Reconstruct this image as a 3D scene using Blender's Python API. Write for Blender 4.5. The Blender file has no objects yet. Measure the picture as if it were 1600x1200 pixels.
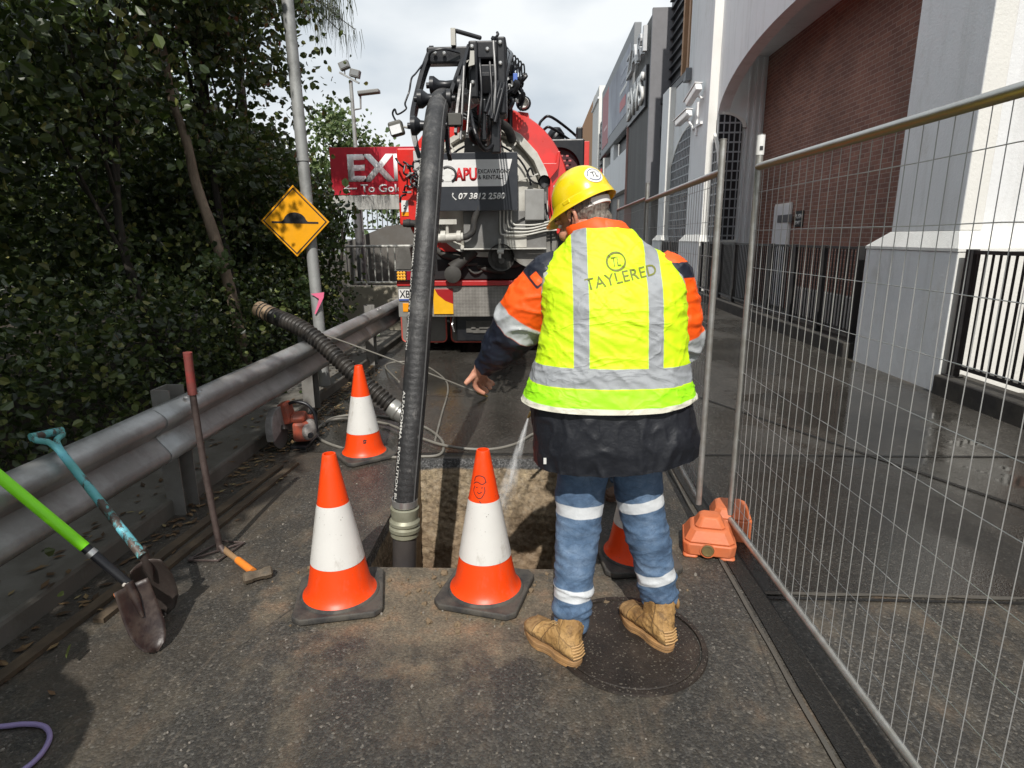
import bpy, bmesh, math, random
import numpy as np
from mathutils import Vector, Matrix, noise
from mathutils.bvhtree import BVHTree
R = math.radians
random.seed(7); rng = np.random.default_rng(7)
scene = bpy.context.scene
COL = scene.collection

# ------------------------------------------------------------------ camera
cd = bpy.data.cameras.new('camera'); cam = bpy.data.objects.new('camera', cd); COL.objects.link(cam)
cd.sensor_width = 36.0; cd.lens = 36.0 * 950 / 1600; cd.clip_start = 0.05; cd.clip_end = 3000
p_, y_, r_ = R(13.589), R(-2.405), R(-0.51)
f_ = Vector((math.sin(y_) * math.cos(p_), math.cos(y_) * math.cos(p_), -math.sin(p_)))
rt = f_.cross(Vector((0, 0, 1))).normalized(); up = rt.cross(f_)
rr = math.cos(r_) * rt + math.sin(r_) * up; uu = -math.sin(r_) * rt + math.cos(r_) * up
m = Matrix((rr, uu, -f_)).transposed().to_4x4(); m.translation = (0, 0, 1.58)
cam.matrix_world = m
scene.camera = cam

# ------------------------------------------------------------------ sky and sun
SUN_EL = R(45.5); SUN_AZ = R(0.8)       # light travels along +y
w = bpy.data.worlds.new('World'); scene.world = w; w.use_nodes = True
nt = w.node_tree; nt.nodes.clear()
N = nt.nodes.new; L = nt.links.new
out = N('ShaderNodeOutputWorld'); bg = N('ShaderNodeBackground'); bg.inputs['Strength'].default_value = 0.12
sky = N('ShaderNodeTexSky'); sky.sky_type = 'NISHITA'; sky.sun_disc = False
sky.sun_elevation = SUN_EL; sky.sun_rotation = R(180) + SUN_AZ; sky.air_density = 1.0; sky.dust_density = 1.5
tc = N('ShaderNodeTexCoord'); mp = N('ShaderNodeMapping'); mp.inputs['Scale'].default_value = (1, 1, 2.2)
n1 = N('ShaderNodeTexNoise'); n1.inputs['Scale'].default_value = 2.3; n1.inputs['Detail'].default_value = 7; n1.inputs['Roughness'].default_value = .52
n1.inputs['Distortion'].default_value = .25
r1 = N('ShaderNodeValToRGB'); r1.color_ramp.elements[0].position = .26; r1.color_ramp.elements[1].position = .42
n2 = N('ShaderNodeTexNoise'); n2.inputs['Scale'].default_value = 2.6; n2.inputs['Detail'].default_value = 6; n2.inputs['Roughness'].default_value = .45
r2 = N('ShaderNodeValToRGB')
r2.color_ramp.elements[0].position = .36; r2.color_ramp.elements[0].color = (4.2, 4.9, 5.6, 1)
r2.color_ramp.elements[1].position = .62; r2.color_ramp.elements[1].color = (8.0, 8.3, 8.5, 1)
mx = N('ShaderNodeMixRGB')
L(tc.outputs['Generated'], mp.inputs['Vector']); L(mp.outputs[0], n1.inputs['Vector']); L(mp.outputs[0], n2.inputs['Vector'])
L(n1.outputs['Fac'], r1.inputs['Fac']); L(n2.outputs['Fac'], r2.inputs['Fac'])
L(r1.outputs['Color'], mx.inputs['Fac']); L(sky.outputs[0], mx.inputs['Color1']); L(r2.outputs['Color'], mx.inputs['Color2'])
L(mx.outputs[0], bg.inputs['Color']); L(bg.outputs[0], out.inputs['Surface'])

sd = bpy.data.lights.new('sun', 'SUN'); sun = bpy.data.objects.new('sun', sd); COL.objects.link(sun)
sd.energy = 4.5; sd.angle = R(0.5); sd.color = (1.0, .955, .89)
dirv = Vector((math.sin(SUN_AZ) * math.cos(SUN_EL), math.cos(SUN_AZ) * math.cos(SUN_EL), -math.sin(SUN_EL)))
sun.rotation_euler = dirv.to_track_quat('-Z', 'Y').to_euler(); sun.location = (0, -20, 30)
scene.view_settings.view_transform = 'Standard'; scene.view_settings.look = 'None'
scene.view_settings.exposure = 0.0; scene.view_settings.gamma = 1.0

# ------------------------------------------------------------------ helpers
ORI = {}                                   # world origin of every object built
def tag(o, label=None, cat=None, group=None, kind=None):
    if label: o['label'] = label
    if cat: o['category'] = cat
    if group: o['group'] = group
    if kind: o['kind'] = kind
    return o
def thing(name, label, cat, loc=(0, 0, 0), group=None):
    o = bpy.data.objects.new(name, None); COL.objects.link(o); o.empty_display_size = .1
    o.location = loc; ORI[o.name] = Vector(loc)
    return tag(o, label, cat, group)
def obj(name, bm, mat, parent=None, smooth=None, loc=None, bevel=0, label=None, solid=0):
    me = bpy.data.meshes.new(name)
    base = ORI[parent.name] if parent else Vector(loc or (0, 0, 0))
    if isinstance(bm, bmesh.types.BMesh):
        if base.length: bmesh.ops.translate(bm, vec=-base, verts=bm.verts[:])
        bm.to_mesh(me); bm.free()
    else:
        v, f = bm
        v = np.asarray(v, dtype=float) - np.array(base)
        me.from_pydata(v.tolist(), [], f if isinstance(f, list) else f.tolist())
    for mt in (mat if isinstance(mat, (list, tuple)) else [mat]): me.materials.append(mt)
    o = bpy.data.objects.new(name, me); COL.objects.link(o)
    if parent: o.parent = parent
    else: o.location = base
    ORI[o.name] = base.copy()
    if smooth is not None and len(me.polygons):
        me.shade_smooth(); me.set_sharp_from_angle(angle=R(smooth))
    if solid:
        md = o.modifiers.new('s', 'SOLIDIFY'); md.thickness = solid; md.offset = 0
    if bevel:
        md = o.modifiers.new('b', 'BEVEL'); md.width = bevel; md.segments = 2; md.limit_method = 'ANGLE'; md.angle_limit = R(40)
    if label: o['label'] = label
    return o
def copy_tree(o, parent=None):
    c = o.copy(); COL.objects.link(c)
    if parent: c.parent = parent
    for ch in list(o.children): copy_tree(ch, c)
    return c
def NB(): return bmesh.new()
def box(bm, c, s, rot=None):
    M = Matrix.Translation(c) @ (rot.to_4x4() if rot else Matrix.Identity(4)) @ Matrix.Diagonal((s[0], s[1], s[2], 1))
    return bmesh.ops.create_cube(bm, size=1, matrix=M)['verts']
def bx(bm, a, b):
    return box(bm, [(a[i] + b[i]) / 2 for i in range(3)], [abs(b[i] - a[i]) for i in range(3)])
def frames(P):
    n = len(P); T = []
    for i in range(n):
        t = (P[min(i + 1, n - 1)] - P[max(i - 1, 0)])
        T.append(t.normalized() if t.length > 1e-9 else Vector((0, 0, 1)))
    ref = Vector((0, 0, 1)) if abs(T[0].z) < .9 else Vector((0, 1, 0))
    U = []; u = (ref - T[0] * ref.dot(T[0])).normalized()
    for t in T:
        u = (u - t * u.dot(t))
        u = u.normalized() if u.length > 1e-6 else t.orthogonal().normalized()
        U.append((u, t.cross(u)))
    return T, U
def tube(bm, pts, r, seg=10, caps=True, ry=None):
    P = [Vector(p) for p in pts]; T, U = frames(P)
    rs = r if isinstance(r, (list, tuple)) else [r] * len(P)
    rings = []
    for i, p in enumerate(P):
        a, b = rs[i] if isinstance(rs[i], tuple) else (rs[i], rs[i])
        rings.append([bm.verts.new(p + U[i][0] * a * math.cos(2 * math.pi * k / seg) + U[i][1] * b * math.sin(2 * math.pi * k / seg)) for k in range(seg)])
    for i in range(len(rings) - 1):
        for k in range(seg):
            bm.faces.new((rings[i][k], rings[i][(k + 1) % seg], rings[i + 1][(k + 1) % seg], rings[i + 1][k]))
    if caps:
        bm.faces.new(rings[0][::-1]); bm.faces.new(rings[-1])
    return rings
def curve(pts, n=8):
    """Catmull-Rom through pts"""
    P = [Vector(p) for p in pts]; P = [2 * P[0] - P[1]] + P + [2 * P[-1] - P[-2]]; o = []
    for i in range(1, len(P) - 2):
        for k in range(n):
            t = k / n; a, b, c, d = P[i - 1], P[i], P[i + 1], P[i + 2]
            o.append(.5 * ((2 * b) + (c - a) * t + (2 * a - 5 * b + 4 * c - d) * t * t + (3 * b - a - 3 * c + d) * t ** 3))
    o.append(P[-2]); return o
def lathe(bm, prof, seg=24, M=None, caps=True):
    M = M or Matrix.Identity(4); rings = []
    for r, z in prof:
        rings.append([bm.verts.new(M @ Vector((r * math.cos(2 * math.pi * k / seg), r * math.sin(2 * math.pi * k / seg), z))) for k in range(seg)])
    for i in range(len(rings) - 1):
        for k in range(seg):
            bm.faces.new((rings[i][k], rings[i][(k + 1) % seg], rings[i + 1][(k + 1) % seg], rings[i + 1][k]))
    if caps:
        bm.faces.new(rings[0][::-1]); bm.faces.new(rings[-1])
def prism(bm, poly, th, M):
    """poly in local xy, extruded +-th/2 along local z"""
    a = [bm.verts.new(M @ Vector((x, y, -th / 2))) for x, y in poly]; b = [bm.verts.new(M @ Vector((x, y, th / 2))) for x, y in poly]
    n = len(poly)
    bm.faces.new(a[::-1]); bm.faces.new(b)
    for i in range(n): bm.faces.new((a[i], a[(i + 1) % n], b[(i + 1) % n], b[i]))
# planes: local xy -> world. 'back' plane faces -y (towards camera): x->X, y->Z, z-> -Y ; 'road' plane faces -x
def PB(x, y, z): return Matrix(((1, 0, 0, x), (0, 0, -1, y), (0, 1, 0, z), (0, 0, 0, 1)))
def PR(x, y, z): return Matrix(((0, 0, -1, x), (-1, 0, 0, y), (0, 1, 0, z), (0, 0, 0, 1)))   # local x -> -Y, y -> Z, normal -X
def PG(x, y, z): return Matrix.Translation((x, y, z))
def mesh_of(o):
    dg = bpy.context.evaluated_depsgraph_get(); dg.update()
    return bpy.data.meshes.new_from_object(o.evaluated_get(dg))
def text_mesh(s, w_, h_, bold=0.0, shear=0.0, ext=0.0, align='C', space=1.0):
    cu = bpy.data.curves.new('t', 'FONT'); cu.body = s; cu.size = 1; cu.offset = bold; cu.shear = shear; cu.space_character = space
    cu.resolution_u = 3; cu.space_line = 1
    o = bpy.data.objects.new('t', cu); COL.objects.link(o); me = mesh_of(o); bpy.data.objects.remove(o)
    bm = NB(); bm.from_mesh(me); bpy.data.meshes.remove(me)
    xs = [v.co.x for v in bm.verts]; ys = [v.co.y for v in bm.verts]
    sx = w_ / (max(xs) - min(xs)); sy = h_ / (max(ys) - min(ys)); ox = (max(xs) + min(xs)) / 2; oy = (max(ys) + min(ys)) / 2
    for v in bm.verts: v.co = Vector(((v.co.x - ox) * sx, (v.co.y - oy) * sy, 0))
    if ext:
        r_ = bmesh.ops.extrude_face_region(bm, geom=bm.faces[:])
        bmesh.ops.translate(bm, vec=(0, 0, ext), verts=[e for e in r_['geom'] if isinstance(e, bmesh.types.BMVert)])
    return bm
def text(name, s, w_, h_, M, mat, parent, bold=0.02, shear=0, ext=0.001, space=1.0):
    bm = text_mesh(s, w_, h_, bold, shear, ext, space=space); bm.transform(M); return obj(name, bm, mat, parent)
def join(bms):
    o = NB()
    for b in bms:
        me = bpy.data.meshes.new('j'); b.to_mesh(me); b.free(); o.from_mesh(me); bpy.data.meshes.remove(me)
    return o

# ------------------------------------------------------------------ materials
class NT:
    def __init__(s, name):
        s.m = bpy.data.materials.new(name); s.m.use_nodes = True; s.t = s.m.node_tree
        s.b = s.t.nodes['Principled BSDF']; s.tc = s.t.nodes.new('ShaderNodeTexCoord')
    def n(s, typ, **kw):
        x = s.t.nodes.new(typ)
        for k, v in kw.items():
            if k in x.inputs: s.put(x.inputs[k], v)
            else: setattr(x, k, v)
        return x
    def put(s, inp, v):
        if hasattr(v, 'links') or isinstance(v, bpy.types.NodeSocket): s.t.links.new(v, inp)
        else: inp.default_value = v
    def vec(s, scale=(1, 1, 1), src='Object', loc=(0, 0, 0), rot=(0, 0, 0)):
        x = s.n('ShaderNodeMapping'); s.put(x.inputs['Vector'], s.tc.outputs[src]); x.inputs['Scale'].default_value = scale
        x.inputs['Location'].default_value = loc; x.inputs['Rotation'].default_value = rot
        return x.outputs[0]
    def noise(s, scale=5, detail=4, rough=.55, vec=None, dist=0):
        x = s.n('ShaderNodeTexNoise'); x.inputs['Scale'].default_value = scale; x.inputs['Detail'].default_value = detail
        x.inputs['Roughness'].default_value = rough; x.inputs['Distortion'].default_value = dist
        s.put(x.inputs['Vector'], vec if vec is not None else s.tc.outputs['Object']); return x.outputs['Fac']
    def vor(s, scale=5, feat='F1', out='Color', vec=None, rnd=1):
        x = s.n('ShaderNodeTexVoronoi'); x.feature = feat; x.inputs['Scale'].default_value = scale; x.inputs['Randomness'].default_value = rnd
        s.put(x.inputs['Vector'], vec if vec is not None else s.tc.outputs['Object']); return x.outputs[out]
    def ramp(s, fac, els, interp='LINEAR'):
        x = s.n('ShaderNodeValToRGB'); cr = x.color_ramp; cr.interpolation = interp
        while len(cr.elements) < len(els): cr.elements.new(.5)
        for e, (p, c) in zip(cr.elements, els):
            e.position = p; e.color = (c, c, c, 1) if isinstance(c, (int, float)) else (*c, 1)
        s.put(x.inputs['Fac'], fac); return x.outputs['Color']
    def mix(s, fac, a, b, mode='MIX'):
        x = s.n('ShaderNodeMixRGB'); x.blend_type = mode
        s.put(x.inputs['Fac'], fac)
        for k, v in (('Color1', a), ('Color2', b)):
            if isinstance(v, (tuple, list)): v = (*v[:3], 1)
            elif isinstance(v, (int, float)): v = (v, v, v, 1)
            s.put(x.inputs[k], v)
        return x.outputs[0]
    def math(s, op, a, b=0, c=0, clamp=False):
        x = s.n('ShaderNodeMath'); x.operation = op; x.use_clamp = clamp
        s.put(x.inputs[0], a); s.put(x.inputs[1], b)
        if op in ('MULTIPLY_ADD', 'SMOOTH_MIN', 'COMPARE'): s.put(x.inputs[2], c)
        return x.outputs[0]
    def band(s, v, lo, hi, soft=.0015):
        x = s.n('ShaderNodeMapRange'); x.inputs['From Min'].default_value = lo - soft; x.inputs['From Max'].default_value = lo + soft; s.put(x.inputs['Value'], v)
        y = s.n('ShaderNodeMapRange'); y.inputs['From Min'].default_value = hi - soft; y.inputs['From Max'].default_value = hi + soft
        y.inputs['To Min'].default_value = 1; y.inputs['To Max'].default_value = 0; s.put(y.inputs['Value'], v)
        return s.math('MULTIPLY', x.outputs[0], y.outputs[0])
    def xyz(s, vec=None):
        x = s.n('ShaderNodeSeparateXYZ'); s.put(x.inputs[0], vec if vec is not None else s.tc.outputs['Object']); return x.outputs
    def attr(s, name):
        x = s.n('ShaderNodeAttribute'); x.attribute_name = name; return x.outputs['Fac']
    def bump(s, h, strength=.3, dist=.01, normal=None):
        x = s.n('ShaderNodeBump'); s.put(x.inputs['Strength'], strength); x.inputs['Distance'].default_value = dist
        s.put(x.inputs['Height'], h)
        if normal is not None: s.put(x.inputs['Normal'], normal)
        return x.outputs[0]
    def set(s, **kw):
        for k, v in kw.items():
            k = k.replace('_', ' ')
            if k == 'Base Color' and isinstance(v, (tuple, list)): v = (*v[:3], 1)
            s.put(s.b.inputs[k], v)
        return s.m
CACHE = {}
def M(name, col, rough=.6, metal=0.0, var=.18, vs=6, bump=.15, bs=60, bd=.003, dirt=0.0, dirtcol=(.09, .075, .06), ds=4, coat=0, spec=.5):
    """plain painted/cast surface: slight tone change, grime patches, fine bump"""
    k = (name,)
    if k in CACHE: return CACHE[k]
    s = NT(name)
    n = s.noise(vs, 5, .6)
    c = s.mix(n, tuple(max(0, x * (1 - var)) for x in col), tuple(min(1, x * (1 + var)) for x in col))
    if dirt:
        d = s.ramp(s.noise(ds, 8, .65), [(.5 - .25 * dirt, 0), (.62 - .1 * dirt, 1)])
        c = s.mix(s.math('MULTIPLY', d, min(1, dirt * .9)), c, dirtcol)
    rg = s.math('MULTIPLY_ADD', s.noise(vs * 2.3, 4), .3, rough - .15, clamp=True)
    s.set(Base_Color=c, Roughness=rg, Metallic=metal)
    if coat: s.set(Coat_Weight=coat, Coat_Roughness=.15)
    s.b.inputs['Specular IOR Level'].default_value = spec
    if bump: s.set(Normal=s.bump(s.noise(bs, 4), bump, bd))
    CACHE[k] = s.m; return s.m
# ------------------------------------------------------------------ ground, trench, kerb
HX0, HX1, HY0, HY1 = -.86, .26, 2.68, 4.20
def asphalt(name, base=.056, wet=.35, dirt=True, agg=120, rough=.62, bst=.55):
    s = NT(name); v = s.tc.outputs['Object']
    cell = s.vor(agg, out='Color'); cs = s.n('ShaderNodeSeparateColor'); s.put(cs.inputs[0], cell)
    tone = s.ramp(cs.outputs[0], [(0, base * .6), (.55, base), (.86, base * 1.45), (.97, base * 2.0), (1.0, base * 3.4)])
    fine = s.noise(260, 3, .6); tone = s.mix(.5, tone, s.ramp(fine, [(.3, .3), (.7, 1.0)]), 'MULTIPLY')
    tint = s.mix(cs.outputs[1], (1.02, .97, .88), (1.12, 1.0, .82))
    c = s.mix(1, tone, tint, 'MULTIPLY')
    big = s.noise(1.1, 6, .62); c = s.mix(1, c, s.ramp(big, [(.3, .62), (.55, 1.0), (.75, 1.35)]), 'MULTIPLY')
    stre = s.noise(1.7, 7, .7, vec=s.vec((3.0, .5, 1)))
    if dirt:
        x, y, z = s.xyz()
        # tan mud round the near lip of the trench
        dx = s.math('MULTIPLY', s.math('SUBTRACT', x, -.42), 1.15); dy = s.math('MULTIPLY', s.math('SUBTRACT', y, 2.42), 1.9)
        dd = s.math('SQRT', s.math('ADD', s.math('MULTIPLY', dx, dx), s.math('MULTIPLY', dy, dy)))
        nn = s.noise(4.5, 8, .68)
        near = s.math('ADD', s.math('MULTIPLY', nn, 1.5), s.math('MULTIPLY', dd, -.62))
        mk = s.ramp(near, [(.12, 0), (.34, .6), (.52, 1)])
        mudc = s.ramp(s.noise(7, 6, .6), [(.3, (.125, .105, .078)), (.5, (.19, .155, .108)), (.66, (.26, .175, .11))])
        grit = s.mix(.55, mudc, s.ramp(cs.outputs[2], [(.2, .45), (1, 1.25)]), 'MULTIPLY')
        c = s.mix(s.math('MULTIPLY', mk, .88), c, grit)
        sc = s.ramp(s.noise(2.3, 8, .72, vec=s.vec((1.6, .8, 1), loc=(3.1, 1.2, 0), rot=(0, 0, R(-24)))), [(.49, 0), (.66, 1)])
        c = s.mix(s.math('MULTIPLY', sc, .42), c, grit)
        ck = s.ramp(s.vor(.9, feat='DISTANCE_TO_EDGE', out='Distance', vec=s.vec((1, .55, 1), loc=(.3, .2, 0))), [(.0, 1), (.006, 0)]); ckm = s.ramp(s.noise(1.6, 5, .7), [(.52, 0), (.60, 1)])
        c = s.mix(s.math('MULTIPLY', s.math('MULTIPLY', ck, ckm), .7), c, (.012, .011, .010))
        # dusty band beside the kerb
        kb = s.band(x, -2.2, -1.35, .25); sc2 = s.ramp(s.noise(3.2, 8, .7), [(.40, 0), (.62, 1)])
        c = s.mix(s.math('MULTIPLY', s.math('MULTIPLY', kb, sc2), .55), c, (.085, .068, .05))
        # raked scratches running with the lane
        sl = s.ramp(s.noise(26, 2, .5, vec=s.vec((1.0, .06, 1), rot=(0, 0, R(-40)))), [(.66, 0), (.72, 1)])
        c = s.mix(s.math('MULTIPLY', sl, s.math('MULTIPLY', sc2, .35)), c, (.16, .13, .1))
    wt = s.ramp(s.noise(.9, 5, .6, vec=s.vec((1, .6, 1), loc=(.7, 0, 0))), [(.38, 0), (.54, 1)])
    rg = s.mix(s.math('MULTIPLY', wt, wet), rough + .05, rough - .42)
    rg = s.math('ADD', rg, s.math('MULTIPLY', s.math('SUBTRACT', fine, .5), .25), clamp=True)
    if not dirt:
        x, y, z = s.xyz(); ax = s.math('MULTIPLY', s.math('SUBTRACT', x, 2.75), .55); ay = s.math('MULTIPLY', s.math('SUBTRACT', y, 5.3), .30)
        pd = s.math('ADD', s.math('MULTIPLY', s.noise(1.8, 5, .6), 1.3), s.math('MULTIPLY', s.math('SQRT', s.math('ADD', s.math('MULTIPLY', ax, ax), s.math('MULTIPLY', ay, ay))), -.75)); pd = s.ramp(pd, [(.34, 0), (.46, 1)])
        rg = s.mix(pd, rg, .045); c = s.mix(s.math('MULTIPLY', pd, .35), c, (.012, .012, .011)); bst = s.math('MULTIPLY_ADD', pd, -bst * .9, bst)
    if dirt:
        wl = s.band(s.xyz()[1], 2.9, 60, .25)
        rg = s.mix(s.math('MULTIPLY', wl, .55), rg, .32)
    h = s.math('ADD', s.math('MULTIPLY', s.vor(agg, out='Distance'), -.9), s.math('MULTIPLY', s.noise(agg * 2, 3), .6))
    b = s.bump(h, bst, .004); b = s.bump(s.noise(6, 5), .25 if dirt else .05, .02, b)
    return s.set(Base_Color=c, Roughness=rg, Normal=b)
A_near = asphalt('asphalt')
A_wet = asphalt('asphalt_wet', base=.034, wet=1, dirt=False, agg=150, rough=.50, bst=.2)
A_far = asphalt('asphalt_far', base=.052, wet=1, dirt=False, agg=150, rough=.48, bst=.14)
A_seam = asphalt('asphalt_seam', base=.014, wet=.3, dirt=False, agg=150, rough=.6)

def sheet(bm, x0, y0, x1, y1, z):
    bm.faces.new([bm.verts.new(p) for p in ((x0, y0, z), (x1, y0, z), (x1, y1, z), (x0, y1, z))])
# one ground sheet reaching the horizon with the trench cut out of it
bm = NB(); xs = [-600, HX0, HX1, 600]; ys = [-60, HY0, HY1, 1500]
for i in range(3):
    for j in range(3):
        if not (i == 1 and j == 1): sheet(bm, xs[i], ys[j], xs[i + 1], ys[j + 1], 0)
bmesh.ops.remove_doubles(bm, verts=bm.verts[:], dist=1e-5)
tag(obj('ground', bm, A_near), kind='structure')
bm = NB(); sheet(bm, 1.02, 2.49, 4.0, 4.285, .004)
tag(obj('road_patch', bm, A_wet), kind='structure')
bm = NB()
sheet(bm, 1.02, 4.285, 4.0, 26, .004); sheet(bm, -2.13, 4.31, 1.02, 26, .004)
tag(obj('road', bm, A_far), kind='structure')
# sealed joints between the slabs: ragged thin strips
def strip(bm, a, b, w0, z, n=60, jit=.3):
    a = Vector(a); b = Vector(b); t = (b - a).normalized(); s_ = Vector((-t.y, t.x)); vs = []
    for i in range(n + 1):
        p = a.lerp(b, i / n); k = 1 + jit * noise.noise(Vector((i * .35, a.x * 3, w0 * 9))); k2 = 1 + jit * noise.noise(Vector((i * .35 + 40, a.y, 1)))
        q0 = p + s_ * w0 * .5 * k; q1 = p - s_ * w0 * .5 * k2
        vs.append((bm.verts.new((q0.x, q0.y, z)), bm.verts.new((q1.x, q1.y, z))))
    for i in range(n): bm.faces.new((vs[i][1], vs[i + 1][1], vs[i + 1][0], vs[i][0]))
bm = NB(); strip(bm, (.985, .3), (.985, 14), .085, .008); strip(bm, (1.0, 4.285), (4.0, 4.285), .03, .008)
strip(bm, (1.35, 6.5), (3.4, 2.3), .035, .0095); strip(bm, (1.03, 2.455), (4.0, 2.42), .018, .008)
strip(bm, (-1.0, 4.27), (.9, 4.27), .02, .0095)
tag(obj('road_joint', bm, A_seam), kind='structure')
conc = M('concrete', (.22, .212, .19), .85, var=.35, vs=3, bump=.5, bs=90, dirt=.75, dirtcol=(.08, .07, .055), ds=3)
bm = NB(); strip(bm, (.915, .3), (.915, 14), .016, .009, n=120, jit=.9); strip(bm, (1.03, 2.49), (4.0, 2.46), .022, .009, n=120, jit=.9)
tag(obj('concrete_edging', bm, M('pale_joint', (.075, .07, .06), .8, var=.5, vs=9, bump=.5, dirt=.5)), kind='structure')

# trench
def earth():
    s = NT('earth'); x, y, z = s.xyz()
    n = s.noise(5, 8, .65); n2 = s.noise(28, 6, .6)
    c = s.ramp(n, [(.3, (.15, .11, .068)), (.5, (.27, .205, .13)), (.68, (.38, .30, .19))])
    c = s.mix(.75, c, s.ramp(n2, [(.32, .35), (.62, 1.3)]), 'MULTIPLY'); pc = s.n('ShaderNodeSeparateColor'); s.put(pc.inputs[0], s.vor(48)); c = s.mix(s.ramp(pc.outputs[0], [(.75, 0), (.95, .5)]), c, (.40, .33, .24))
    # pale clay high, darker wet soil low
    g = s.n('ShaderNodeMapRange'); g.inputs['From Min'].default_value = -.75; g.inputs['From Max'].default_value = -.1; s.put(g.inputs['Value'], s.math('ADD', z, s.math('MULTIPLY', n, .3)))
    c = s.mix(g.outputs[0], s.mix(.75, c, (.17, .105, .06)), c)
    cell = s.vor(110, out='Color'); cs = s.n('ShaderNodeSeparateColor'); s.put(cs.inputs[0], cell)
    asp = s.ramp(cs.outputs[0], [(0, .04), (.6, .085), (1, .19)])
    lip = s.band(s.math('ADD', z, s.math('MULTIPLY', s.noise(6, 4), .05)), -.050, 9, .008)
    c = s.mix(lip, c, asp)
    pb = s.vor(42, out='Distance'); b = s.bump(s.noise(22, 8, .7), .8, .04); b = s.bump(pb, -.6, .012, b); b = s.bump(s.noise(110, 3), .6, .006, b)
    return s.set(Base_Color=c, Roughness=s.math('MULTIPLY_ADD', s.noise(9), .5, .38), Normal=b)
def rough_grid(bm, o, u, v, n, m_, amp, nrm, fr=5.0, hold_top=True):
    o, u, v, nrm = Vector(o), Vector(u), Vector(v), Vector(nrm); g = []
    for i in range(n + 1):
        row = []
        for j in range(m_ + 1):
            p = o + u * (i / n) + v * (j / m_)
            k = min(1, j / m_ * 6) if hold_top else 1
            d = noise.fractal(p * fr, .8, 2.2, 6) * amp + noise.noise(p * 26) * amp * .35 + noise.noise(p * 60) * amp * .18
            row.append(bm.verts.new(p + nrm * d * k))
        g.append(row)
    for i in range(n):
        for j in range(m_): bm.faces.new((g[i][j], g[i][j + 1], g[i + 1][j + 1], g[i + 1][j]))
bm = NB(); D = 1.05
rough_grid(bm, (HX0, HY1, 0), (HX1 - HX0, 0, 0), (0, -.30, -D), 120, 110, .030, (0, -1, 0), fr=3.5)
rough_grid(bm, (HX0, HY0, 0), (0, HY1 - HY0, 0), (.03, 0, -D), 80, 60, .012, (1, 0, 0))
rough_grid(bm, (HX1, HY1, 0), (0, HY0 - HY1, 0), (-.22, 0, -D), 80, 60, .045, (-1, 0, 0))
rough_grid(bm, (HX1, HY0, 0), (HX0 - HX1, 0, 0), (0, .05, -D), 60, 40, .02, (0, 1, 0))
rough_grid(bm, (HX0 - .1, HY0 - .1, -D), (HX1 - HX0 + .2, 0, 0), (0, HY1 - HY0 + .2, 0), 60, 60, .04, (0, 0, 1), hold_top=False)
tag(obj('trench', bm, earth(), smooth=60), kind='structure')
# loose clods on the near lip
bm = NB()
for i in range(150):
    a = rng.normal(0, 1, 3); px = -.35 + a[0] * .33; py = 2.50 + a[1] * .16
    if HX0 < px < HX1 and py > HY0 - .01: continue
    r0 = abs(rng.normal(0, .006)) + .003
    vs = bmesh.ops.create_icosphere(bm, subdivisions=1, radius=r0, matrix=Matrix.Translation((px, py, r0 * .4)))['verts']
    for v in vs: v.co += Vector(rng.normal(0, r0 * .22, 3))
tag(obj('loose_soil', bm, M('clod', (.16, .115, .07), .9, var=.4, vs=40)), label=None, kind='stuff')

# stray gravel on the asphalt
bm = NB()
for i in range(420):
    px, py = rng.uniform(-1.9, .9), rng.uniform(1.2, 4.2)
    if HX0 - .02 < px < HX1 + .02 and HY0 - .02 < py < HY1 + .02: continue
    r0 = abs(rng.normal(0, .0022)) + .0016
    vs = bmesh.ops.create_icosphere(bm, subdivisions=1, radius=r0, matrix=Matrix.Translation((px, py, r0 * .5)))['verts']
    for v in vs: v.co += Vector(rng.normal(0, r0 * .25, 3))
tag(obj('gravel', bm, M('gravel_stone', (.20, .18, .155), .85, var=.6, vs=30)), kind='stuff')
# kerb behind the posts and the shaded verge
bm = NB(); bx(bm, (-2.52, -6, -.05), (-2.135, 12, .105))
tag(obj('kerb', bm, conc, bevel=.02), kind='structure')
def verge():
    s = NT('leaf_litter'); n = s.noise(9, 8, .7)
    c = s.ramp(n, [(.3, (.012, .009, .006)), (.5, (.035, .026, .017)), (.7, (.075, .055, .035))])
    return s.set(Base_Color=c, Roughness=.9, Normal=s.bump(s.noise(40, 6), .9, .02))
bm = NB()
rough_grid(bm, (-2.5, -8, .085), (-40, 0, .5), (0, 60, 0), 60, 140, .05, (0, 0, 1), fr=1.2, hold_top=False)
tag(obj('verge', bm, verge(), smooth=60), kind='structure')
# leaf litter scattered by the kerb
def scatter_leaves(bm, pts, size):
    for p in pts:
        a = rng.uniform(0, 6.28); s_ = size * rng.uniform(.5, 1.3); c, d = math.cos(a), math.sin(a); t = rng.uniform(-.3, .3)
        q = [(-1, 0, 0), (-.2, .38, .12), (.9, 0, t), (-.2, -.38, .1)]
        bm.faces.new([bm.verts.new((p[0] + (x * c - y * d) * s_, p[1] + (x * d + y * c) * s_, p[2] + .006 + abs(z) * s_)) for x, y, z in q])
bm = NB(); pts = [(-2.12 + abs(rng.normal(0, .13)), rng.uniform(1.2, 7.5), 0) for _ in range(420)]
pts += [(-2.3 + rng.normal(0, .1), rng.uniform(1.5, 8), .105) for _ in range(160)] + [(-1.9 + rng.normal(0, .15), 5.3 + rng.normal(0, .6), .004) for _ in range(160)]
scatter_leaves(bm, pts, .03)
s = NT('dead_leaf'); g = s.n('ShaderNodeNewGeometry')
s.set(Base_Color=s.ramp(g.outputs['Random Per Island'], [(0, (.05, .03, .015)), (.5, (.13, .075, .035)), (.85, (.22, .15, .07)), (1, (.3, .25, .12))]), Roughness=.8)
tag(obj('fallen_leaves', bm, s.m), kind='stuff')

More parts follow.
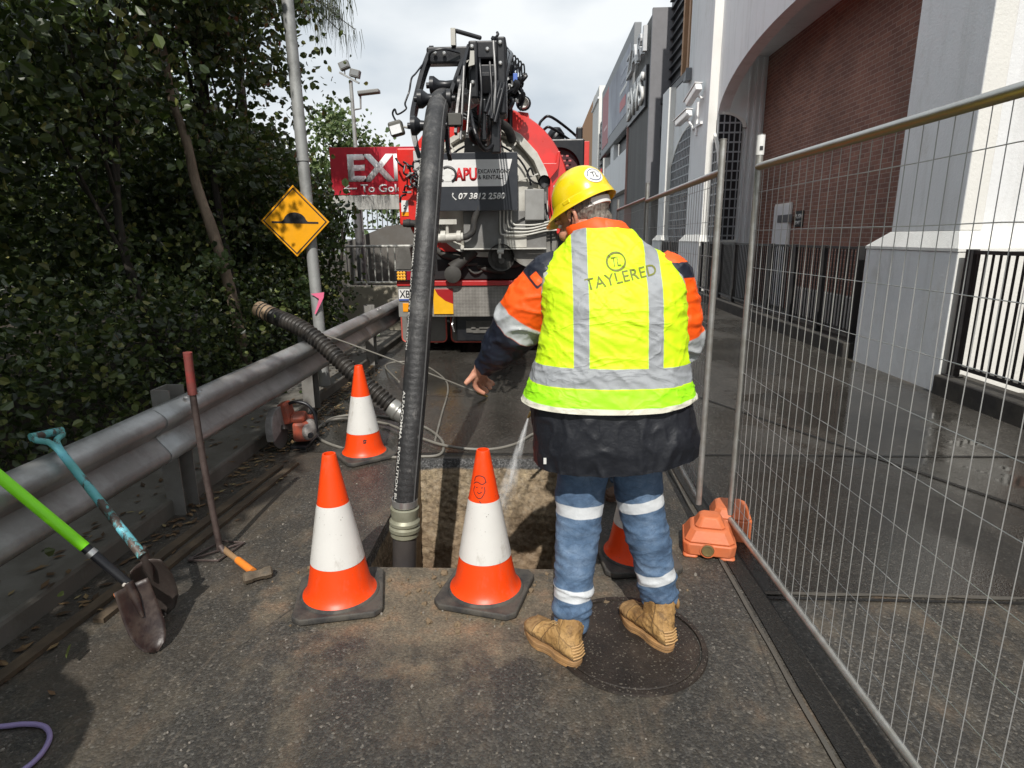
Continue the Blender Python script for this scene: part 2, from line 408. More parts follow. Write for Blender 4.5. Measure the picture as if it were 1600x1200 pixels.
# manhole cover
def iron():
    s = NT('rusty_iron'); n = s.noise(6, 7, .65)
    c = s.ramp(n, [(.3, (.017, .014, .012)), (.55, (.034, .026, .021)), (.75, (.066, .048, .036))])
    sp = s.n('ShaderNodeSeparateColor'); s.put(sp.inputs[0], s.vor(190)); c = s.mix(s.ramp(sp.outputs[0], [(.92, 0), (.97, .7)]), c, (.17, .15, .12))
    return s.set(Base_Color=c, Roughness=s.math('MULTIPLY_ADD', n, .5, .32), Metallic=.25, Normal=s.bump(s.noise(60, 6), .7, .006))
mh = thing('manhole_cover', 'round rusty iron manhole cover under the boots of the worker', 'manhole', (.37, 2.14, 0))
bm = NB(); lathe(bm, [(.005, .0085), (.268, .0085), (.272, .006), (.2725, .001)], 72, PG(.37, 2.14, 0), caps=False)
bx(bm, (.325, 1.885, .0075), (.335, 1.935, .0135)); bx(bm, (.345, 1.885, .0075), (.349, 1.935, .0125))
obj('lid', bm, iron(), mh, smooth=30)
bm = NB(); lathe(bm, [(.279, .002), (.280, .010), (.300, .010), (.303, .001)], 72, PG(.37, 2.14, 0), caps=False)
obj('ring', bm, iron(), mh, smooth=30)

# timber offcuts by the kerb
wood = M('old_timber', (.14, .10, .06), .85, var=.5, vs=12, bump=.7, bs=40, dirt=.8, dirtcol=(.04, .03, .022), ds=5)
for lab, a, b, wd in (('long weathered plank lying beside the kerb, farther from the road', (-1.99, 1.7), (-1.83, 4.0), .055),
                      ('long weathered plank lying beside the kerb, nearer the road', (-1.86, 2.2), (-1.73, 4.05), .05)):
    a, b = Vector(a), Vector(b); d = b - a; q = Matrix.Rotation(-math.atan2(d.x, d.y), 3, 'Z')
    bm = NB(); vs = box(bm, (0, 0, .012), (wd, d.length, .02)); bmesh.ops.subdivide_edges(bm, edges=[e for e in bm.edges if e.calc_length() > 1], cuts=30)
    for v in bm.verts: v.co.x += .008 * noise.noise(Vector((v.co.y * 3, v.co.x, 2))); v.co.z += .004 * noise.noise(Vector((v.co.y * 4, v.co.x * 9, 7)))
    bm.transform(Matrix.Translation((*((a + b) / 2), 0)) @ q.to_4x4())
    tag(obj('plank', bm, wood, loc=((a.x + b.x) / 2, (a.y + b.y) / 2, 0)), lab, 'plank', 'planks along the kerb')

# ------------------------------------------------------------------ guard rail
galv = M('galvanised', (.50, .51, .51), .42, metal=.55, var=.35, vs=7, bump=.2, bs=45, dirt=.6, dirtcol=(.10, .085, .07), ds=3.5)
gr = thing('guard_rail', 'long galvanised steel guard rail running along the kerb below the trees', 'guard rail', (-2.0, 0, 0))
prof = [(-.062, .700), (-.058, .708), (-.045, .708), (-.030, .703), (.010, .675), (.024, .660), (.030, .645), (.030, .628), (.022, .612), (-.036, .566), (-.046, .552), (-.036, .538), (.016, .478), (.028, .460), (.030, .442), (.024, .428), (.004, .408), (-.006, .402)]
def beam(y0, y1, dx=0):
    bm = NB(); ny = 14; g = []
    for i in range(ny + 1):
        y = y0 + (y1 - y0) * i / ny
        g.append([bm.verts.new((-2.0 + x + dx + .006 * noise.noise(Vector((y * .9, z * 3, 5))), y, z + .004 * noise.noise(Vector((y * .8, 1, 5))))) for x, z in prof])
    for i in range(ny):
        for j in range(len(prof) - 1): bm.faces.new((g[i][j], g[i + 1][j], g[i + 1][j + 1], g[i][j + 1]))
    return bm
bo = [-7.0, -3.0, 1.0, 3.02, 6.9, 11.2]
for i, (a, b) in enumerate(zip(bo[:-1], bo[1:])):
    obj('rail_beam', beam(a, b + .16, .006 * (i % 2)), galv, gr, smooth=50, solid=.004)
for y in (-3.1, -.95, 1.15, 3.3, 5.45, 7.6, 9.7, 11.2):
    bm = NB()
    bx(bm, (-2.17, y - .075, -.02), (-2.16, y + .075, .76)); bx(bm, (-2.16, y - .075, -.02), (-2.065, y - .067, .76)); bx(bm, (-2.16, y + .067, -.02), (-2.065, y + .075, .76))
    bx(bm, (-2.065, y - .06, .42), (-2.04, y + .06, .70))
    p = obj('post', bm, M('post_steel', (.27, .265, .25), .7, metal=.3, var=.3, vs=4, dirt=.5, dirtcol=(.12, .10, .08)), gr)
    for dy in (-.02, .12):
        bm = NB(); lathe(bm, [(.016, 0), (.012, .008), (.003, .01)], 10, PG(-2.0, y + dy, .706)); obj('bolt', bm, galv, p)
# ------------------------------------------------------------------ buildings on the right
def stucco(name, col, dirt=.25):
    s = NT(name); n = s.noise(1.3, 6, .6)
    c = s.mix(n, tuple(x * .88 for x in col), tuple(min(1, x * 1.06) for x in col))
    st = s.ramp(s.noise(2.2, 7, .65, vec=s.vec((1, 2.2, .22))), [(.52, 0), (.72, 1)])
    c = s.mix(s.math('MULTIPLY', st, dirt), c, (.30, .29, .24))
    sp = s.ramp(s.noise(1.6, 7, .7, vec=s.vec((1, 1, .5), loc=(4, 2, 7))), [(.60, 0), (.74, 1)]); c = s.mix(s.math('MULTIPLY', sp, dirt * 1.3), c, (.33, .31, .22))
    b = s.bump(s.noise(34, 7, .7), .55, .010); b = s.bump(s.noise(5, 5), .25, .02, b)
    return s.set(Base_Color=c, Roughness=.82, Normal=b)
W_gry = stucco('stucco_grey', (.76, .78, .79)); W_crm = stucco('stucco_cream', (.74, .74, .705), .15)
def bricks():
    s = NT('brick'); x = s.xyz(); cv = s.n('ShaderNodeCombineXYZ'); s.put(cv.inputs[0], s.math('ADD', x[1], x[0])); s.put(cv.inputs[1], x[2])
    b = s.n('ShaderNodeTexBrick'); s.put(b.inputs['Vector'], cv.outputs[0]); b.inputs['Scale'].default_value = 1
    b.inputs['Brick Width'].default_value = .24; b.inputs['Row Height'].default_value = .076; b.inputs['Mortar Size'].default_value = .006
    b.inputs['Mortar Smooth'].default_value = .2; b.inputs['Bias'].default_value = -.1
    b.inputs['Color1'].default_value = (.255, .125, .090, 1); b.inputs['Color2'].default_value = (.175, .084, .064, 1); b.inputs['Mortar'].default_value = (.33, .27, .23, 1)
    c = s.mix(1, b.outputs['Color'], s.ramp(s.noise(.8, 6, .6), [(.3, .72), (.7, 1.2)]), 'MULTIPLY')
    sp = s.ramp(s.noise(3, 7, .7), [(.62, 0), (.75, .5)]); c = s.mix(s.math('MULTIPLY', sp, .5), c, (.36, .30, .26))
    bb = s.bump(s.math('MULTIPLY', b.outputs['Fac'], -1), .8, .008); bb = s.bump(s.noise(60, 5), .3, .004, bb)
    return s.set(Base_Color=c, Roughness=.85, Normal=bb)
W_brk = bricks()
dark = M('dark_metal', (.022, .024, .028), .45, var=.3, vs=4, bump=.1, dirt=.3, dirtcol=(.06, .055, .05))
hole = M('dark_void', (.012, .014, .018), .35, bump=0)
white = M('white_paint', (.74, .74, .72), .5, var=.08, dirt=.25, dirtcol=(.35, .33, .28))

bd = thing('arcade_building', 'pale stucco building with brick bays behind wide arches along the right side of the lane', 'building', (4.15, 8, 0))
XF, XW, XB = 4.15, 4.36, 5.47
def arch_wall(y0, y1, zs, zp, ztop, name='arch_wall', thick=.27):
    """road facing wall over a shallow arch between y0 and y1, vaulted through to the brick"""
    bm = NB(); n = 40; c = (y0 + y1) / 2; h = (y1 - y0) / 2
    fr, bk = [], []
    for i in range(n + 1):
        y = y0 + (y1 - y0) * i / n; z = zs + (zp - zs) * max(0, 1 - abs((y - c) / h) ** 2.2) ** .55
        fr.append((bm.verts.new((XW, y, z)), bm.verts.new((XW, y, ztop)))); bk.append(bm.verts.new((XW + thick, y, z)))
    for i in range(n):
        bm.faces.new((fr[i][0], fr[i][1], fr[i + 1][1], fr[i + 1][0])); bm.faces.new((fr[i][0], fr[i + 1][0], bk[i + 1], bk[i]))
    bmesh.ops.recalc_face_normals(bm, faces=bm.faces[:]); return obj(name, bm, W_gry, bd, smooth=40)
TOP = 12.5
arch_wall(7.45, 16.05, 4.30, 5.42, TOP)
bm = NB(); bx(bm, (XW + .27, 5, 5.68), (XB + .3, 16.2, 5.9)); obj('ceiling', bm, W_gry, bd)
bm = NB(); bx(bm, (XW + .24, 7.5, 5.45), (XW + .27, 16.0, 5.9)); obj('lintel', bm, W_gry, bd)
def pilaster(y0, y1, ztop, xw=XW, plinth=True):
    bm = NB(); box_ = bx(bm, (XF, y0, 1.60), (xw + .003, y1, ztop)); 
    bm.normal_update()
    o = obj('pilaster', bm, [W_gry, W_crm], bd, bevel=.012)
    for p in o.data.polygons: p.material_index = 1 if abs(p.normal.y) > .5 else 0  # cream on sun-facing sides, cool grey on road sides: light put into the colour
    if plinth:
        bm = NB(); a = (XF - .09, y0 - .16, y1 + .36); vs = []
        lo = [(a[0], a[1]), (5.0, a[1]), (5.0, a[2]), (a[0], a[2])]; hi = [(XF - .004, y0 - .004), (5.0, y0 - .004), (5.0, y1 + .004), (XF - .004, y1 + .004)]
        L0 = [bm.verts.new((x, y, 1.405)) for x, y in lo]; L1 = [bm.verts.new((x, y, 1.435)) for x, y in lo]; L2 = [bm.verts.new((x, y, 1.60)) for x, y in hi]
        for A, B in ((L0, L1), (L1, L2)):
            for i in range(4): bm.faces.new((A[i], A[(i + 1) % 4], B[(i + 1) % 4], B[i]))
        bm.faces.new(L2); bmesh.ops.recalc_face_normals(bm, faces=bm.faces[:])
        obj('cap', bm, W_crm, o, bevel=.004)
        bm = NB(); bx(bm, (a[0] + .01, a[1] + .01, -.02), (5.0, a[2] - .01, 1.405))
        q = obj('plinth', bm, [W_gry, W_crm], o, bevel=.01)
        for p in q.data.polygons: p.material_index = 1 if abs(p.normal.y) > .5 else 0  # same sunlit and shaded tones of the stucco, chosen by facing
    return o
def pier(y0, y1, ztop, plinth=True):
    bm = NB(); bx(bm, (XW + .03, y0 + .06, -.02), (5.04 if y0 < 10 else XB + .05, y1, ztop)); obj('pier', bm, W_gry, bd)
    return pilaster(y0, y1, ztop, plinth=plinth)
pier(6.33, 7.52, TOP); pier(16.05, 17.75, TOP)
# set-back of brick seen beside the near pier
bm = NB(); bx(bm, (5.04, 6.45, -.02), (XB + .19, 7.85, 9)); obj('brick_return', bm, W_brk, bd)
bm = NB(); bx(bm, (XB, -2.3, -.02), (XB + .2, 16.0, 5.67)); obj('brick_wall', bm, W_brk, bd)
bm = NB(); bx(bm, (5.30, 7.9, -.02), (XB - .004, 13.2, .52)); obj('low_plinth', bm, M('pale_render', (.42, .40, .37), .85, bump=.3), bd)
# end wall of the bay with ribs, trim and a latticed window
bm = NB(); bx(bm, (XW + .02, 16.0, -.02), (XB, 16.06, 6))
for x, wd in ((5.08, .04), (5.24, .05), (5.38, .05)): bx(bm, (x - wd / 2, 15.95, -.02), (x + wd / 2, 16.0, 5.66))
obj('end_wall', bm, W_gry, bd)
def lattice(nm, cx, z0, z1, r, Mx, clip=None, cell=(.13, .22)):
    """arched grille: frame, dark backing and bars"""
    def arc(rr, zt): return [(rr * math.cos(math.pi * k / 16), zt + rr * .62 * math.sin(math.pi * k / 16)) for k in range(17)]
    zt = z1 - r * .62
    poly = [(-r, z0)] + [(r, z0)] + arc(r, zt)
    if clip is not None: poly = [(max(x, clip), y) for x, y in poly]
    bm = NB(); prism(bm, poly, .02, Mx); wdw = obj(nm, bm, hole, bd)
    bm = NB(); x = -r
    def top(x): return zt + r * .62 * math.sqrt(max(0, 1 - (x / r) ** 2))
    while x < r:
        if clip is None or x > clip: prism(bm, [(x - .014, z0), (x + .014, z0), (x + .014, top(x + .01)), (x - .014, top(x - .01))], .05, Mx)
        x += cell[0]
    z = z0
    while z < z1:
        hw = r if z < zt else r * math.sqrt(max(0, 1 - ((z - zt) / (r * .62)) ** 2))
        l_ = -hw if clip is None else max(-hw, clip)
        if hw > l_: prism(bm, [(l_, z - .018), (hw, z - .018), (hw, z + .018), (l_, z + .018)], .056, Mx)
        z += cell[1]
    obj('lattice', bm, M('lattice_grey', (.34, .36, .38), .6), wdw)
    bm = NB(); o_ = arc(r + .09, zt); i_ = arc(r + .004, zt)
    for k in range(16):
        q = [o_[k], o_[k + 1], i_[k + 1], i_[k]]
        if clip is None or min(a for a, b in q) > clip: prism(bm, q, .07, Mx)
    obj('arch_trim', bm, W_crm, wdw)
lattice('arched_window', 0, .25, 4.40, .48, PB(4.47, 15.93, 0), clip=-.10)
# next bay beyond the second pier, its grille flush with the wall
bm = NB(); bx(bm, (XW, 17.76, -.02), (XW + .3, 22.6, 6.05)); bx(bm, (XW, 17.76, 6.05), (XW + .3, 19.3, TOP)); obj('side_wall', bm, W_gry, bd)
lattice('arched_window', 0, .3, 4.62, 2.9, PR(XW - .02, 18.35, 0), cell=(.2, .25), clip=-3)
pilaster(20.9, 21.9, 6.1)
bm = NB(); prism(bm, [(-.26, 0), (.1, 0), (.1, .32)], .16, PR(XW - .09, 19.0, 5.85)); obj('wall_lamp', bm, M('grey_casing', (.16, .17, .18), .5), bd)
# white door with its plate
bm = NB(); bx(bm, (XB - .05, 13.75, 0), (XB - .004, 14.65, 2.25)); dr = obj('door', bm, white, bd, bevel=.006)
bm = NB(); bx(bm, (XB - .07, 13.78, .02), (XB - .05, 14.62, 2.2)); obj('door_leaf', bm, M('door_white', (.66, .67, .68), .45), dr, bevel=.004)
ws = thing('wall_sign', 'small dark sign plate fixed across the brickwork beside the white door', 'sign', (XB - .1, 13.5, 1.85))
bm = NB(); bx(bm, (XB - .03, 13.15, 1.74), (XB - .005, 13.55, 2.06)); obj('plate', bm, dark, ws)
bm = NB(); bx(bm, (XB - .085, 13.56, 1.84), (XB - .072, 14.35, 2.0)); obj('arm_plate', bm, M('sign_grey', (.12, .12, .125), .5), ws)
text('lettering', 'PUSH', .36, .09, PR(XB - .032, 13.35, 1.95), white, ws); text('lettering', 'EXIT', .30, .07, PR(XB - .032, 13.35, 1.82), white, ws)

# balustrades on their dark kerb
blk = M('black_powdercoat', (.018, .018, .02), .4, var=.3, bump=.05, dirt=.3, dirtcol=(.06, .055, .045))
def balustrade(y0, y1, ys, label):
    t = thing('balustrade', label, 'balustrade', (4.12, y0, 0), 'black balustrades between the piers')
    bm = NB(); bx(bm, (4.00, y0 - .05, -.02), (4.28, y1 + .05, .20)); obj('base', bm, M('black_stone', (.03, .028, .026), .75, var=.4, vs=8, bump=.5, dirt=.4, dirtcol=(.09, .08, .06)), t, bevel=.015)
    for y in ys:
        bm = NB(); bx(bm, (4.085, y - .04, .20), (4.165, y + .04, 1.43)); bx(bm, (4.06, y - .07, .20), (4.19, y + .07, .212))
        obj('post', bm, blk, t, bevel=.003)
    for a, b in zip(ys[:-1], ys[1:]):
        bm = NB()
        for z in (.29, 1.385): bx(bm, (4.105, a + .04, z), (4.145, b - .04, z + .035))
        n = max(2, int((b - a) / .088))
        for k in range(1, n):
            y = a + (b - a) * k / n; bx(bm, (4.117, y - .008, .325), (4.133, y + .008, 1.385))
        obj('panel', bm, blk, t)
balustrade(8.05, 15.8, [8.09, 9.1, 10.1, 11.12, 12.1, 13.12, 14.1, 15.12, 15.75], 'black barred balustrade in front of the long brick bay')
balustrade(1.9, 6.1, [2.0, 2.95, 3.9, 4.85, 6.06], 'black barred balustrade nearest the camera, ending at the big stucco pier')
balustrade(18.2, 20.6, [18.2, 19.4, 20.6], 'far black balustrade below the latticed arch')

# security camera
cc = thing('security_camera', 'white twin-headed security camera bracketed high on the stucco pilaster', 'security camera', (4.15, 16.9, 4.6))
Wc = M('camera_white', (.78, .78, .77), .4, bump=0)
bm = NB(); bx(bm, (4.09, 16.55, 4.30), (4.15, 17.5, 4.36)); bx(bm, (4.10, 17.0, 4.1), (4.145, 17.1, 4.9)); tube(bm, [(4.12, 17.3, 4.3), (4.0, 17.5, 4.55), (3.95, 17.7, 4.6)], .03, 8); tube(bm, [(4.12, 16.6, 4.9), (4.0, 16.7, 5.0), (3.9, 17.0, 4.95)], .03, 8)
obj('bracket', bm, Wc, cc)
for (x, y, z), d in (((3.92, 16.7, 5.0), (-.12, .5, -.28)), ((3.9, 17.6, 4.62), (-.2, .62, -.2))):
    d = Vector(d).normalized(); q = d.to_track_quat('Y', 'Z').to_matrix()
    bm = NB(); box(bm, (x, y, z), (.17, .62, .17), q); h = obj('camera_head', bm, Wc, cc, bevel=.03)
    bm = NB(); box(bm, Vector((x, y, z)) + q @ Vector((0, .02, .1)), (.21, .7, .015), q); obj('sun_shield', bm, Wc, h)
    bm = NB(); box(bm, Vector((x, y, z)) + q @ Vector((0, .32, 0)), (.12, .02, .12), q); obj('lens', bm, hole, h)

# louvred front above, ribbed sign tower, billboard, cream pier and orange block
fb = thing('louvred_frontage', 'dark louvred upper frontage with tan posts above the far arch', 'building', (4.6, 20, 0))
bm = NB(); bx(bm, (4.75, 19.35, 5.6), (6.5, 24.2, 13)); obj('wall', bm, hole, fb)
bm = NB(); z = 5.7
while z < 13: box(bm, (4.70, 21.7, z), (.10, 4.7, .045), Matrix.Rotation(R(0), 3, 'X')); z += .32
obj('louvres', bm, M('louvre', (.05, .055, .062), .5), fb)
for y, m_ in ((20.2, 'a'), (20.95, 'a'), (19.5, 'w')):
    bm = NB(); bx(bm, (4.50, y - .09, 6.35), (4.68, y + .09, 13)); obj('mullion', bm, M('tan_timber', (.42, .25, .14), .7) if m_ == 'a' else W_crm, fb)
bm = NB(); bx(bm, (4.42, 19.3, 6.15), (4.68, 24.2, 6.35)); bx(bm, (4.45, 19.3, 5.0), (4.9, 24.2, 5.4)); bx(bm, (4.75, 22.7, 0), (6, 24.2, 5.6))
for y in (21.5, 22.8): tube(bm, [(4.5, y, 2.5), (4.6, y + .5, 5.2)], .06, 6)
obj('steelwork', bm, dark, fb)

def ribbed():
    s = NT('ribbed_cladding'); x = s.xyz(); wv = s.math('SINE', s.math('MULTIPLY', x[1], 26))
    c = s.mix(s.noise(1.4, 6, .6, vec=s.vec((1, 1.6, .12))), (.07, .072, .072), (.20, .20, .19)); c = s.mix(1, c, s.ramp(wv, [(0, .78), (1, 1)]), 'MULTIPLY')
    return s.set(Base_Color=c, Roughness=.7, Normal=s.bump(wv, .6, .05))
tw = thing('sign_tower', 'tall dark grey ribbed shop tower carrying two raised white signs', 'building', (4.1, 26, 0))
bm = NB(); bx(bm, (4.10, 23.9, 3.0), (4.9, 29.3, 9.25)); bx(bm, (4.3, 24.1, 0), (4.9, 29.0, 3.0)); obj('wall', bm, ribbed(), tw)
bm = NB(); bx(bm, (4.02, 23.75, 3.0), (4.9, 23.9, 9.28)); obj('edge_trim', bm, M('edge_grey', (.17, .17, .18), .5), tw)
sg = text_mesh('ZARI', 4.4, .85, .0, 0, .14); sg.transform(PR(3.98, 26.7, 8.55)); obj('raised_lettering', sg, M('letter_grey', (.50, .51, .52), .5), tw)
bm = NB(); bx(bm, (3.99, 24.6, 6.25), (4.095, 29.0, 7.7)); sgn = obj('sign_box', bm, hole, tw)
sg = text_mesh('BWS', 4.0, 1.15, .03, 0, .08); sg.transform(PR(3.985, 26.8, 7.0)); obj('lettering', sg, white, sgn)

bb = thing('billboard', 'framed grey and red roadside billboard on the upper shop front', 'billboard', (4.0, 34, 6))
bm = NB(); bx(bm, (4.0, 28.0, 6.35), (4.3, 40.7, 10.15)); obj('frame', bm, M('frame_grey', (.20, .21, .22), .5), bb, bevel=.03)
def poster():
    s = NT('poster'); y = s.xyz()[1]
    c = s.ramp(s.noise(1.1, 5, .6, vec=s.vec((1, .5, .35))), [(.3, (.13, .14, .18)), (.5, (.25, .27, .33)), (.7, (.42, .46, .5))])
    return s.set(Base_Color=c, Roughness=.5)
bm = NB(); bx(bm, (3.985, 28.9, 6.95), (3.999, 37.9, 9.6)); obj('poster', bm, poster(), bb)
bm = NB(); bx(bm, (3.98, 36.9, 6.72), (3.999, 39.9, 9.65)); obj('red_panel', bm, M('poster_red', (.36, .09, .10), .5, bump=0), bb)
for z, y0, y1, c in ((8.9, 29.6, 31.6, 'g'), (8.5, 29.6, 31.6, 'g'), (8.1, 29.6, 31.9, 'w'), (7.35, 29.8, 31.8, 'r'), (7.6, 37.3, 39.0, 'p')):
    bm = NB(); bx(bm, (3.975, y0, z), (3.984, y1, z + (.16 if c != 'r' else .45))); obj('poster_bar', bm, {'g': M('bar_grey', (.34, .36, .42), .5, bump=0), 'w': white, 'r': M('bar_red', (.5, .12, .13), .5, bump=0), 'p': M('bar_pink', (.6, .4, .4), .5, bump=0)}[c], bb)

sh = thing('shop_building', 'long low shop front with pale parapet and dark recess under the billboard', 'building', (4.2, 34, 0))
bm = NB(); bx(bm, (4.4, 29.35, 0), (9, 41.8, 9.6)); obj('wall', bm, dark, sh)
bm = NB(); bx(bm, (4.05, 29.4, 3.7), (4.4, 38.3, 5.45)); obj('parapet', bm, W_gry, sh)
bm = NB(); bx(bm, (4.1, 34.8, 5.45), (4.39, 36.2, 6.35)); obj('pillar', bm, W_gry, sh)
bm = NB(); bx(bm, (4.02, 29.32, 0), (4.39, 29.4, 6.4)); obj('edge', bm, M('pink_trim', (.42, .25, .22), .7), sh)
bm = NB(); bx(bm, (3.95, 38.4, 0), (4.3, 38.9, 6.1)); obj('column', bm, W_crm, sh)
bm = NB(); bx(bm, (3.9, 39.4, 3.3), (4.3, 41.5, 5.6)); obj('red_fascia', bm, M('fascia_red', (.55, .06, .05), .5), sh)
bm = NB(); z = 5.7
while z < 8.8: bx(bm, (4.1, 41.0, z), (4.39, 42.6, z + .12)); z += .36
obj('louvre_screen', bm, dark, sh)
cp = thing('cream_building', 'narrow cream building between the orange block and the billboard', 'building', (4.1, 45, 0))
bm = NB(); bx(bm, (4.0, 42.7, 0), (8, 47.2, 11.0)); obj('wall', bm, W_crm, cp)
for z in (5.2, 10.2): 
    bm = NB(); bx(bm, (3.9, 42.6, z), (4.0, 47.3, z + .12)); obj('string_course', bm, W_gry, cp)
oc = thing('orange_building', 'far orange rendered building with a dark keyhole ornament', 'building', (4.2, 55, 0))
orr = stucco('orange_render', (.50, .27, .13), .15)
bm = NB(); bx(bm, (4.15, 47.4, 0), (10, 62, 11.4)); obj('wall', bm, orr, oc)
bm = NB(); lathe(bm, [(.75, 0), (.75, .2), (.3, .2), (.3, 0)], 20, Matrix.Translation((4.1, 57, 8.6)) @ Matrix.Rotation(R(-90), 4, 'Y') @ Matrix.Diagonal((1, 1.6, 1, 1)), caps=False); bx(bm, (3.98, 56.3, 5.2), (4.15, 57.5, 8.1)); obj('ornament', bm, dark, oc)
rs = thing('red_sign', 'small red upright sign with white marks in front of the orange building', 'sign', (2.25, 30, 0))
bm = NB(); bx(bm, (2.08, 30, 4.72), (2.42, 30.12, 5.85)); obj('panel', bm, M('sign_red', (.62, .05, .04), .45), rs, bevel=.02)
bm = NB(); tube(bm, [(2.25, 30.06, 0), (2.25, 30.06, 4.72)], .06, 8); obj('post', bm, galv, rs)
# ------------------------------------------------------------------ vacuum truck
red = M('truck_red', (.68, .026, .020), .32, var=.12, vs=3, bump=.03, dirt=.25, dirtcol=(.20, .05, .04), ds=5, coat=.5)
cream = M('truck_cream', (.62, .61, .56), .5, var=.12, vs=4, bump=.12, dirt=.45, dirtcol=(.22, .20, .16), ds=4)
blackp = M('black_paint', (.008, .009, .012), .36, var=.3, vs=8, bump=.12, dirt=.22, dirtcol=(.04, .038, .036), ds=6)
rubber = M('rubber', (.022, .022, .023), .7, var=.35, vs=14, bump=.3, bs=60, dirt=.5, dirtcol=(.075, .068, .058), ds=9)
steel = M('bright_steel', (.55, .55, .54), .32, metal=.8, var=.15, bump=.05)
grime = M('grimy_grey', (.14, .135, .125), .75, var=.35, vs=6, bump=.25, dirt=.6, dirtcol=(.05, .045, .038), ds=5)
vt = thing('vacuum_truck', 'red vacuum excavation truck parked rear-on with its black suction boom swung over the trench', 'truck', (-.6, 10, 0))
def B(name, a, b, mat, parent=vt, bev=.006):
    bm = NB(); bx(bm, a, b); return obj(name, bm, mat, parent, bevel=bev)
def checker():
    s = NT('checker_plate'); v = s.vec((1, 1, 1), rot=(0, R(45), 0)); c = s.n('ShaderNodeTexChecker'); s.put(c.inputs[0], v); c.inputs['Scale'].default_value = 34
    n = s.noise(6, 6, .65); col = s.ramp(n, [(.3, (.16, .15, .135)), (.7, (.31, .295, .27))])
    return s.set(Base_Color=s.mix(.35, col, s.mix(c.outputs['Fac'], .6, 1.1), 'MULTIPLY'), Roughness=.6, Metallic=.25, Normal=s.bump(c.outputs['Fac'], .5, .006))
CP = checker()
bump = B('bumper', (-1.62, 8.0, .56), (.46, 8.10, .965), CP)
B('end_panel', (-1.83, 7.99, .56), (-1.625, 8.12, .965), M('end_grey', (.21, .205, .19), .6, dirt=.3), bump); B('end_panel', (.465, 7.99, .56), (.67, 8.12, .965), M('end_grey', (.2, .2, .2)), bump)
B('red_strip', (-1.835, 7.975, .968), (.675, 8.14, 1.03), M('strip_red', (.42, .02, .02), .4), vt)
for x in (-1.36, .20):
    mk = B('marker_plate', (x, 7.985, .60), (x + .26, 7.999, .93), M('marker_red', (.33, .012, .015), .35), bump)
    bm = NB(); q = [(0, 0), (.26, 0), (.26, .13), (.16, .17), (.06, .25), (.02, .33), (0, .33)]; prism(bm, q if x < 0 else [(.26 - a, b) for a, b in q][::-1], .004, PB(x, 7.981, .60)); obj('yellow_field', bm, M('marker_yellow', (.80, .42, .01), .4), mk)
pl = B('number_plate', (-1.815, 7.978, .775), (-1.50, 7.988, .925), white, bump, .003)
text('lettering', 'XB', .135, .095, PB(-1.735, 7.974, .865), blackp, pl, .01)
bm = NB(); bx(bm, (-1.813, 7.974, .777), (-1.52, 7.9775, .80)); obj('blue_strip', bm, M('plate_blue', (.05, .09, .3), .5), pl)
B('reflector', (-1.77, 7.98, .63), (-1.68, 7.989, .745), M('amber', (.85, .32, .01), .3), bump)
for x in (-1.85, .45):
    lb = B('light_box', (x, 7.93, 1.035), (x + .24, 8.1, 1.175), blackp)
    bm = NB()
    for i in range(3):
        for j in range(3): lathe(bm, [(.019, 0), (.019, .006), (.008, .011)], 10, PB(x + .055 + .038 * i, 7.93, 1.066 + .038 * j))
    obj('amber_lamp', bm, M('amber_lens', (.9, .42, .04), .2, bump=0), lb)
    B('red_lamp', (x + .165, 7.922, 1.05), (x + .23, 7.93, 1.16), M('lens_red', (.30, .01, .02), .2, bump=0), lb, .002)
    bm = NB(); prism(bm, [(0, 0), (.24, 0), (.2, .28), (.06, .28)], .3, PB(x, 8.15, 1.18)); obj('fender', bm, grime, vt, bevel=.006)
def flap(x0, x1):
    bm = NB(); r_ = .06; pts = []
    for cx, cy, a0 in ((x0 + r_, .15 + r_, 180), (x1 - r_, .15 + r_, 270)):
        pts += [(cx + r_ * math.cos(R(a0 + k * 22.5)), cy + r_ * math.sin(R(a0 + k * 22.5))) for k in range(5)]
    pts += [(x1, .56), (x0, .56)]
    prism(bm, pts, .012, PB(0, 8.45, 0)); f = obj('mud_flap', bm, M('flap_grey', (.20, .195, .18), .7, var=.3, vs=4, dirt=.5, dirtcol=(.09, .08, .07)), vt)
    bm = NB(); tube(bm, [Vector((x, 8.44, z)) for x, z in [(x0, .56)] + pts[:-2] + [(x1, .56)]], .011, 6); obj('red_edge', bm, M('edge_red', (.62, .12, .09), .5), f, smooth=60)
flap(-1.90, -1.27); flap(-1.20, .05); flap(.12, .70)
for i, x in enumerate((-1.72, -1.38, .30, .62)):
    for y in (9.25, 10.6):
        bm = NB(); lathe(bm, [(.27, -.13), (.46, -.14), (.50, -.10), (.505, 0), (.50, .10), (.46, .14), (.27, .13)], 32, Matrix.Translation((x, y, .505)) @ Matrix.Rotation(R(90), 4, 'Y')); wh = obj('wheel', bm, rubber, vt, smooth=40)
        bm = NB(); lathe(bm, [(.28, -.1), (.10, -.06), (.10, .06), (.28, .1)], 20, Matrix.Translation((x, y, .505)) @ Matrix.Rotation(R(90), 4, 'Y')); obj('rim', bm, steel, wh, smooth=40)
B('chassis', (-1.25, 8.25, .62), (.08, 15.5, 1.02), blackp)
B('toolbox', (-1.10, 8.2, .20), (-.42, 8.42, .58), blackp, bev=.02)
bm = NB()
box(bm, (-.76, 8.195, .40), (.40, .02, .16)); box(bm, (-.70, 8.18, .40), (.16, .03, .05)); box(bm, (-.86, 8.18, .42), (.06, .03, .09)); box(bm, (-.72, 8.185, .33), (.30, .02, .03))
obj('toolbox_fittings', bm, grime, vt)
bm = NB(); tube(bm, [(-1.12, 8.15, .54), (-1.14, 8.1, .44), (-1.12, 8.15, .34)], .012, 6); obj('latch', bm, steel, vt)
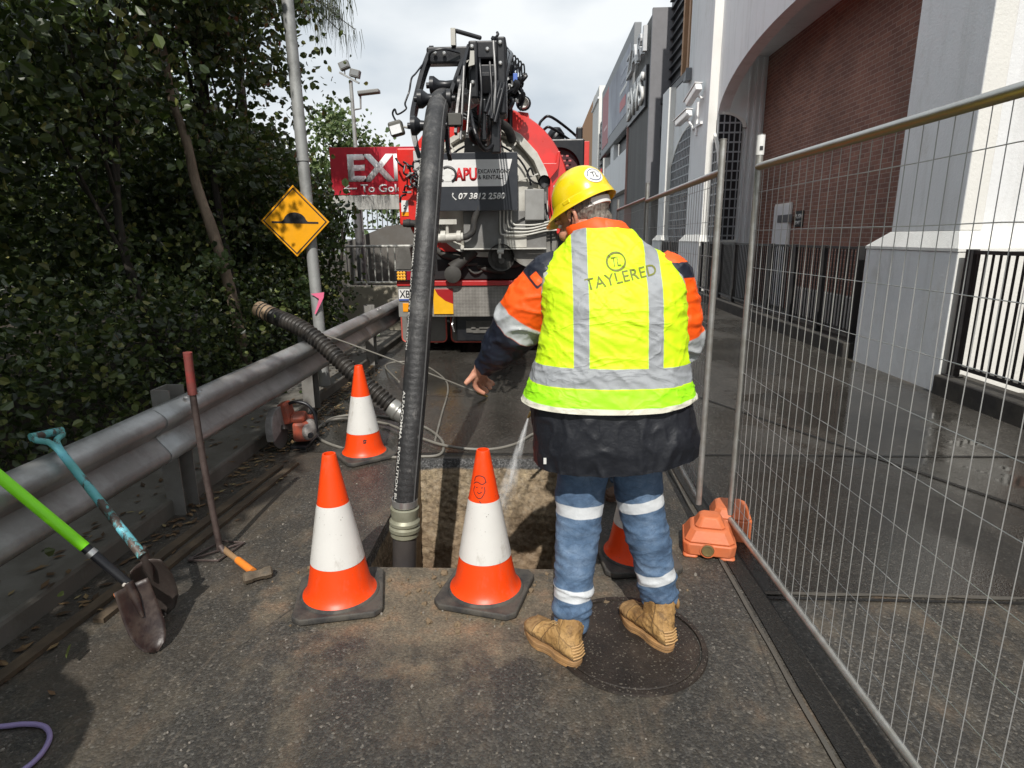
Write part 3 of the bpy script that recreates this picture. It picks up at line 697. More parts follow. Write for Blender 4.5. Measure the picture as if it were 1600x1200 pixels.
# tank
Rx90 = Matrix.Rotation(R(-90), 4, 'X')
CX, CZ = -.67, 2.12
T0 = Matrix.Translation((CX, 8.0, CZ)) @ Rx90
bm = NB(); lathe(bm, [(.9, .30), (.95, .32), (.95, 6.2), (.6, 6.5)], 56, T0); tk = obj('tank', bm, red, vt, smooth=40)
bm = NB(); lathe(bm, [(.80, .20), (1.07, .22), (1.085, .25), (1.085, .42), (1.06, .44), (.9, .44)], 56, T0, caps=False); obj('rear_ring', bm, red, tk, smooth=40)
for d in (1.9, 3.6, 5.2):
    bm = NB(); lathe(bm, [(.94, d), (1.02, d + .02), (1.02, d + .1), (.94, d + .12)], 56, T0, caps=False); obj('band', bm, red, tk, smooth=40)
bm = NB(); lathe(bm, [(.0, -.02), (.25, -.01), (.5, .04), (.68, .12), (.74, .2)], 56, T0, caps=False); dd = obj('rear_door', bm, cream, vt, smooth=40)
bm = NB(); lathe(bm, [(.70, .16), (.73, .06), (.79, .06), (.80, .19)], 56, T0, caps=False); obj('flange', bm, cream, dd, smooth=35)
bm = NB()
for a in (18, 55, 125, 162, 90):
    q = Matrix.Translation((CX, 8.0, CZ)) @ Matrix.Rotation(R(-a), 4, 'Y'); vs = box(bm, (.47, -.005, 0), (.5, .05, .016)); 
    for v in vs: v.co = q @ v.co
obj('rib', bm, cream, dd)
bm = NB(); tube(bm, [Vector((CX + .60 * math.cos(R(a)), 7.975, CZ + .60 * math.sin(R(a)))) for a in range(8, 176, 8)], .014, 6); obj('seal_ring', bm, blackp, dd, smooth=60)
# cream side frame on the right edge of the door
bm = NB(); prism(bm, [(-.42, 2.93), (-.20, 2.81), (.0, 2.60), (.11, 2.40), (.14, 2.32), (.14, 1.62), (.05, 1.62), (.05, 2.3), (-.04, 2.5), (-.24, 2.72), (-.44, 2.85)], .05, PB(0, 8.02, 0)); obj('door_frame', bm, cream, vt, bevel=.006)
for z in (2.30, 1.98): 
    bm = NB(); lathe(bm, [(.012, 0), (.010, .012)], 8, PB(.10, 7.99, z)); obj('bolt', bm, blackp, vt)
B('control_box', (-.15, 7.82, 1.78), (.09, 7.98, 2.15), M('box_grey', (.28, .28, .27), .6, dirt=.2), bev=.012)
bm = NB(); lathe(bm, [(.001, 0), (.06, .01), (.075, .05), (.075, .09)], 16, PB(.09, 7.93, 2.24), caps=False); obj('work_lamp', bm, blackp, vt, smooth=50)
bm = NB(); tube(bm, curve([(.05, 7.92, 2.21), (-.05, 7.88, 2.24), (-.12, 7.88, 2.32), (-.08, 7.88, 2.40), (-.04, 7.9, 2.32)], 6), .012, 6); tube(bm, curve([(.09, 7.9, 2.12), (.12, 7.88, 1.9), (.17, 7.88, 1.7), (.18, 7.9, 1.5)], 6), .012, 6); tube(bm, curve([(.06, 7.9, 2.1), (.08, 7.88, 1.95), (.10, 7.88, 1.7)], 5), .009, 6)
obj('cable', bm, blackp, vt, smooth=60)
bm = NB(); tube(bm, [(.10, 7.89, 2.12), (.11, 7.88, 1.98)], .02, 8); tube(bm, [(.12, 7.88, 1.84), (.14, 7.88, 1.78)], .02, 8); obj('fitting', bm, steel, vt)
# hydraulic motor on top of the door
bm = NB(); prism(bm, [(-.2, 0), (.2, 0), (.16, .32), (.08, .42), (-.08, .42), (-.16, .32)], .06, PB(-.70, 7.93, 2.58)); mo = obj('motor_plate', bm, M('motor_grey', (.07, .07, .07), .5, dirt=.4), vt, bevel=.01)
bm = NB(); lathe(bm, [(.12, 0), (.13, .05), (.10, .09), (.05, .11), (.045, .14), (.001, .14)], 24, PB(-.70, 7.90, 2.80), caps=False)
obj('motor', bm, blackp, mo, smooth=35)
for a in range(0, 360, 60):
    bm = NB(); lathe(bm, [(.013, 0), (.011, .012), (.001, .012)], 6, PB(-.70 + .155 * math.cos(R(a)), 7.9, 2.80 + .155 * math.sin(R(a)) * .9)); obj('bolt', bm, steel, mo)
# company board
sb = B('sign_board', (-1.32, 7.76, 1.90), (-.235, 7.80, 2.575), M('board_black', (.030, .034, .042), .38, var=.1, bump=.03), vt, .004)
bm = NB(); prism(bm, [(-.03, 0), (.0, -.03), (1.0 - .06, -.03), (.985, 0), (1.06, .28), (-.03, .28)], .004, PB(-1.36, 7.757, 2.215)); 
obj('white_field', bm, M('field_white', (.72, .72, .71), .5, bump=0), sb)
MR = M('logo_red', (.55, .015, .02), .5, bump=0); MK = M('ink_black', (.02, .02, .022), .5, bump=0)
text('lettering', 'APU', .275, .155, PB(-.865, 7.753, 2.325), MR, sb, .045)
text('lettering', 'EXCAVATIONS', .385, .05, PB(-.522, 7.753, 2.358), MK, sb, .015); text('lettering', '& RENTALS', .31, .05, PB(-.560, 7.753, 2.290), MK, sb, .015)
text('lettering', '07 3812 2580', .575, .078, PB(-.675, 7.755, 2.07), white, sb, .03, shear=.2, ext=.003)
bm = NB(); tube(bm, curve([(-1.025, 7.757, 2.11), (-1.035, 7.757, 2.075), (-1.005, 7.757, 2.04), (-.99, 7.757, 2.03)], 4), [.010] * 3 + [.006] * 7 + [.010] * 3, 6); obj('phone_mark', bm, white, sb)
bm = NB(); prism(bm, [(-.045, -.08), (.045, -.08), (.045, -.01), (.085, -.01), (0, .075), (-.085, -.01), (-.045, -.01)], .006, PB(-1.085, 7.7535, 2.325)); obj('arrow_mark', bm, white, sb)
bm = NB()
for a0, a1 in ((-60, 130), (150, 240)):
    tube(bm, [Vector((-1.085 + .10 * math.cos(R(a)), 7.753, 2.325 + .09 * math.sin(R(a)))) for a in range(a0, a1, 12)], .016, 5)
obj('ring_mark', bm, MK, sb)
# lower plate, pipework, valves
lp = B('valve_plate', (-.93, 7.92, 1.44), (.12, 7.96, 1.90), M('plate_grey', (.20, .20, .195), .6, dirt=.35), vt)
B('plate_lip', (-.93, 7.86, 1.425), (.12, 7.92, 1.445), cream, lp); B('plate_bright', (-.42, 7.905, 1.45), (-.13, 7.918, 1.62), cream, lp)
for i in range(4):
    x = -.46 + .042 * i * 1.1; z = 1.60 + .042 * i
    bm = NB(); tube(bm, curve([(x, 7.88, 1.92), (x, 7.88, z + .05), (x + .035, 7.87, z + .008), (x + .08, 7.87, z), (x + .3, 7.87, z), (.10 + .03 * i, 7.87, z + .05), (.25, 7.87, z + .06)], 6), .0115, 8); obj('pipe', bm, cream, vt, smooth=60)
bm = NB(); tube(bm, [(-.5, 7.86, 1.40), (-.42, 7.86, 1.40)], .03, 10); tube(bm, [(-.47, 7.86, 1.56), (-.47, 7.86, 1.32)], .02, 10); obj('tap', bm, cream, vt)
bm = NB(); tube(bm, curve([(-.72, 7.8, 1.95), (-.78, 7.8, 1.78), (-.8, 7.8, 1.66), (-.86, 7.8, 1.60), (-.92, 7.8, 1.58)], 6), .042, 10); obj('elbow_hose', bm, rubber, vt, smooth=60)
bm = NB(); tube(bm, [(-1.32, 7.8, 1.57), (-.92, 7.8, 1.59)], [.055, .05], 12); tube(bm, [(-1.0, 7.8, 1.59), (-.95, 7.8, 1.59)], .075, 12); tube(bm, [(-1.2, 7.8, 1.59), (-1.14, 7.8, 1.59)], .075, 12); tube(bm, [(-1.12, 7.8, 1.6), (-1.12, 7.8, 1.74)], .02, 8); box(bm, (-1.13, 7.78, 1.77), (.27, .05, .06)); obj('ball_valve', bm, cream, vt, smooth=40)
bm = NB(); lathe(bm, [(.001, 0), (.3, .02), (.32, .06), (.32, .12)], 30, PB(-.05, 8.0, 1.52), caps=False); obj('sump_cover', bm, M('sump_grey', (.22, .215, .2), .5, dirt=.5), vt, smooth=40)
bm = NB(); lathe(bm, [(.001, 0), (.13, .01), (.15, .05), (.17, .2)], 24, PB(-.45, 8.02, 1.33), caps=False); lathe(bm, [(.04, 0), (.04, .1), (.001, .1)], 12, PB(-.45, 7.98, 1.29), caps=False); obj('drain', bm, grime, vt, smooth=40)
# dark underbody: drain valve and grimy hoses, darkened in colour for the shade
bm = NB()
for a in range(7):
    x = -1.15 + .16 * a + rng.uniform(-.05, .05); z = 1.1 + rng.uniform(0, .25); tube(bm, curve([(x - .2, 8.2, z + .1), (x, 8.1, z + rng.uniform(-.15, .1)), (x + .25, 8.2, z)], 5), rng.uniform(.015, .05), 8)
tube(bm, [(-1.1, 8.0, 1.18), (-.95, 8.05, 1.3), (-.85, 8.1, 1.42)], [.09, .07, .11], 12); lathe(bm, [(.09, 0), (.11, .03), (.11, .08), (.06, .1)], 16, PB(-1.08, 7.95, 1.12))
obj('underbody_hoses', bm, M('shaded_grime', (.05, .047, .042), .7, var=.4, dirt=.5, dirtcol=(.02, .018, .016)), vt, smooth=50)
B('shade_backing', (-1.5, 8.14, 1.04), (.36, 8.18, 1.40), M('shade_black', (.006, .006, .007), .7, dirt=.2, dirtcol=(.02, .018, .016))); B('sub_frame', (-1.35, 8.3, 1.03), (.3, 8.36, 1.13), blackp); B('sub_frame', (-1.5, 8.9, 1.0), (.5, 9.0, 2.2), blackp)  # black backing added to paint in the shade under the tank
# left red cabinet
cb = B('side_cabinet', (-1.74, 7.92, 1.74), (-1.40, 9.5, 2.66), red, vt, .02)
st = B('sticker', (-1.71, 7.912, 1.90), (-1.62, 7.9195, 2.04), white, cb, .001); text('lettering', '2', .035, .05, PB(-1.665, 7.908, 1.96), MK, st)
B('sticker_band', (-1.71, 7.912, 1.85), (-1.62, 7.9195, 1.895), M('amber', (.85, .32, .01)), cb, .001)
B('top_plate', (-1.52, 7.86, 2.33), (-1.42, 7.915, 2.62), M('plate_pale', (.5, .5, .49), .5), cb)
bm = NB(); tube(bm, [(-1.68, 7.86, 1.76), (-1.35, 7.86, 1.75)], .045, 10); tube(bm, [(-1.64, 7.85, 1.76), (-1.59, 7.85, 1.76)], .052, 10); obj('cabinet_pipe', bm, rubber, cb, smooth=60)
bm = NB()
for k in range(16):
    a = Vector((-1.64 + rng.uniform(0, .2), 7.82, 2.1 + rng.uniform(0, .35))); b = a + Vector((rng.uniform(-.1, .14), rng.uniform(-.05, .02), rng.uniform(-.14, .14)))
    tube(bm, curve([a, (a + b) / 2 + Vector((rng.uniform(-.06, .06), -.05, rng.uniform(-.05, .05))), b], 4), .013, 6)
obj('hose_bundle', bm, blackp, vt, smooth=60)
for k in range(8):
    a = Vector((-1.62 + rng.uniform(0, .16), 7.79, 2.12 + rng.uniform(0, .3))); bm = NB(); tube(bm, [a, a + Vector((.05, 0, rng.uniform(-.03, .03)))], .016, 6); obj('coupling', bm, steel, vt, smooth=60)
# right: black box, guard disc, rails, gusset
B('pump_box', (.05, 8.75, 2.0), (.64, 9.6, 2.86), blackp, bev=.02)
bm = NB(); lathe(bm, [(.001, 0), (.26, 0), (.28, .03), (.28, .08)], 30, PB(.30, 8.72, 2.46), caps=False); gd = obj('guard_disc', bm, M('maroon', (.05, .008, .012), .6), vt, smooth=40)
for r_ in range(7):
    for c_ in range(4):
        x = .18 + .075 * c_ + (.037 if r_ % 2 else 0); z = 2.26 + .062 * r_
        if (x - .30) ** 2 + (z - 2.46) ** 2 < .22 ** 2: B('slot', (x - .018, 8.672, z - .01), (x + .018, 8.678, z + .01), M('slot_red', (.5, .12, .12), .5), gd, .002)
bm = NB(); prism(bm, [(.0, 2.48), (.24, 2.48), (.26, 2.62), (.29, 2.62), (.27, 2.42), (.12, 2.24), (.09, 2.26)][::-1], .06, PB(0, 8.15, 0)); obj('gusset', bm, red, vt, bevel=.004)
bm = NB(); prism(bm, [(.17, 2.3), (.24, 2.1), (.30, 1.62), (.22, 1.62), (.16, 2.1)][::-1], .05, PB(0, 8.1, 0)); obj('hinge_arm', bm, red, vt, bevel=.004)
bm = NB(); tube(bm, [(.25, 8.2, 2.18), (.52, 8.25, 2.26)], .02, 8); lathe(bm, [(.05, 0), (.05, .06)], 12, PB(.24, 8.15, 2.17)); obj('linkage', bm, cream, vt)
for a in (((.02, 8.7, 2.62), (.02, 8.7, 2.98), (.08, 8.7, 3.10), (.2, 8.7, 3.12), (.55, 9.2, 2.96), (.60, 9.3, 2.86), (.6, 9.3, 2.6)), ((.04, 8.72, 2.9), (.10, 8.72, 2.98), (.2, 8.72, 2.99), (.55, 9.2, 2.85))):
    bm = NB(); tube(bm, curve(a, 5), .018, 8); obj('hand_rail', bm, blackp, vt, smooth=60)
B('exhaust', (.54, 9.0, 2.3), (.63, 9.1, 3.05), blackp, bev=.02)
bm = NB(); lathe(bm, [(.12, 0), (.12, .1), (.06, .18), (.001, .18)], 20, PG(.26, 9.0, 2.86)); obj('air_filter', bm, blackp, vt, smooth=40)
B('cab', (-1.85, 14.2, 1.0), (.62, 16.2, 3.1), red, bev=.1); B('side_skirt', (-1.85, 9.6, 1.1), (-1.6, 14.0, 1.9), grime); B('side_skirt', (.4, 9.7, 1.1), (.62, 14.0, 2.0), red)
# top of the tank: lamp tower, turret
bm = NB(); prism(bm, [(-.30, 2.95), (-.06, 2.86), (-.11, 3.10), (-.24, 3.12)][::-1], .1, PB(0, 8.3, 0)); tp = obj('lamp_bracket', bm, red, vt, bevel=.004)
bm = NB(); lathe(bm, [(.001, 0), (.065, 0), (.075, .02), (.06, .08)], 16, PB(-.17, 8.22, 3.20), caps=False); sl = obj('spot_lamp', bm, white, tp, smooth=40)
bm = NB(); tube(bm, [Vector((-.17 + .085 * math.cos(R(a)), 8.2, 3.20 + .08 * math.sin(R(a)))) for a in range(0, 370, 24)], .012, 6); obj('lamp_rim', bm, blackp, sl)
for x in (-.50, -.40): B('turret_lug', (x, 7.9, 2.95), (x + .04, 8.2, 3.30), red, bev=.01)
tb = B('turret', (-.92, 7.75, 3.02), (-.50, 8.35, 3.62), blackp, vt, .03)
bm = NB(); lathe(bm, [(.26, 0), (.30, .05), (.30, .12), (.2, .2)], 30, PG(-.70, 8.05, 2.98)); obj('slew_ring', bm, red, tb, smooth=40)
bm = NB(); lathe(bm, [(.075, 0), (.075, .02), (.07, .1), (.05, .13), (.001, .135)], 18, PG(-.60, 7.60, 3.06)); obj('beacon', bm, M('beacon_amber', (.75, .12, .01), .15, bump=0, coat=.5), vt, smooth=40)
B('beacon_base', (-.69, 7.5, 2.95), (-.51, 7.7, 3.06), M('base_red', (.3, .02, .03), .5), vt)
bm = NB(); tube(bm, curve([(-.95, 7.6, 3.0), (-.8, 7.6, 2.98), (-.55, 7.55, 2.92), (-.36, 7.72, 2.84), (-.30, 7.86, 2.72)], 8), .055, 10); obj('corrugated_duct', bm, rubber, vt, smooth=60)
for k in range(4):
    bm = NB(); tube(bm, curve([(-.95 - .02 * k, 7.6, 3.06 - .03 * k), (-.8, 7.55, 3.03 - .04 * k), (-.6, 7.55, 2.9 - .05 * k), (-.45 - .06 * k, 7.84, 2.74)], 6), .018, 6); obj('hydraulic_line', bm, blackp, vt, smooth=60)
bm = NB(); tube(bm, [(-.33, 8.0, 2.9), (-.33, 8.0, 3.42)], .032, 10); obj('vent_pipe', bm, blackp, vt, smooth=60)
# tangle of valves beside the turret
bm = NB()
for k in range(75):
    a = Vector((-.55 + rng.uniform(0, .34), 7.7 + rng.uniform(-.1, .1), 0)); a.z = 3.76 - (a.x + .55) * 1.1 - rng.uniform(0, .38)
    d = Vector((rng.uniform(-.03, .08), 0, rng.uniform(-.12, .12))); tube(bm, curve([a, a + d * .5 + Vector((.04, -.03, .02)), a + d], 3), rng.uniform(.014, .034), 6)
for k in range(10):
    a = Vector((-.5 + .033 * k, 7.68, 3.62 - .03 * k)); tube(bm, curve([a, a + Vector((.01, 0, .13)), a + Vector((.05, 0, .16)), a + Vector((.06, 0, .02))], 5), .011, 6)
for k in range(5):
    a = Vector((-.23, 7.7, 3.25)); tube(bm, curve([a, a + Vector((.05 + .01 * k, 0, -.05)), a + Vector((.03, 0, -.15 - .02 * k)), a + Vector((-.02 + .01 * k, 0, -.08))], 5), .007, 5)
obj('valve_tangle', bm, blackp, vt, smooth=50)
bm = NB()
for k in range(40):
    a = Vector((-.48 + rng.uniform(0, .26), 7.62, 0)); a.z = 3.66 - (a.x + .55) * 1.0 - rng.uniform(0, .25); tube(bm, [a, a + Vector((rng.uniform(-.01, .03), 0, rng.uniform(-.05, .05)))], rng.uniform(.012, .022), 6)
obj('valve_fittings', bm, steel, vt, smooth=50)
B('blue_valve', (-.275, 7.58, 3.31), (-.225, 7.62, 3.40), M('valve_blue', (.08, .16, .5), .4), vt)
# boom and hose guide
def beam2(name, a, b, w_, h_, mat, parent):
    a, b = Vector(a), Vector(b); q = (b - a).to_track_quat('Y', 'Z').to_matrix(); bm = NB(); box(bm, (a + b) / 2, (w_, (b - a).length, h_), q); return obj(name, bm, mat, parent, bevel=.01)
bo_ = beam2('boom', (-.72, 7.9, 3.60), (-.36, 4.50, 2.66), .24, .20, blackp, vt)
beam2('hydraulic_ram', (-.55, 7.7, 3.2), (-.43, 5.4, 2.75), .07, .07, blackp, bo_); beam2('inner_boom', (-.34, 4.6, 2.66), (-.32, 4.26, 2.54), .10, .12, blackp, bo_)
bm = NB()
for k in range(4): tube(bm, curve([(-.33 + .02 * k, 4.15, 2.35 - .02 * k), (-.25 + .02 * k, 4.4, 2.68), (-.30 + .03 * k, 5.2, 2.98), (-.5 + .03 * k, 7.0, 3.48), (-.55, 7.7, 3.55)], 6), .012, 6)
obj('boom_hoses', bm, blackp, bo_, smooth=60)
bm = NB(); bx(bm, (-.72, 4.32, 2.685), (-.44, 4.42, 2.785)); bx(bm, (-.44, 4.26, 2.46), (-.38, 4.46, 2.80)); bx(bm, (-.26, 4.26, 2.36), (-.20, 4.46, 2.82)); bx(bm, (-.44, 4.30, 2.70), (-.20, 4.46, 2.81)); bx(bm, (-.375, 4.33, 2.40), (-.265, 4.40, 2.68)); g1 = obj('guide_head', bm, blackp, vt, bevel=.012)
bm = NB(); bx(bm, (-.555, 4.3, 2.785), (-.525, 4.35, 2.885)); obj('bracket', bm, M('pale_bracket', (.45, .44, .40), .5), g1); beam2('bracket_bar', (-.53, 4.32, 2.875), (-.36, 4.35, 2.835), .03, .025, blackp, g1)
bm = NB(); prism(bm, [(0, 0), (.08, .02), (.08, .1), (.055, .1), (.05, .05), (.02, .04), (.01, -.12), (-.02, -.12)], .02, PB(-.475, 4.20, 2.62)); obj('pale_lug', bm, M('pale_bracket', (.45, .44, .40)), g1)
def plate(pts, w_, t_, nm='guide_plate', mt=None):
    P = curve(pts, 8); bm = NB(); prev = None
    T, _ = frames(P)
    for p, t in zip(P, T):
        s_ = t.cross(Vector((1, 0, 0))).normalized(); q = [p + Vector((dx, 0, 0)) + s_ * dz for dx, dz in ((-t_, -w_), (t_, -w_), (t_, w_), (-t_, w_))]
        r_ = [bm.verts.new(v) for v in q]
        if prev: 
            for k in range(4): bm.faces.new((prev[k], prev[(k + 1) % 4], r_[(k + 1) % 4], r_[k]))
        else: bm.faces.new(r_[::-1])
        prev = r_
    bm.faces.new(prev); bmesh.ops.recalc_face_normals(bm, faces=bm.faces[:]); return obj(nm, bm, mt or blackp, vt)
plate([(-.69, 4.38, 2.78), (-.735, 4.28, 2.62), (-.77, 4.16, 2.42), (-.775, 4.05, 2.28), (-.755, 4.0, 2.15), (-.715, 3.95, 2.03)], .035, .014)
plate([(-.45, 4.40, 2.78), (-.50, 4.28, 2.62), (-.545, 4.16, 2.44), (-.56, 4.05, 2.28), (-.555, 4.0, 2.16), (-.54, 3.95, 2.06)], .035, .012)
plate([(-.44, 4.30, 2.77), (-.465, 4.10, 2.54), (-.49, 4.02, 2.34), (-.50, 3.98, 2.20)], .022, .008)
plate([(-.655, 4.52, 2.50), (-.67, 4.42, 2.36), (-.69, 4.35, 2.20), (-.70, 4.22, 2.06)], .025, .010)
beam2('strut', (-.445, 4.05, 2.60), (-.47, 3.98, 2.16), .014, .02, M('worn_steel', (.2, .2, .2), .4, metal=.5), g1); beam2('strut', (-.405, 4.05, 2.50), (-.43, 3.98, 2.20), .012, .02, M('worn_steel', (.2, .2, .2)), g1)
def roller(x0, x1, y, z):
    c = (x0 + x1) / 2; w_ = x1 - x0; bm = NB(); My = Matrix.Translation((x0, y, z)) @ Matrix.Rotation(R(90), 4, 'Y')
    lathe(bm, [(.018, -.02), (.018, 0), (.055, .005), (.055, .03), (.03, w_ * .3), (.026, w_ * .5), (.03, w_ * .7), (.055, w_ - .03), (.055, w_ - .005), (.018, w_), (.018, w_ + .02)], 20, My); obj('roller', bm, blackp, vt, smooth=35)
roller(-.69, -.475, 4.22, 2.53); roller(-.735, -.52, 4.02, 2.41); roller(-.745, -.55, 3.83, 2.225)
B('junction_box', (-.545, 3.95, 2.245), (-.46, 4.02, 2.315), M('junction', (.07, .068, .06), .6), bev=.004); B('junction_box', (-.585, 3.92, 2.26), (-.56, 3.98, 2.32), M('junction_pale', (.4, .4, .38), .6), bev=.004)
for k, (x, z) in enumerate(((-.415, 2.76), (-.235, 2.78), (-.235, 2.66), (-.235, 2.50), (-.415, 2.55), (-.32, 2.755), (-.60, 2.735), (-.66, 2.74))):
    bm = NB(); lathe(bm, [(.013, 0), (.013, .01), (.006, .014)], 8, PB(x, 4.255 if k < 5 else 4.30, z)); obj('bolt', bm, steel, g1)
for x0, z0, z1 in ((-.275, 2.78, 2.30), (-.30, 2.66, 2.25), (-.365, 2.68, 2.28)):
    bm = NB(); tube(bm, curve([(x0, 4.22, z0), (x0 + .012, 4.18, (z0 + z1) / 2), (x0 - .01, 4.2, z1), (x0 - .05, 4.6, z1 - .03)], 5), .009, 6); obj('ram_pipe', bm, M('worn_steel', (.2, .2, .2), .4, metal=.5) if z0 > 2.7 else blackp, g1, smooth=60)
bm = NB(); bx(bm, (-.30, 4.22, 2.12), (-.24, 4.30, 2.36)); bx(bm, (-.36, 4.24, 2.20), (-.33, 4.30, 2.45)); tube(bm, curve([(-.42, 4.1, 2.35), (-.38, 4.0, 2.2), (-.33, 4.1, 2.12), (-.27, 4.3, 2.2)], 5), .014, 6); obj('hinge_block', bm, blackp, g1, bevel=.006)
bm = NB(); tube(bm, curve([(-.72, 4.3, 2.70), (-.77, 4.2, 2.6), (-.785, 4.12, 2.55), (-.80, 4.1, 2.47), (-.825, 4.08, 2.40), (-.815, 4.05, 2.36), (-.87, 4.05, 2.33), (-.885, 4.05, 2.36), (-.90, 4.05, 2.33), (-.87, 4.05, 2.27)], 6), .006, 6)
tube(bm, curve([(-.5, 4.3, 2.74), (-.6, 4.25, 2.75), (-.68, 4.25, 2.73), (-.70, 4.3, 2.68)], 5), .008, 6); obj('cable', bm, blackp, vt, smooth=60)
q = Matrix.Rotation(R(-14), 3, 'Y'); bm = NB(); box(bm, (-.865, 3.98, 2.235), (.085, .07, .085), q); lm = obj('flood_lamp', bm, M('lamp_case', (.10, .098, .085), .5), vt, bevel=.012)
bm = NB(); box(bm, (-.862, 3.942, 2.225), (.066, .006, .05), q); obj('lamp_glass', bm, M('lamp_glass', (.75, .76, .76), .12, bump=0), lm)
beam2('lamp_arm', (-.83, 4.0, 2.25), (-.77, 4.02, 2.24), .015, .015, M('junction_pale', (.4, .4, .38)), vt)
# suction hose with its printed line and collar
def hosemat():
    s = NT('suction_hose'); x = s.attr('hs'); n = s.noise(9, 8, .7, vec=s.vec((1, 1, .35)))
    c = s.ramp(n, [(.3, (.012, .012, .013)), (.52, (.032, .032, .033)), (.70, (.11, .108, .105))])
    sc = s.ramp(s.noise(30, 6, .7, vec=s.vec((1, 1, .5))), [(.60, 0), (.68, 1)]); c = s.mix(s.math('MULTIPLY', sc, .35), c, (.24, .23, .22))
    w_ = s.math('SINE', s.math('MULTIPLY', x, 190)); b = s.bump(w_, .12, .003); b = s.bump(s.noise(24, 7, .7), .5, .012, b)
    return s.set(Base_Color=c, Roughness=.48, Normal=b)
HP = curve([(-.735, 2.98, -.62), (-.728, 3.0, -.12), (-.712, 3.01, .15), (-.680, 3.06, .49), (-.652, 3.15, .82), (-.618, 3.28, 1.316), (-.596, 3.42, 1.70), (-.592, 3.58, 1.97), (-.60, 3.78, 2.19), (-.605, 3.98, 2.35), (-.60, 4.22, 2.45), (-.55, 4.7, 2.52), (-.60, 6.0, 2.8), (-.70, 7.4, 3.1)], 10)
HR = .065
bm = NB(); P2 = []
for i in range(len(HP) - 1):
    for k in range(3): P2.append(HP[i].lerp(HP[i + 1], k / 3))
P2.append(HP[-1]); cum = [0]
for a, b in zip(P2[:-1], P2[1:]): cum.append(cum[-1] + (b - a).length)
P2z = [i for i, p in enumerate(P2) if p.z > .05]; i0 = P2z[0]
PP = P2[i0:]; tube(bm, PP, [HR * (1 + .012 * math.sin(cum[i0 + i] * 41) * noise.noise(p * 3)) for i, p in enumerate(PP)], 32)
sh_ = thing('suction_hose', 'thick scuffed black suction hose hanging from the boom down into the trench', 'hose', (-.7, 3.0, 0))
ho = obj('hose_wall', bm, hosemat(), sh_, smooth=60)
at = ho.data.attributes.new('hs', 'FLOAT', 'POINT'); vals = []
for i in range(len(PP)): vals += [cum[i0 + i]] * 32
at.data.foreach_set('value', vals)
Tt, Uu = frames(PP)
def on_hose(s_, ang, off=.0015):
    """point at arc length s_ above the collar and angle ang (0 faces the camera, + towards the right)"""
    t = s_ + cum[i0]; k = max(0, min(len(PP) - 2, int(np.searchsorted(cum, t)) - 1 - i0)); f = (t - cum[i0 + k]) / max(1e-6, cum[i0 + k + 1] - cum[i0 + k]); p = PP[k].lerp(PP[k + 1], f); T_ = (PP[k + 1] - PP[k]).normalized()
    F = Vector((0, -1, 0)); F = (F - T_ * F.dot(T_)).normalized(); S = T_.cross(F) * 1; S = S if S.x > 0 else -S
    return p + (F * math.cos(ang) + S * math.sin(ang)) * (HR + off)
def hose_text(s_, start, length, hgt, ang0, dashed=False):
    bm = text_mesh(s_, length, hgt, .02)
    bmesh.ops.subdivide_edges(bm, edges=[e for e in bm.edges if e.calc_length() > .02], cuts=2)
    for v in bm.verts:  # reads downwards: +x of the text goes down the hose
        v.co = on_hose(start - v.co.x - length / 2, ang0 + v.co.y / HR, .0022)
    return obj('lettering', bm, M('print_white', (.62, .61, .57), .6, bump=0), ho)
hose_text('ALFAGOMMA - EVOLUTION BULLET', .74, .68, .021, -.78)
hose_text('ALFAGOMMA HEAVY DUTY EVOLUTION', 1.62, .66, .019, -.95); hose_text('ALFAGOMMA - MATERIAL', 2.05, .38, .019, -1.0)
bm = NB(); P3 = [on_hose(.08 + .05 * k, .92, .002) for k in range(int((cum[-1] - cum[i0]) / .05 * .45))]; tube(bm, P3, .0035, 4); obj('seam', bm, M('seam_grey', (.10, .10, .10), .5), ho)
al = M('collar_alloy', (.33, .33, .25), .5, metal=.35, var=.25, vs=10, dirt=.5, dirtcol=(.16, .15, .09), ds=8)
def up_along(p, t): return Matrix.Translation(p) @ Vector(t).to_track_quat('Z', 'Y').to_matrix().to_4x4()
Mc = up_along((-.7185, 3.003, .02), (.05, .02, 1))
bm = NB(); lathe(bm, [(.066, .20), (.069, .20), (.069, .165), (.065, .16)], 32, Mc, caps=False); obj('hose_clamp', bm, steel, sh_, smooth=30)
bm = NB(); lathe(bm, [(.064, .155), (.077, .15), (.074, .12), (.070, .09), (.082, .075), (.082, .06), (.071, .05), (.083, .04), (.083, .022), (.072, .01), (.075, -.01), (.066, -.02)], 32, Mc, caps=False); obj('collar', bm, al, sh_, smooth=35)
bm = NB(); lathe(bm, [(.065, -.02), (.063, -.75)], 28, Mc); obj('nozzle_pipe', bm, M('nozzle', (.045, .042, .045), .45, var=.4, vs=10, dirt=.4), sh_, smooth=40)
# ------------------------------------------------------------------ people
def remesh(bm, voxel, smooth=2, parts=None):
    me = bpy.data.meshes.new('r'); bmesh.ops.recalc_face_normals(bm, faces=bm.faces[:]); bm.to_mesh(me); bm.free()
    o = bpy.data.objects.new('r', me); COL.objects.link(o)
    md = o.modifiers.new('r', 'REMESH'); md.mode = 'VOXEL'; md.voxel_size = voxel
    if smooth: ms = o.modifiers.new('s', 'SMOOTH'); ms.factor = .5; ms.iterations = smooth
    m2 = mesh_of(o); bpy.data.objects.remove(o); r_ = NB(); r_.from_mesh(m2); bpy.data.meshes.remove(m2); return r_
def blob(bm, c, r, q=None, seg=20):
    Mx = Matrix.Translation(c) @ (q.to_4x4() if q else Matrix.Identity(4)) @ Matrix.Diagonal((*r, 1)); bmesh.ops.create_uvsphere(bm, u_segments=seg, v_segments=seg // 2 + 2, radius=1, matrix=Mx)
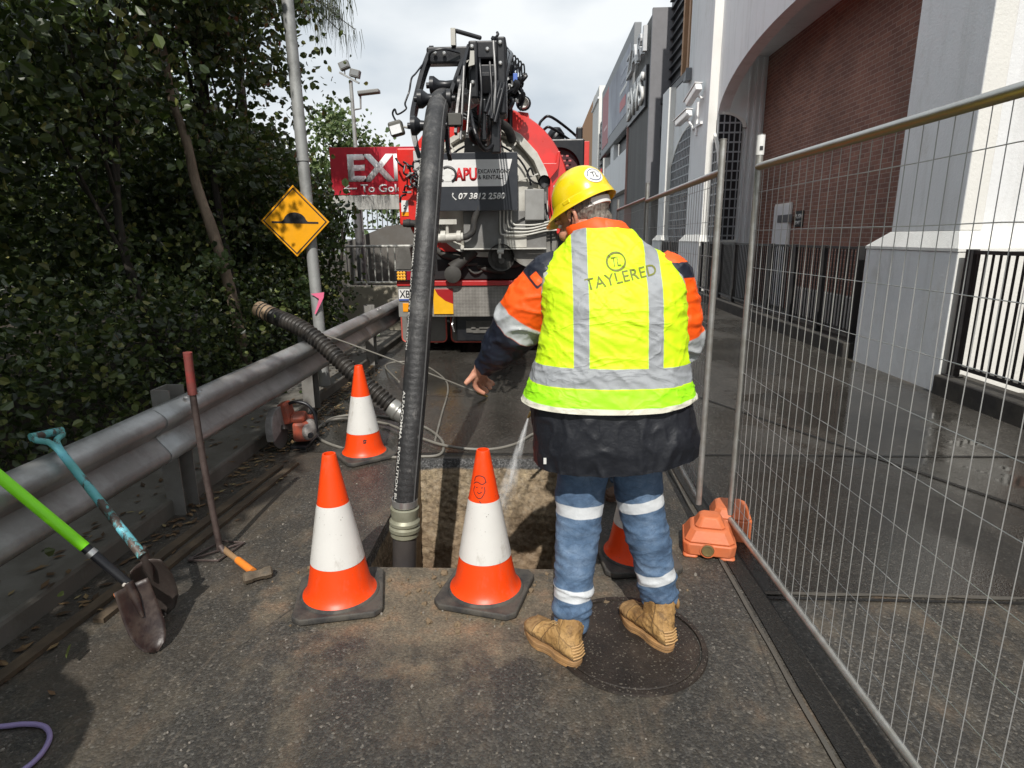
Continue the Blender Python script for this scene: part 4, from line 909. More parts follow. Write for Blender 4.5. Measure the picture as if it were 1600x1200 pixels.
def limb(bm, pts, rad, seg=20, sub=5):
    """closed tapered limb with rounded ends through pts"""
    P = curve(pts, sub); rs = []
    for i in range(len(P)):
        t = i / sub; k = min(int(t), len(rad) - 2); f = t - k; f = f * f * (3 - 2 * f)
        a, b = rad[k], rad[k + 1]; rs.append(a + (b - a) * f if not isinstance(a, tuple) else (a[0] + (b[0] - a[0]) * f, a[1] + (b[1] - a[1]) * f))
    tube(bm, P, rs, seg); return P
def ring_loft(bm, rings, n=48, pw=2.5, interp=5):
    """rings: (z, xL, xR, yc, ry, tilt) closed body of super-ellipse sections"""
    A = np.array(rings, float); out = []
    def cr(a, b, c, d, t): return .5 * ((2 * b) + (c - a) * t + (2 * a - 5 * b + 4 * c - d) * t * t + (3 * b - a - 3 * c + d) * t ** 3)
    E = np.vstack([2 * A[0] - A[1], A, 2 * A[-1] - A[-2]])
    for i in range(1, len(E) - 2):
        for k in range(interp): out.append(cr(E[i - 1], E[i], E[i + 1], E[i + 2], k / interp))
    out.append(A[-1]); R_ = []
    for z, xl, xr, yc, ry, tl in out:
        r_ = []
        for k in range(n):
            a = 2 * math.pi * k / n; c, s_ = math.cos(a), math.sin(a); e = 2 / pw
            X = abs(c) ** e * math.copysign(1, c); Y = abs(s_) ** e * math.copysign(1, s_)
            r_.append(bm.verts.new(((xl + xr) / 2 + X * (xr - xl) / 2, yc + Y * ry, z + Y * ry * tl)))
        R_.append(r_)
    for a, b in zip(R_[:-1], R_[1:]):
        for k in range(n): bm.faces.new((a[k], a[(k + 1) % n], b[(k + 1) % n], b[k]))
    bm.faces.new(R_[0][::-1]); bm.faces.new(R_[-1]); return R_
def folds(bm, fn):
    bm.normal_update(); D_ = [(v, v.normal * fn(v.co)) for v in bm.verts]
    for v, d in D_: v.co += d
def rdg(p, f, seed=0): 
    n_ = noise.noise(Vector((p[0] * f[0] + seed, p[1] * f[1], p[2] * f[2]))); return 1 - min(1, abs(n_) * 3.2)
def seg_dist(p, a, b):
    ab = b - a; t = max(0, min(1, (p - a).dot(ab) / ab.length_squared)); return (p - (a + ab * t)).length, t
def chain_param(p, P):
    best = (9, 0); L_ = [0]
    for a, b in zip(P[:-1], P[1:]): L_.append(L_[-1] + (b - a).length)
    for i in range(len(P) - 1):
        d, t = seg_dist(p, P[i], P[i + 1])
        if d < best[0]: best = (d, (L_[i] + t * (L_[i + 1] - L_[i])) / L_[-1])
    return best
def set_attr(o, nm, vals):
    a = o.data.attributes.new(nm, 'FLOAT', 'POINT'); a.data.foreach_set('value', np.asarray(vals, dtype=np.float32))

ORANGE, NAVY, LIME, TAPE = (.95, .105, .006), (.010, .013, .024), (.60, .93, .004), (.40, .42, .43)
def cloth_bump(s, f=60, st=.35):
    b = s.bump(s.noise(14, 5, .6), st, .012); return s.bump(s.noise(f * 6, 2), .12, .001, b)
def jacket_mat():
    s = NT('jacket_cloth'); sl = s.attr('sl'); z = s.attr('hz'); n = s.noise(7, 4)
    wob = s.math('MULTIPLY', s.math('SUBTRACT', n, .5), .02)
    slw = s.math('ADD', sl, wob)
    c = s.mix(s.band(z, -9, 1.26), ORANGE, NAVY)                    # lower body navy
    c = s.mix(s.band(slw, .47, .585, .004), c, TAPE); c = s.mix(s.band(slw, .585, 2, .004), c, NAVY)
    pt = s.attr('patch'); c = s.mix(s.band(pt, -9, 0, .002), c, NAVY)
    c = s.mix(s.band(s.attr('tab'), -9, 0, .0015), c, ORANGE)
    return s.set(Base_Color=c, Roughness=s.math('MULTIPLY_ADD', n, .3, .33), Normal=cloth_bump(s, 60, .4))
def navy_mat():
    s = NT('navy_shell'); n = s.noise(6, 5)
    c = s.mix(n, (.005, .006, .009), (.013, .015, .021)); dr = s.ramp(s.vor(85, out='Distance', feat='F1'), [(.10, 1), (.17, 0)])
    c = s.mix(s.math('MULTIPLY', dr, .3), c, (.05, .055, .07))
    return s.set(Base_Color=c, Roughness=s.math('MULTIPLY_ADD', n, .35, .30), Normal=s.bump(dr, .3, .002, cloth_bump(s, 60, .5)))
def vest_mat():
    s = NT('vest_cloth'); u = s.attr('vu'); z = s.attr('vz'); e = s.attr('ve'); n = s.noise(5, 4)
    lim = s.mix(s.noise(2.2, 5), (.48, .84, .006), (.72, .91, .008)); lim = s.mix(s.band(z, -9, 1.075), lim, (.36, .86, .01))
    tape = s.mix(s.noise(11, 5), (.22, .235, .25), (.38, .40, .42))
    c = lim
    up_ = s.band(z, 1.10, 9, .001)
    for a, b in ((-.150, -.098), (.098, .150)): c = s.mix(s.math('MULTIPLY', up_, s.band(u, a, b, .001)), c, tape)
    c = s.mix(s.band(z, 1.078, 1.142, .001), c, tape)
    c = s.mix(s.band(z, -9, 1.020, .001), c, (.62, .60, .50)); c = s.mix(s.band(e, -9, .010, .001), c, (.42, .42, .36))
    cr = s.ramp(s.math('ABSOLUTE', s.math('SUBTRACT', s.noise(5, 3, .5, vec=s.vec((1, 1, 1.8), rot=(0, R(30), 0)), dist=.8), .5)), [(0, 1), (.05, .3), (.16, 0)])
    return s.set(Base_Color=c, Roughness=.62, Normal=s.bump(cr, .35, .009, cloth_bump(s, 80, .35)))
def denim_mat():
    s = NT('denim'); sl = s.attr('ls'); n = s.noise(8, 6, .65); n2 = s.noise(420, 2)
    c = s.ramp(n, [(.3, (.034, .062, .115)), (.5, (.080, .140, .235)), (.72, (.16, .235, .35))])
    fd = s.ramp(s.noise(16, 6, .7, vec=s.vec((1, 1, 2.2))), [(.5, 0), (.72, .35)]); c = s.mix(fd, c, (.20, .27, .36)); dk = s.ramp(s.math('ABSOLUTE', s.math('SUBTRACT', s.noise(9, 4, .5, vec=s.vec((.8, .8, 2.0)), dist=1.5), .5)), [(0, .8), (.03, 0)]); c = s.mix(s.math('MULTIPLY', dk, .35), c, (.015, .03, .06))
    c = s.mix(.5, c, s.mix(n2, .55, 1.4), 'MULTIPLY')
    w_ = s.math('MULTIPLY', s.math('SUBTRACT', s.noise(9, 3), .5), .02); v = s.math('ADD', sl, w_)
    tp = s.mix(s.noise(14, 4), (.46, .49, .52), (.72, .74, .75))
    for a, b in ((.345, .405), (.775, .835)): c = s.mix(s.band(v, a, b, .002), c, tp)
    return s.set(Base_Color=c, Roughness=.8, Normal=s.bump(dk, -.5, .006, s.bump(n2, .3, .001, cloth_bump(s, 60, .55))))
def skin_mat():
    s = NT('skin'); n = s.noise(18, 5)
    c = s.ramp(n, [(.3, (.40, .17, .11)), (.6, (.55, .27, .18)), (.8, (.62, .34, .24))])
    return s.set(Base_Color=c, Roughness=.5, Subsurface_Weight=.12, Subsurface_Scale=.02, Subsurface_Radius=(1, .35, .2), Normal=s.bump(s.noise(120, 4), .25, .002))
def boot_mat():
    s = NT('boot_leather'); n = s.noise(9, 7, .65)
    c = s.ramp(n, [(.28, (.13, .065, .022)), (.48, (.33, .19, .065)), (.72, (.52, .33, .14))])
    c = s.mix(s.ramp(s.noise(26, 7, .75), [(.52, 0), (.66, .75)]), c, (.12, .07, .03)); cr = s.ramp(s.math('ABSOLUTE', s.math('SUBTRACT', s.noise(17, 3, .5, dist=1.0), .5)), [(0, 1), (.02, 0)]); c = s.mix(s.math('MULTIPLY', cr, .65), c, (.10, .055, .02)); c = s.mix(s.band(s.xyz()[2], -9, .052, .008), c, s.mix(.6, c, (.16, .11, .07)))
    ba, bz = s.attr('ba'), s.attr('bz'); w2 = s.math('MULTIPLY', s.math('SUBTRACT', s.noise(20, 3), .5), .02); bw = s.math('ADD', ba, w2)
    c = s.mix(s.math('MULTIPLY', s.band(bw, .70, 2, .01), .55), c, (.20, .12, .055))
    sm_ = s.band(bw, .695, .708, .002)
    for q_, a_, b_ in ((s.math('ADD', bw, s.math('MULTIPLY', bz, 1.6)), .62, .634), (s.math('SUBTRACT', bw, s.math('MULTIPLY', bz, 1.2)), .10, .112), (s.math('SUBTRACT', bz, s.math('MULTIPLY', bw, .10)), .088, .091)): sm_ = s.math('MAXIMUM', sm_, s.band(q_, a_, b_, .002))
    c = s.mix(s.math('MULTIPLY', sm_, .8), c, (.07, .04, .018))
    return s.set(Base_Color=c, Roughness=.75, Normal=s.bump(s.noise(40, 6, .6), .5, .006))
def hair_mat():
    s = NT('grey_hair'); n = s.noise(60, 4, .6, vec=s.vec((3, 3, .5)))
    return s.set(Base_Color=s.ramp(n, [(.3, (.05, .042, .035)), (.6, (.20, .18, .15)), (.8, (.42, .39, .34))]), Roughness=.7, Normal=s.bump(n, 1, .004))
def hat_mat():
    s = NT('hat_yellow'); n = s.noise(6, 5)
    c = s.mix(n, (.76, .54, .004), (.90, .68, .008)); c = s.mix(s.ramp(s.noise(16, 8, .75), [(.6, 0), (.72, .35)]), c, (.42, .32, .05))
    return s.set(Base_Color=c, Roughness=.28, Coat_Weight=.4, Normal=s.bump(s.noise(5, 3), .05, .02))

TORSO = [(.700, -.014, .596, 2.145, .180, 0), (.78, -.012, .594, 2.145, .178, 0), (.87, -.012, .592, 2.14, .176, 0), (1.0, -.025, .56, 2.15, .172, 0), (1.15, .005, .53, 2.17, .165, 0),
         (1.30, .03, .52, 2.19, .165, 0), (1.42, .02, .515, 2.215, .160, .1), (1.49, .035, .475, 2.235, .135, .2), (1.54, .085, .405, 2.25, .112, -.05), (1.58, .125, .35, 2.26, .092, -.15), (1.62, .150, .315, 2.272, .076, -.25)]
SLV_L = [(.10, 2.25, 1.485), (.045, 2.25, 1.44), (-.005, 2.265, 1.36), (-.065, 2.29, 1.268), (-.135, 2.34, 1.165), (-.196, 2.385, 1.085)]
SLV_R = [(.42, 2.25, 1.485), (.475, 2.25, 1.43), (.512, 2.265, 1.30), (.530, 2.30, 1.19), (.515, 2.40, 1.10), (.47, 2.52, 1.04)]
LEG_L = [(.20, 2.19, .86), (.168, 2.185, .64), (.160, 2.165, .465), (.147, 2.14, .31), (.139, 2.12, .185), (.136, 2.105, .085)]
LEG_R = [(.36, 2.20, .86), (.392, 2.21, .64), (.428, 2.205, .47), (.462, 2.21, .33), (.488, 2.215, .215), (.505, 2.215, .135)]
FW = Vector((-.68, .60, -.40)).normalized(); RT = FW.cross(Vector((0, 0, 1))).normalized(); RT = (RT + Vector((0, 0, .10))).normalized(); UP = RT.cross(FW).normalized(); RT = FW.cross(UP).normalized()
HC = Vector((.166, 2.333, 1.650))
def HQ(): return Matrix((RT, FW, UP)).transposed()       # local x right, y forward, z up
def hp(x, y, z): return HC + RT * x + FW * y + UP * z

def make_person(name, label, hat=True, loc=(.27, 2.13, 0)):
    t = thing(name, label, 'person', loc)
    q = HQ(); ES = 1.0; skin = CACHE.setdefault('skin', skin_mat()) if 'skin' not in CACHE else CACHE['skin']
    # body: one continuous surface (head, neck, trunk, arms, hands and legs)
    bm = NB(); blob(bm, hp(0, -.012, .035), (.075, .095, .085), q); blob(bm, hp(0, .02, -.03), (.062, .075, .085), q); blob(bm, hp(0, .045, -.095), (.045, .045, .035), q)
    blob(bm, hp(0, .100, -.028), (.014, .024, .020), q); blob(bm, hp(0, .088, 0), (.010, .016, .028), q); blob(bm, hp(0, .082, -.075), (.024, .014, .008), q); blob(bm, hp(0, .082, -.09), (.020, .012, .008), q)
    for s_ in (-1, 1):
        blob(bm, hp(.038 * s_, .07, -.035), (.026, .026, .026), q); blob(bm, hp(.032 * s_, .082, .018), (.026, .014, .010), q)
    limb(bm, [hp(0, -.02, -.03), Vector((.185, 2.285, 1.58)), Vector((.235, 2.26, 1.48))], [.058, .060, .085], 20)
    ring_loft(bm, [(.80, .10, .44, 2.17, .10, 0), (1.0, .11, .43, 2.18, .10, 0), (1.3, .10, .44, 2.2, .11, 0), (1.45, .10, .43, 2.23, .09, 0), (1.52, .17, .32, 2.26, .06, 0)], 32, 2, 3)
    limb(bm, [Vector(SLV_L[0]), Vector(SLV_L[3]), Vector(SLV_L[5]), Vector((-.236, 2.418, 1.058))], [.055, .045, .030, .029], 16)
    limb(bm, [Vector(SLV_R[0]), Vector(SLV_R[3]), Vector(SLV_R[5]), Vector((.435, 2.58, 1.01))], [.055, .045, .030, .029], 16)
    for LG in (LEG_L, LEG_R): limb(bm, [Vector(LG[0]), Vector(LG[2]), Vector(LG[5]), Vector(LG[5]) + Vector((0, 0, -.07))], [.085, .06, .042, .04], 16)
    def hand(W, K, tips, th):
        # W wrist, K knuckle line points, tips: joint lists for four fingers, th thumb joints
        for k_ in K: limb(bm, [W, (W + k_) / 2, k_], [.021, .020, .0135], 12, 4)
        limb(bm, [W, (W + th[0]) / 2, th[0]], [.018, .018, .014], 12, 4)
        for k_, tp, r0 in zip(K, tips, (.0110, .0112, .0104, .0092)): limb(bm, [k_] + tp, [r0, r0 * .95, r0 * .88, r0 * .78][:len(tp) + 1], 12, 4)
        limb(bm, th, [.0135, .012, .0095][:len(th)], 12, 4)
    V = Vector
    hand(V((-.237, 2.42, 1.055)), [V((-.257, 2.425, 1.000)), V((-.245, 2.452, 1.000)), V((-.232, 2.472, 1.006)), V((-.220, 2.488, 1.014))],
         [[V((-.250, 2.428, .975)), V((-.234, 2.43, .961)), V((-.214, 2.432, .949))], [V((-.238, 2.468, .972)), V((-.218, 2.476, .958)), V((-.206, 2.474, .942))],
          [V((-.222, 2.492, .980)), V((-.203, 2.498, .968)), V((-.194, 2.492, .953))], [V((-.208, 2.506, .990)), V((-.190, 2.510, .980)), V((-.182, 2.504, .968))]],
         [V((-.262, 2.405, 1.030)), V((-.278, 2.398, 1.014)), V((-.292, 2.392, 1.000))])
    W = V((.435, 2.58, 1.01)); hand(W, [W + V((-.03, .07, -.02)), W + V((-.012, .078, -.025)), W + V((.008, .076, -.03)), W + V((.026, .068, -.035))],
         [[W + V((-.035, .10, -.05)), W + V((-.035, .10, -.075)), W + V((-.030, .085, -.09))], [W + V((-.014, .112, -.055)), W + V((-.014, .11, -.08)), W + V((-.012, .09, -.098))], [W + V((.008, .108, -.06)), W + V((.008, .105, -.085)), W + V((.008, .086, -.1))], [W + V((.028, .096, -.062)), W + V((.028, .092, -.085)), W + V((.026, .078, -.095))]],
         [W + V((-.035, .025, -.01)), W + V((-.048, .05, -.03)), W + V((-.046, .07, -.05))])
    # ears with a rim and a hollow
    for s_ in (-1, 1):
        e = [(.074, -.010, -.048), (.080, -.022, -.030), (.086, -.034, -.004), (.085, -.030, .016), (.081, -.012, .022), (.077, .002, .010), (.074, .003, -.012)]
        limb(bm, [hp(x * s_, y, z) for x, y, z in e], [.0072, .0072, .0074, .0074, .007, .0066, .0055], 8, 4)
        limb(bm, [hp(.073 * s_, .004, -.044), hp(.076 * s_, -.008, -.050), hp(.074 * s_, -.002, -.058)], [.007, .008, .007], 8, 3); blob(bm, hp(.074 * s_, -.012, -.012), (.005, .018, .030), q, 10)
        limb(bm, [hp(.075 * s_, .0, -.030), hp(.080 * s_, -.014, -.018), hp(.080 * s_, -.016, .004)], [.004, .0045, .004], 8, 3)
    bm = remesh(bm, .0042, 1); body = obj('body', bm, skin, t, smooth=80)
    # eyes, brows, hair
    ew = M('eye_white', (.7, .68, .65), .2, bump=0); ei = M('iris', (.06, .05, .04), .15, bump=0); HM = CACHE['hair'] if 'hair' in CACHE else CACHE.setdefault('hair', hair_mat())
    for s_ in (-1, 1):
        bm = NB(); blob(bm, hp(.031 * s_, .0835, .003), (.012, .009, .008), q, 14); ey = obj('eye', bm, ew, body, smooth=80)
        bm = NB(); blob(bm, hp(.031 * s_, .0905, .002), (.005, .003, .005), q, 10); obj('iris', bm, ei, ey, smooth=80) if False else bm.free()
        bm = NB(); limb(bm, [hp(.016 * s_, .097, .024), hp(.032 * s_, .096, .029), hp(.048 * s_, .084, .024)], [.004, .0045, .003], 8, 4); obj('eyebrow', bm, HM, body, smooth=80)
    bm = NB(); blob(bm, hp(0, -.024, .030), (.081, .096, .090), q, 40); blob(bm, hp(0, -.062, -.045), (.060, .045, .050), q, 30)
    bm = remesh(bm, .004, 1)
    kill = [v for v in bm.verts if ((v.co - HC).dot(FW) > .012 - .02 * ((v.co - HC).dot(UP) < 0) and (v.co - HC).dot(UP) < .05) or ((v.co - HC).dot(UP) < -.01 and (v.co - HC).dot(FW) > -.026) or (v.co - HC).dot(UP) < -.088]
    bmesh.ops.delete(bm, geom=kill, context='VERTS'); folds(bm, lambda p: .003 * noise.noise(p * 90)); obj('hair', bm, HM, body, smooth=80)
    # jacket: outer shell of the trunk plus sleeves fused, colours by sleeve position
    bm = NB(); up_ = [r_ for r_ in TORSO if r_[0] >= 1.0]; ring_loft(bm, [(.96, .0, .54, 2.155, .155, 0)] + up_, 48, 2.4)
    PL = limb(bm, [V(p) for p in SLV_L], [.070, .092, .104, .100, .084, .050], 24); PRr = limb(bm, [V(p) for p in SLV_R], [.070, .092, .098, .094, .080, .052], 24)
    limb(bm, [V((-.165, 2.36, 1.125)), V((-.214, 2.398, 1.068))], [.066, .051], 20)
    bm = remesh(bm, .0065, 4)
    def f1(p):
        dl, sl = chain_param(p, PLs); dr, sr = chain_param(p, PRs); s2, d2 = (sl, dl) if dl < dr else (sr, dr)
        a = .0
        if d2 < .14:
            el = math.exp(-((s2 - .55) / .22) ** 2); w2 = (1 if s2 > .1 else .3)
            a += w2 * (.0045 + .007 * el) * rdg(p, (9, 9, 17), 3) + .004 * w2 * noise.noise(p * 11); a += .003 * rdg(p, (22, 22, 30), 9) * w2; a -= .007
        return a
    PLs = [V(p) for p in SLV_L]; PRs = [V(p) for p in SLV_R]
    folds(bm, f1); jk = obj('jacket', bm, CACHE['jk'] if 'jk' in CACHE else CACHE.setdefault('jk', jacket_mat()), t, smooth=80)
    off = V(loc); sv, hz, pt, tb = [], [], [], []
    for v in jk.data.vertices:
        p = v.co + off; dl, sl = chain_param(p, PLs); dr, sr = chain_param(p, PRs); d2, s2 = (dl, sl) if dl < dr else (dr, sr)
        on = d2 < .135 and not (.09 < p.x < .43); sv.append(s2 if on else 0.0); hz.append(p.z if not on else 2.0)
        if dl < dr:   # shoulder yoke patch on the left sleeve head
            a = max(abs((p.x + .012) * .62 - (p.z - 1.455) * .60) - .062, 0); u_ = (p.x - .02) * .72 + (p.z - 1.46) * .62; w_ = -(p.x - .02) * .62 + (p.z - 1.46) * .72
            pt.append(max(-.052 - u_, u_ - .075, -.032 - w_, w_ - .2)); tb.append(max(abs(u_ + .030) - .014, abs(w_ + .004) - .020) if p.y < 2.27 else 1)
        else:
            u_ = (p.x - .50); pt.append(max(1.435 - p.z, -.03 - u_) if p.z < 1.49 else 1); tb.append(1)
    set_attr(jk, 'sl', sv); set_attr(jk, 'hz', hz); set_attr(jk, 'patch', pt); set_attr(jk, 'tab', tb)
    # lower skirt of the coat, navy
    bm = NB(); ring_loft(bm, [r_ for r_ in TORSO if r_[0] <= 1.0] + [(1.06, -.01, .55, 2.155, .165, 0)], 64, 2.5)
    bm = remesh(bm, .0065, 3); bmesh.ops.bisect_plane(bm, geom=bm.verts[:] + bm.edges[:] + bm.faces[:], plane_co=(0, 0, .772), plane_no=(0, 0, -1), clear_outer=True)
    folds(bm, lambda p: .011 * rdg(p, (8, 7, 2.2), 5) * (1.15 - p.z) * 2.2 + .004 * rdg(p, (20, 16, 12), 1) + (.005 * math.sin(p.x * 60) * math.exp(-((p.z - .78) / .02) ** 2)) * .5 - .006)
    for v in bm.verts: v.co.z += (.045 * max(0, (v.co.x - .30)) / .28 + .005 * noise.noise(V((v.co.x * 7, v.co.y * 7, 3)))) * max(0, min(1, (.9 - v.co.z) / .12)); 
    pass
    ck = obj('coat_skirt', bm, CACHE['nv'] if 'nv' in CACHE else CACHE.setdefault('nv', navy_mat()), t, smooth=80)
    bm = NB(); bx(bm, (.024, 2.022, .800), (.034, 2.026, .822)); obj('coat_label', bm, white, ck)
    # vest
    bm = NB(); g_ = .010; VR = []
    for z, xl, xr, yc, ry, tl in TORSO:
        if z >= .96: k = 0 if z < 1.5 else .004; VR.append((z, xl - g_ + k, xr + g_ - k, yc, ry + g_ - k, tl))
    VR = [(.955, -.055, .574, 2.15, .198, 0), (1.0, -.052, .570, 2.15, .195, 0)] + VR[1:]
    ring_loft(bm, VR, 64, 2.45); bm = remesh(bm, .006, 2)
    bmesh.ops.bisect_plane(bm, geom=bm.verts[:] + bm.edges[:] + bm.faces[:], plane_co=(0, 0, 1.008), plane_no=(0, 0, -1), clear_outer=True)
    bmesh.ops.bisect_plane(bm, geom=bm.verts[:] + bm.edges[:] + bm.faces[:], plane_co=(0, 2.26, 1.598), plane_no=(0, .10, 1), clear_outer=True)
    def f2(p):
        lowk = max(0, (1.22 - p.z)) * 2.5
        a = .0030 * max(0, rdg(p + V((0, 0, p.x * .5 + .04 * noise.noise(p * 5))), (7, 7, 24), 21) - .55) * 3 + .0035 * rdg(p, (6, 6, 9), 2) + .0028 * rdg(p + V((p.z * .9, 0, p.x * .6)), (11, 9, 13), 7) + lowk * (.007 * rdg(p + V((p.z * .5, 0, 0)), (10, 8, 3), 4))
        a += .003 * rdg(V((p.x + p.z, p.y, p.z - p.x * .6)), (13, 9, 16), 11)
        return a - .003
    folds(bm, f2)
    for v in bm.verts: v.co.z += (-.014 + .05 * (v.co.x - .2) ** 2 * 2 + .022 * max(0, v.co.x - .42) / .15) * max(0, min(1, (1.1 - v.co.z) / .14))
    vs = obj('vest', bm, CACHE['vs'] if 'vs' in CACHE else CACHE.setdefault('vs', vest_mat()), t, smooth=80)
    vu, vz, ve = [], [], []
    for v in vs.data.vertices:
        p = v.co + off; k = max(0, min(1, (p.z - 1.05) / .5)); vu.append(p.x - (.2665 + .002 * k) - .010 * (1 - k)); 
        z0 = p.z - .006 - (-.014 + .05 * (p.x - .2) ** 2 * 2 + .022 * max(0, p.x - .42) / .15) * max(0, min(1, (1.1 - p.z) / .14)); vz.append(z0)
        dl, sl = chain_param(p, PLs); dr, sr = chain_param(p, PRs)
        ve.append(min(dl - .103, dr - .098) + .006 if sl > .12 or sr > .12 else 1)
    set_attr(vs, 'vu', vu); set_attr(vs, 'vz', vz); set_attr(vs, 've', ve)
    # print on the back, wrapped on to the cloth
    bmv = NB(); bmv.from_mesh(vs.data); tree = BVHTree.FromBMesh(bmv); bmv.free()
    ink = M('vest_print', (.16, .17, .02), .6, bump=0)
    def wrap(bt, x0, z0, rot, nm, d=.0022):
        bmesh.ops.subdivide_edges(bt, edges=[e for e in bt.edges if e.calc_length() > .012], cuts=2)
        for v in bt.verts:
            x, y = v.co.x, v.co.y; X = x0 + x * math.cos(rot) - y * math.sin(rot); Z = z0 + x * math.sin(rot) + y * math.cos(rot)
            h = tree.ray_cast(V((X, 1.5, Z)) - off, V((0, 1, 0))); v.co = (h[0] + V((0, -d, 0)) + off) if h[0] else V((X, 2.05, Z))
        bmesh.ops.recalc_face_normals(bt, faces=bt.faces[:]); return obj(nm, bt, ink, vs)
    if hat:
        wrap(text_mesh('TAYLERED', .245, .036, .008, space=1.05), .283, 1.447, .20, 'lettering')
        lg = text_mesh('TL', .030, .030, -.003); wrap(lg, .267, 1.497, .12, 'lettering')
        bt = NB()
        for a0, a1, r0 in ((20, 250, .031), (-150, 40, .031)):
            ps = [V((r0 * math.cos(R(a)), r0 * .95 * math.sin(R(a)), 0)) for a in range(a0, a1, 10)]; w0 = [.0016 + .0022 * math.sin(math.pi * i / (len(ps) - 1)) for i in range(len(ps))]
            pv = None
            for p_0, w1 in zip(ps, w0):
                n_ = p_0.normalized(); c_ = (bt.verts.new(p_0 - n_ * w1), bt.verts.new(p_0 + n_ * w1))
                if pv: bt.faces.new((pv[0], pv[1], c_[1], c_[0]))
                pv = c_
        wrap(bt, .267, 1.497, .12, 'ring_mark')
    # collar
    bm = NB(); n = 40; rows = []
    cc_ = [(1.585, .118, .352, 2.268, .098), (1.615, .112, .328, 2.272, .094), (1.640, .104, .306, 2.278, .088), (1.646, .110, .300, 2.280, .083), (1.61, .125, .318, 2.272, .086), (1.585, .130, .345, 2.266, .088)]
    for z, xl, xr, yc, ry in cc_:
        rows.append([bm.verts.new(((xl + xr) / 2 + math.cos(2 * math.pi * k / n) * (xr - xl) / 2, yc + math.sin(2 * math.pi * k / n) * ry, z - .055 * max(0, math.sin(2 * math.pi * k / n)) - .030 * max(0, -math.cos(2 * math.pi * k / n)) - .018 * max(0, math.cos(2 * math.pi * k / n)) + .004 * noise.noise(V((k * .5, z * 9, 2))))) for k in range(n)])
    for a, b in zip(rows[:-1], rows[1:]):
        for k in range(n): bm.faces.new((a[k], a[(k + 1) % n], b[(k + 1) % n], b[k]))
    obj('collar', bm, M('collar_orange', (.95, .10, .006), .6, bump=.2), t, smooth=80)
    # trousers
    bm = NB(); radL = [.105, .098, .086, .079, .073, .066]
    A = limb(bm, [V(p) for p in LEG_L], radL, 26); B_ = limb(bm, [V(p) for p in LEG_R], [.105, .096, .086, .080, .075, .070], 26); blob(bm, (.28, 2.19, .84), (.17, .12, .12))
    bm = remesh(bm, .006, 3); LLs = [V(p) for p in LEG_L]; LRs = [V(p) for p in LEG_R]
    def f3(p):
        k = math.exp(-((p.z - .19) / .10) ** 2) + .55 * math.exp(-((p.z - .44) / .08) ** 2) + .25
        return k * (.009 * rdg(p + V((0, 0, p.x * .25 + .03 * noise.noise(p * 9))), (4, 4, 17), 4) + .004 * rdg(p + V((0, 0, -p.x * .3)), (9, 7, 24), 8)) + .004 * noise.noise(p * 14) - .004
    folds(bm, f3); je = obj('jeans', bm, CACHE['dn'] if 'dn' in CACHE else CACHE.setdefault('dn', denim_mat()), t, smooth=80)
    set_attr(je, 'ls', [min(chain_param(v.co + off, LLs), chain_param(v.co + off, LRs))[1] for v in je.data.vertices])
    # boots
    def boot(heel, toe, ankle, ztop, seed):
        heel, toe = V(heel), V(toe); d = (toe - heel).normalized(); ln = (toe - heel).length; sd_ = V((-d.y, d.x, 0))
        def q_(a, b, c): return heel + d * (a * ln) + sd_ * b + V((0, 0, c))
        bm = NB(); n = 26; rows = []
        for a, w2, h0, h1 in ((-.02, .012, .05, .07), (.0, .030, .026, .085), (.10, .041, .022, .115), (.22, .042, .022, .13), (.36, .043, .022, .125), (.5, .046, .022, .108), (.64, .052, .022, .094), (.78, .055, .022, .086), (.9, .047, .024, .076), (.97, .032, .028, .060), (1.0, .014, .035, .05)):
            rows.append([bm.verts.new(q_(a, w2 * math.cos(2 * math.pi * k / n), (h0 + h1) / 2 + (h1 - h0) / 2 * math.sin(2 * math.pi * k / n))) for k in range(n)])
        for a, b in zip(rows[:-1], rows[1:]):
            for k in range(n): bm.faces.new((a[k], a[(k + 1) % n], b[(k + 1) % n], b[k]))
        bm.faces.new(rows[0][::-1]); bm.faces.new(rows[-1]); an = V(ankle)
        limb(bm, [q_(.18, 0, .06), (q_(.18, 0, .11) + V((an.x, an.y, .12))) / 2, V((an.x, an.y, ztop))], [.046, .050, .050], 22)
        bm = remesh(bm, .0045, 4); folds(bm, lambda p: .0035 * rdg(p, (30, 30, 45), seed) * (1 if p.z > .06 else .4) + .003 * noise.noise(p * 35)); bo = obj('boot', bm, CACHE['bt'] if 'bt' in CACHE else CACHE.setdefault('bt', boot_mat()), t, smooth=80)
        set_attr(bo, 'ba', [((v.co + off - heel).dot(d)) / ln for v in bo.data.vertices]); set_attr(bo, 'bz', [v.co.z + off.z for v in bo.data.vertices])
        bm = NB(); out_ = []
        m_ = 44
        for k in range(m_):
            a = k / m_ * 2 * math.pi; c, s2 = math.cos(a), math.sin(a); x = .5 - .53 * c; w2 = (.050 if x < .45 else .050 + .012 * math.sin(min(1, (x - .45) / .45) * math.pi)) - (.006 if .32 < x < .5 else 0)
            out_.append((x, w2 * math.copysign(abs(s2) ** .7, s2)))
        for z0, z1, gr in ((.016, .034, 1), (.0, .016, .97)):
            lo = [bm.verts.new(q_(.5 + (x - .5) * gr, y * gr, z0 + (.006 if z0 > 0 and False else 0))) for x, y in out_]; hi = [bm.verts.new(q_(.5 + (x - .5) * gr, y * gr, z1)) for x, y in out_]
            bm.faces.new(lo[::-1]); bm.faces.new(hi)
            for k in range(m_): bm.faces.new((lo[k], lo[(k + 1) % m_], hi[(k + 1) % m_], hi[k]))
        obj('sole', bm, M('sole_gum', (.40, .22, .085), .7, var=.3, vs=15, dirt=.5, dirtcol=(.12, .08, .05), ds=20), bo, bevel=.003, smooth=40)
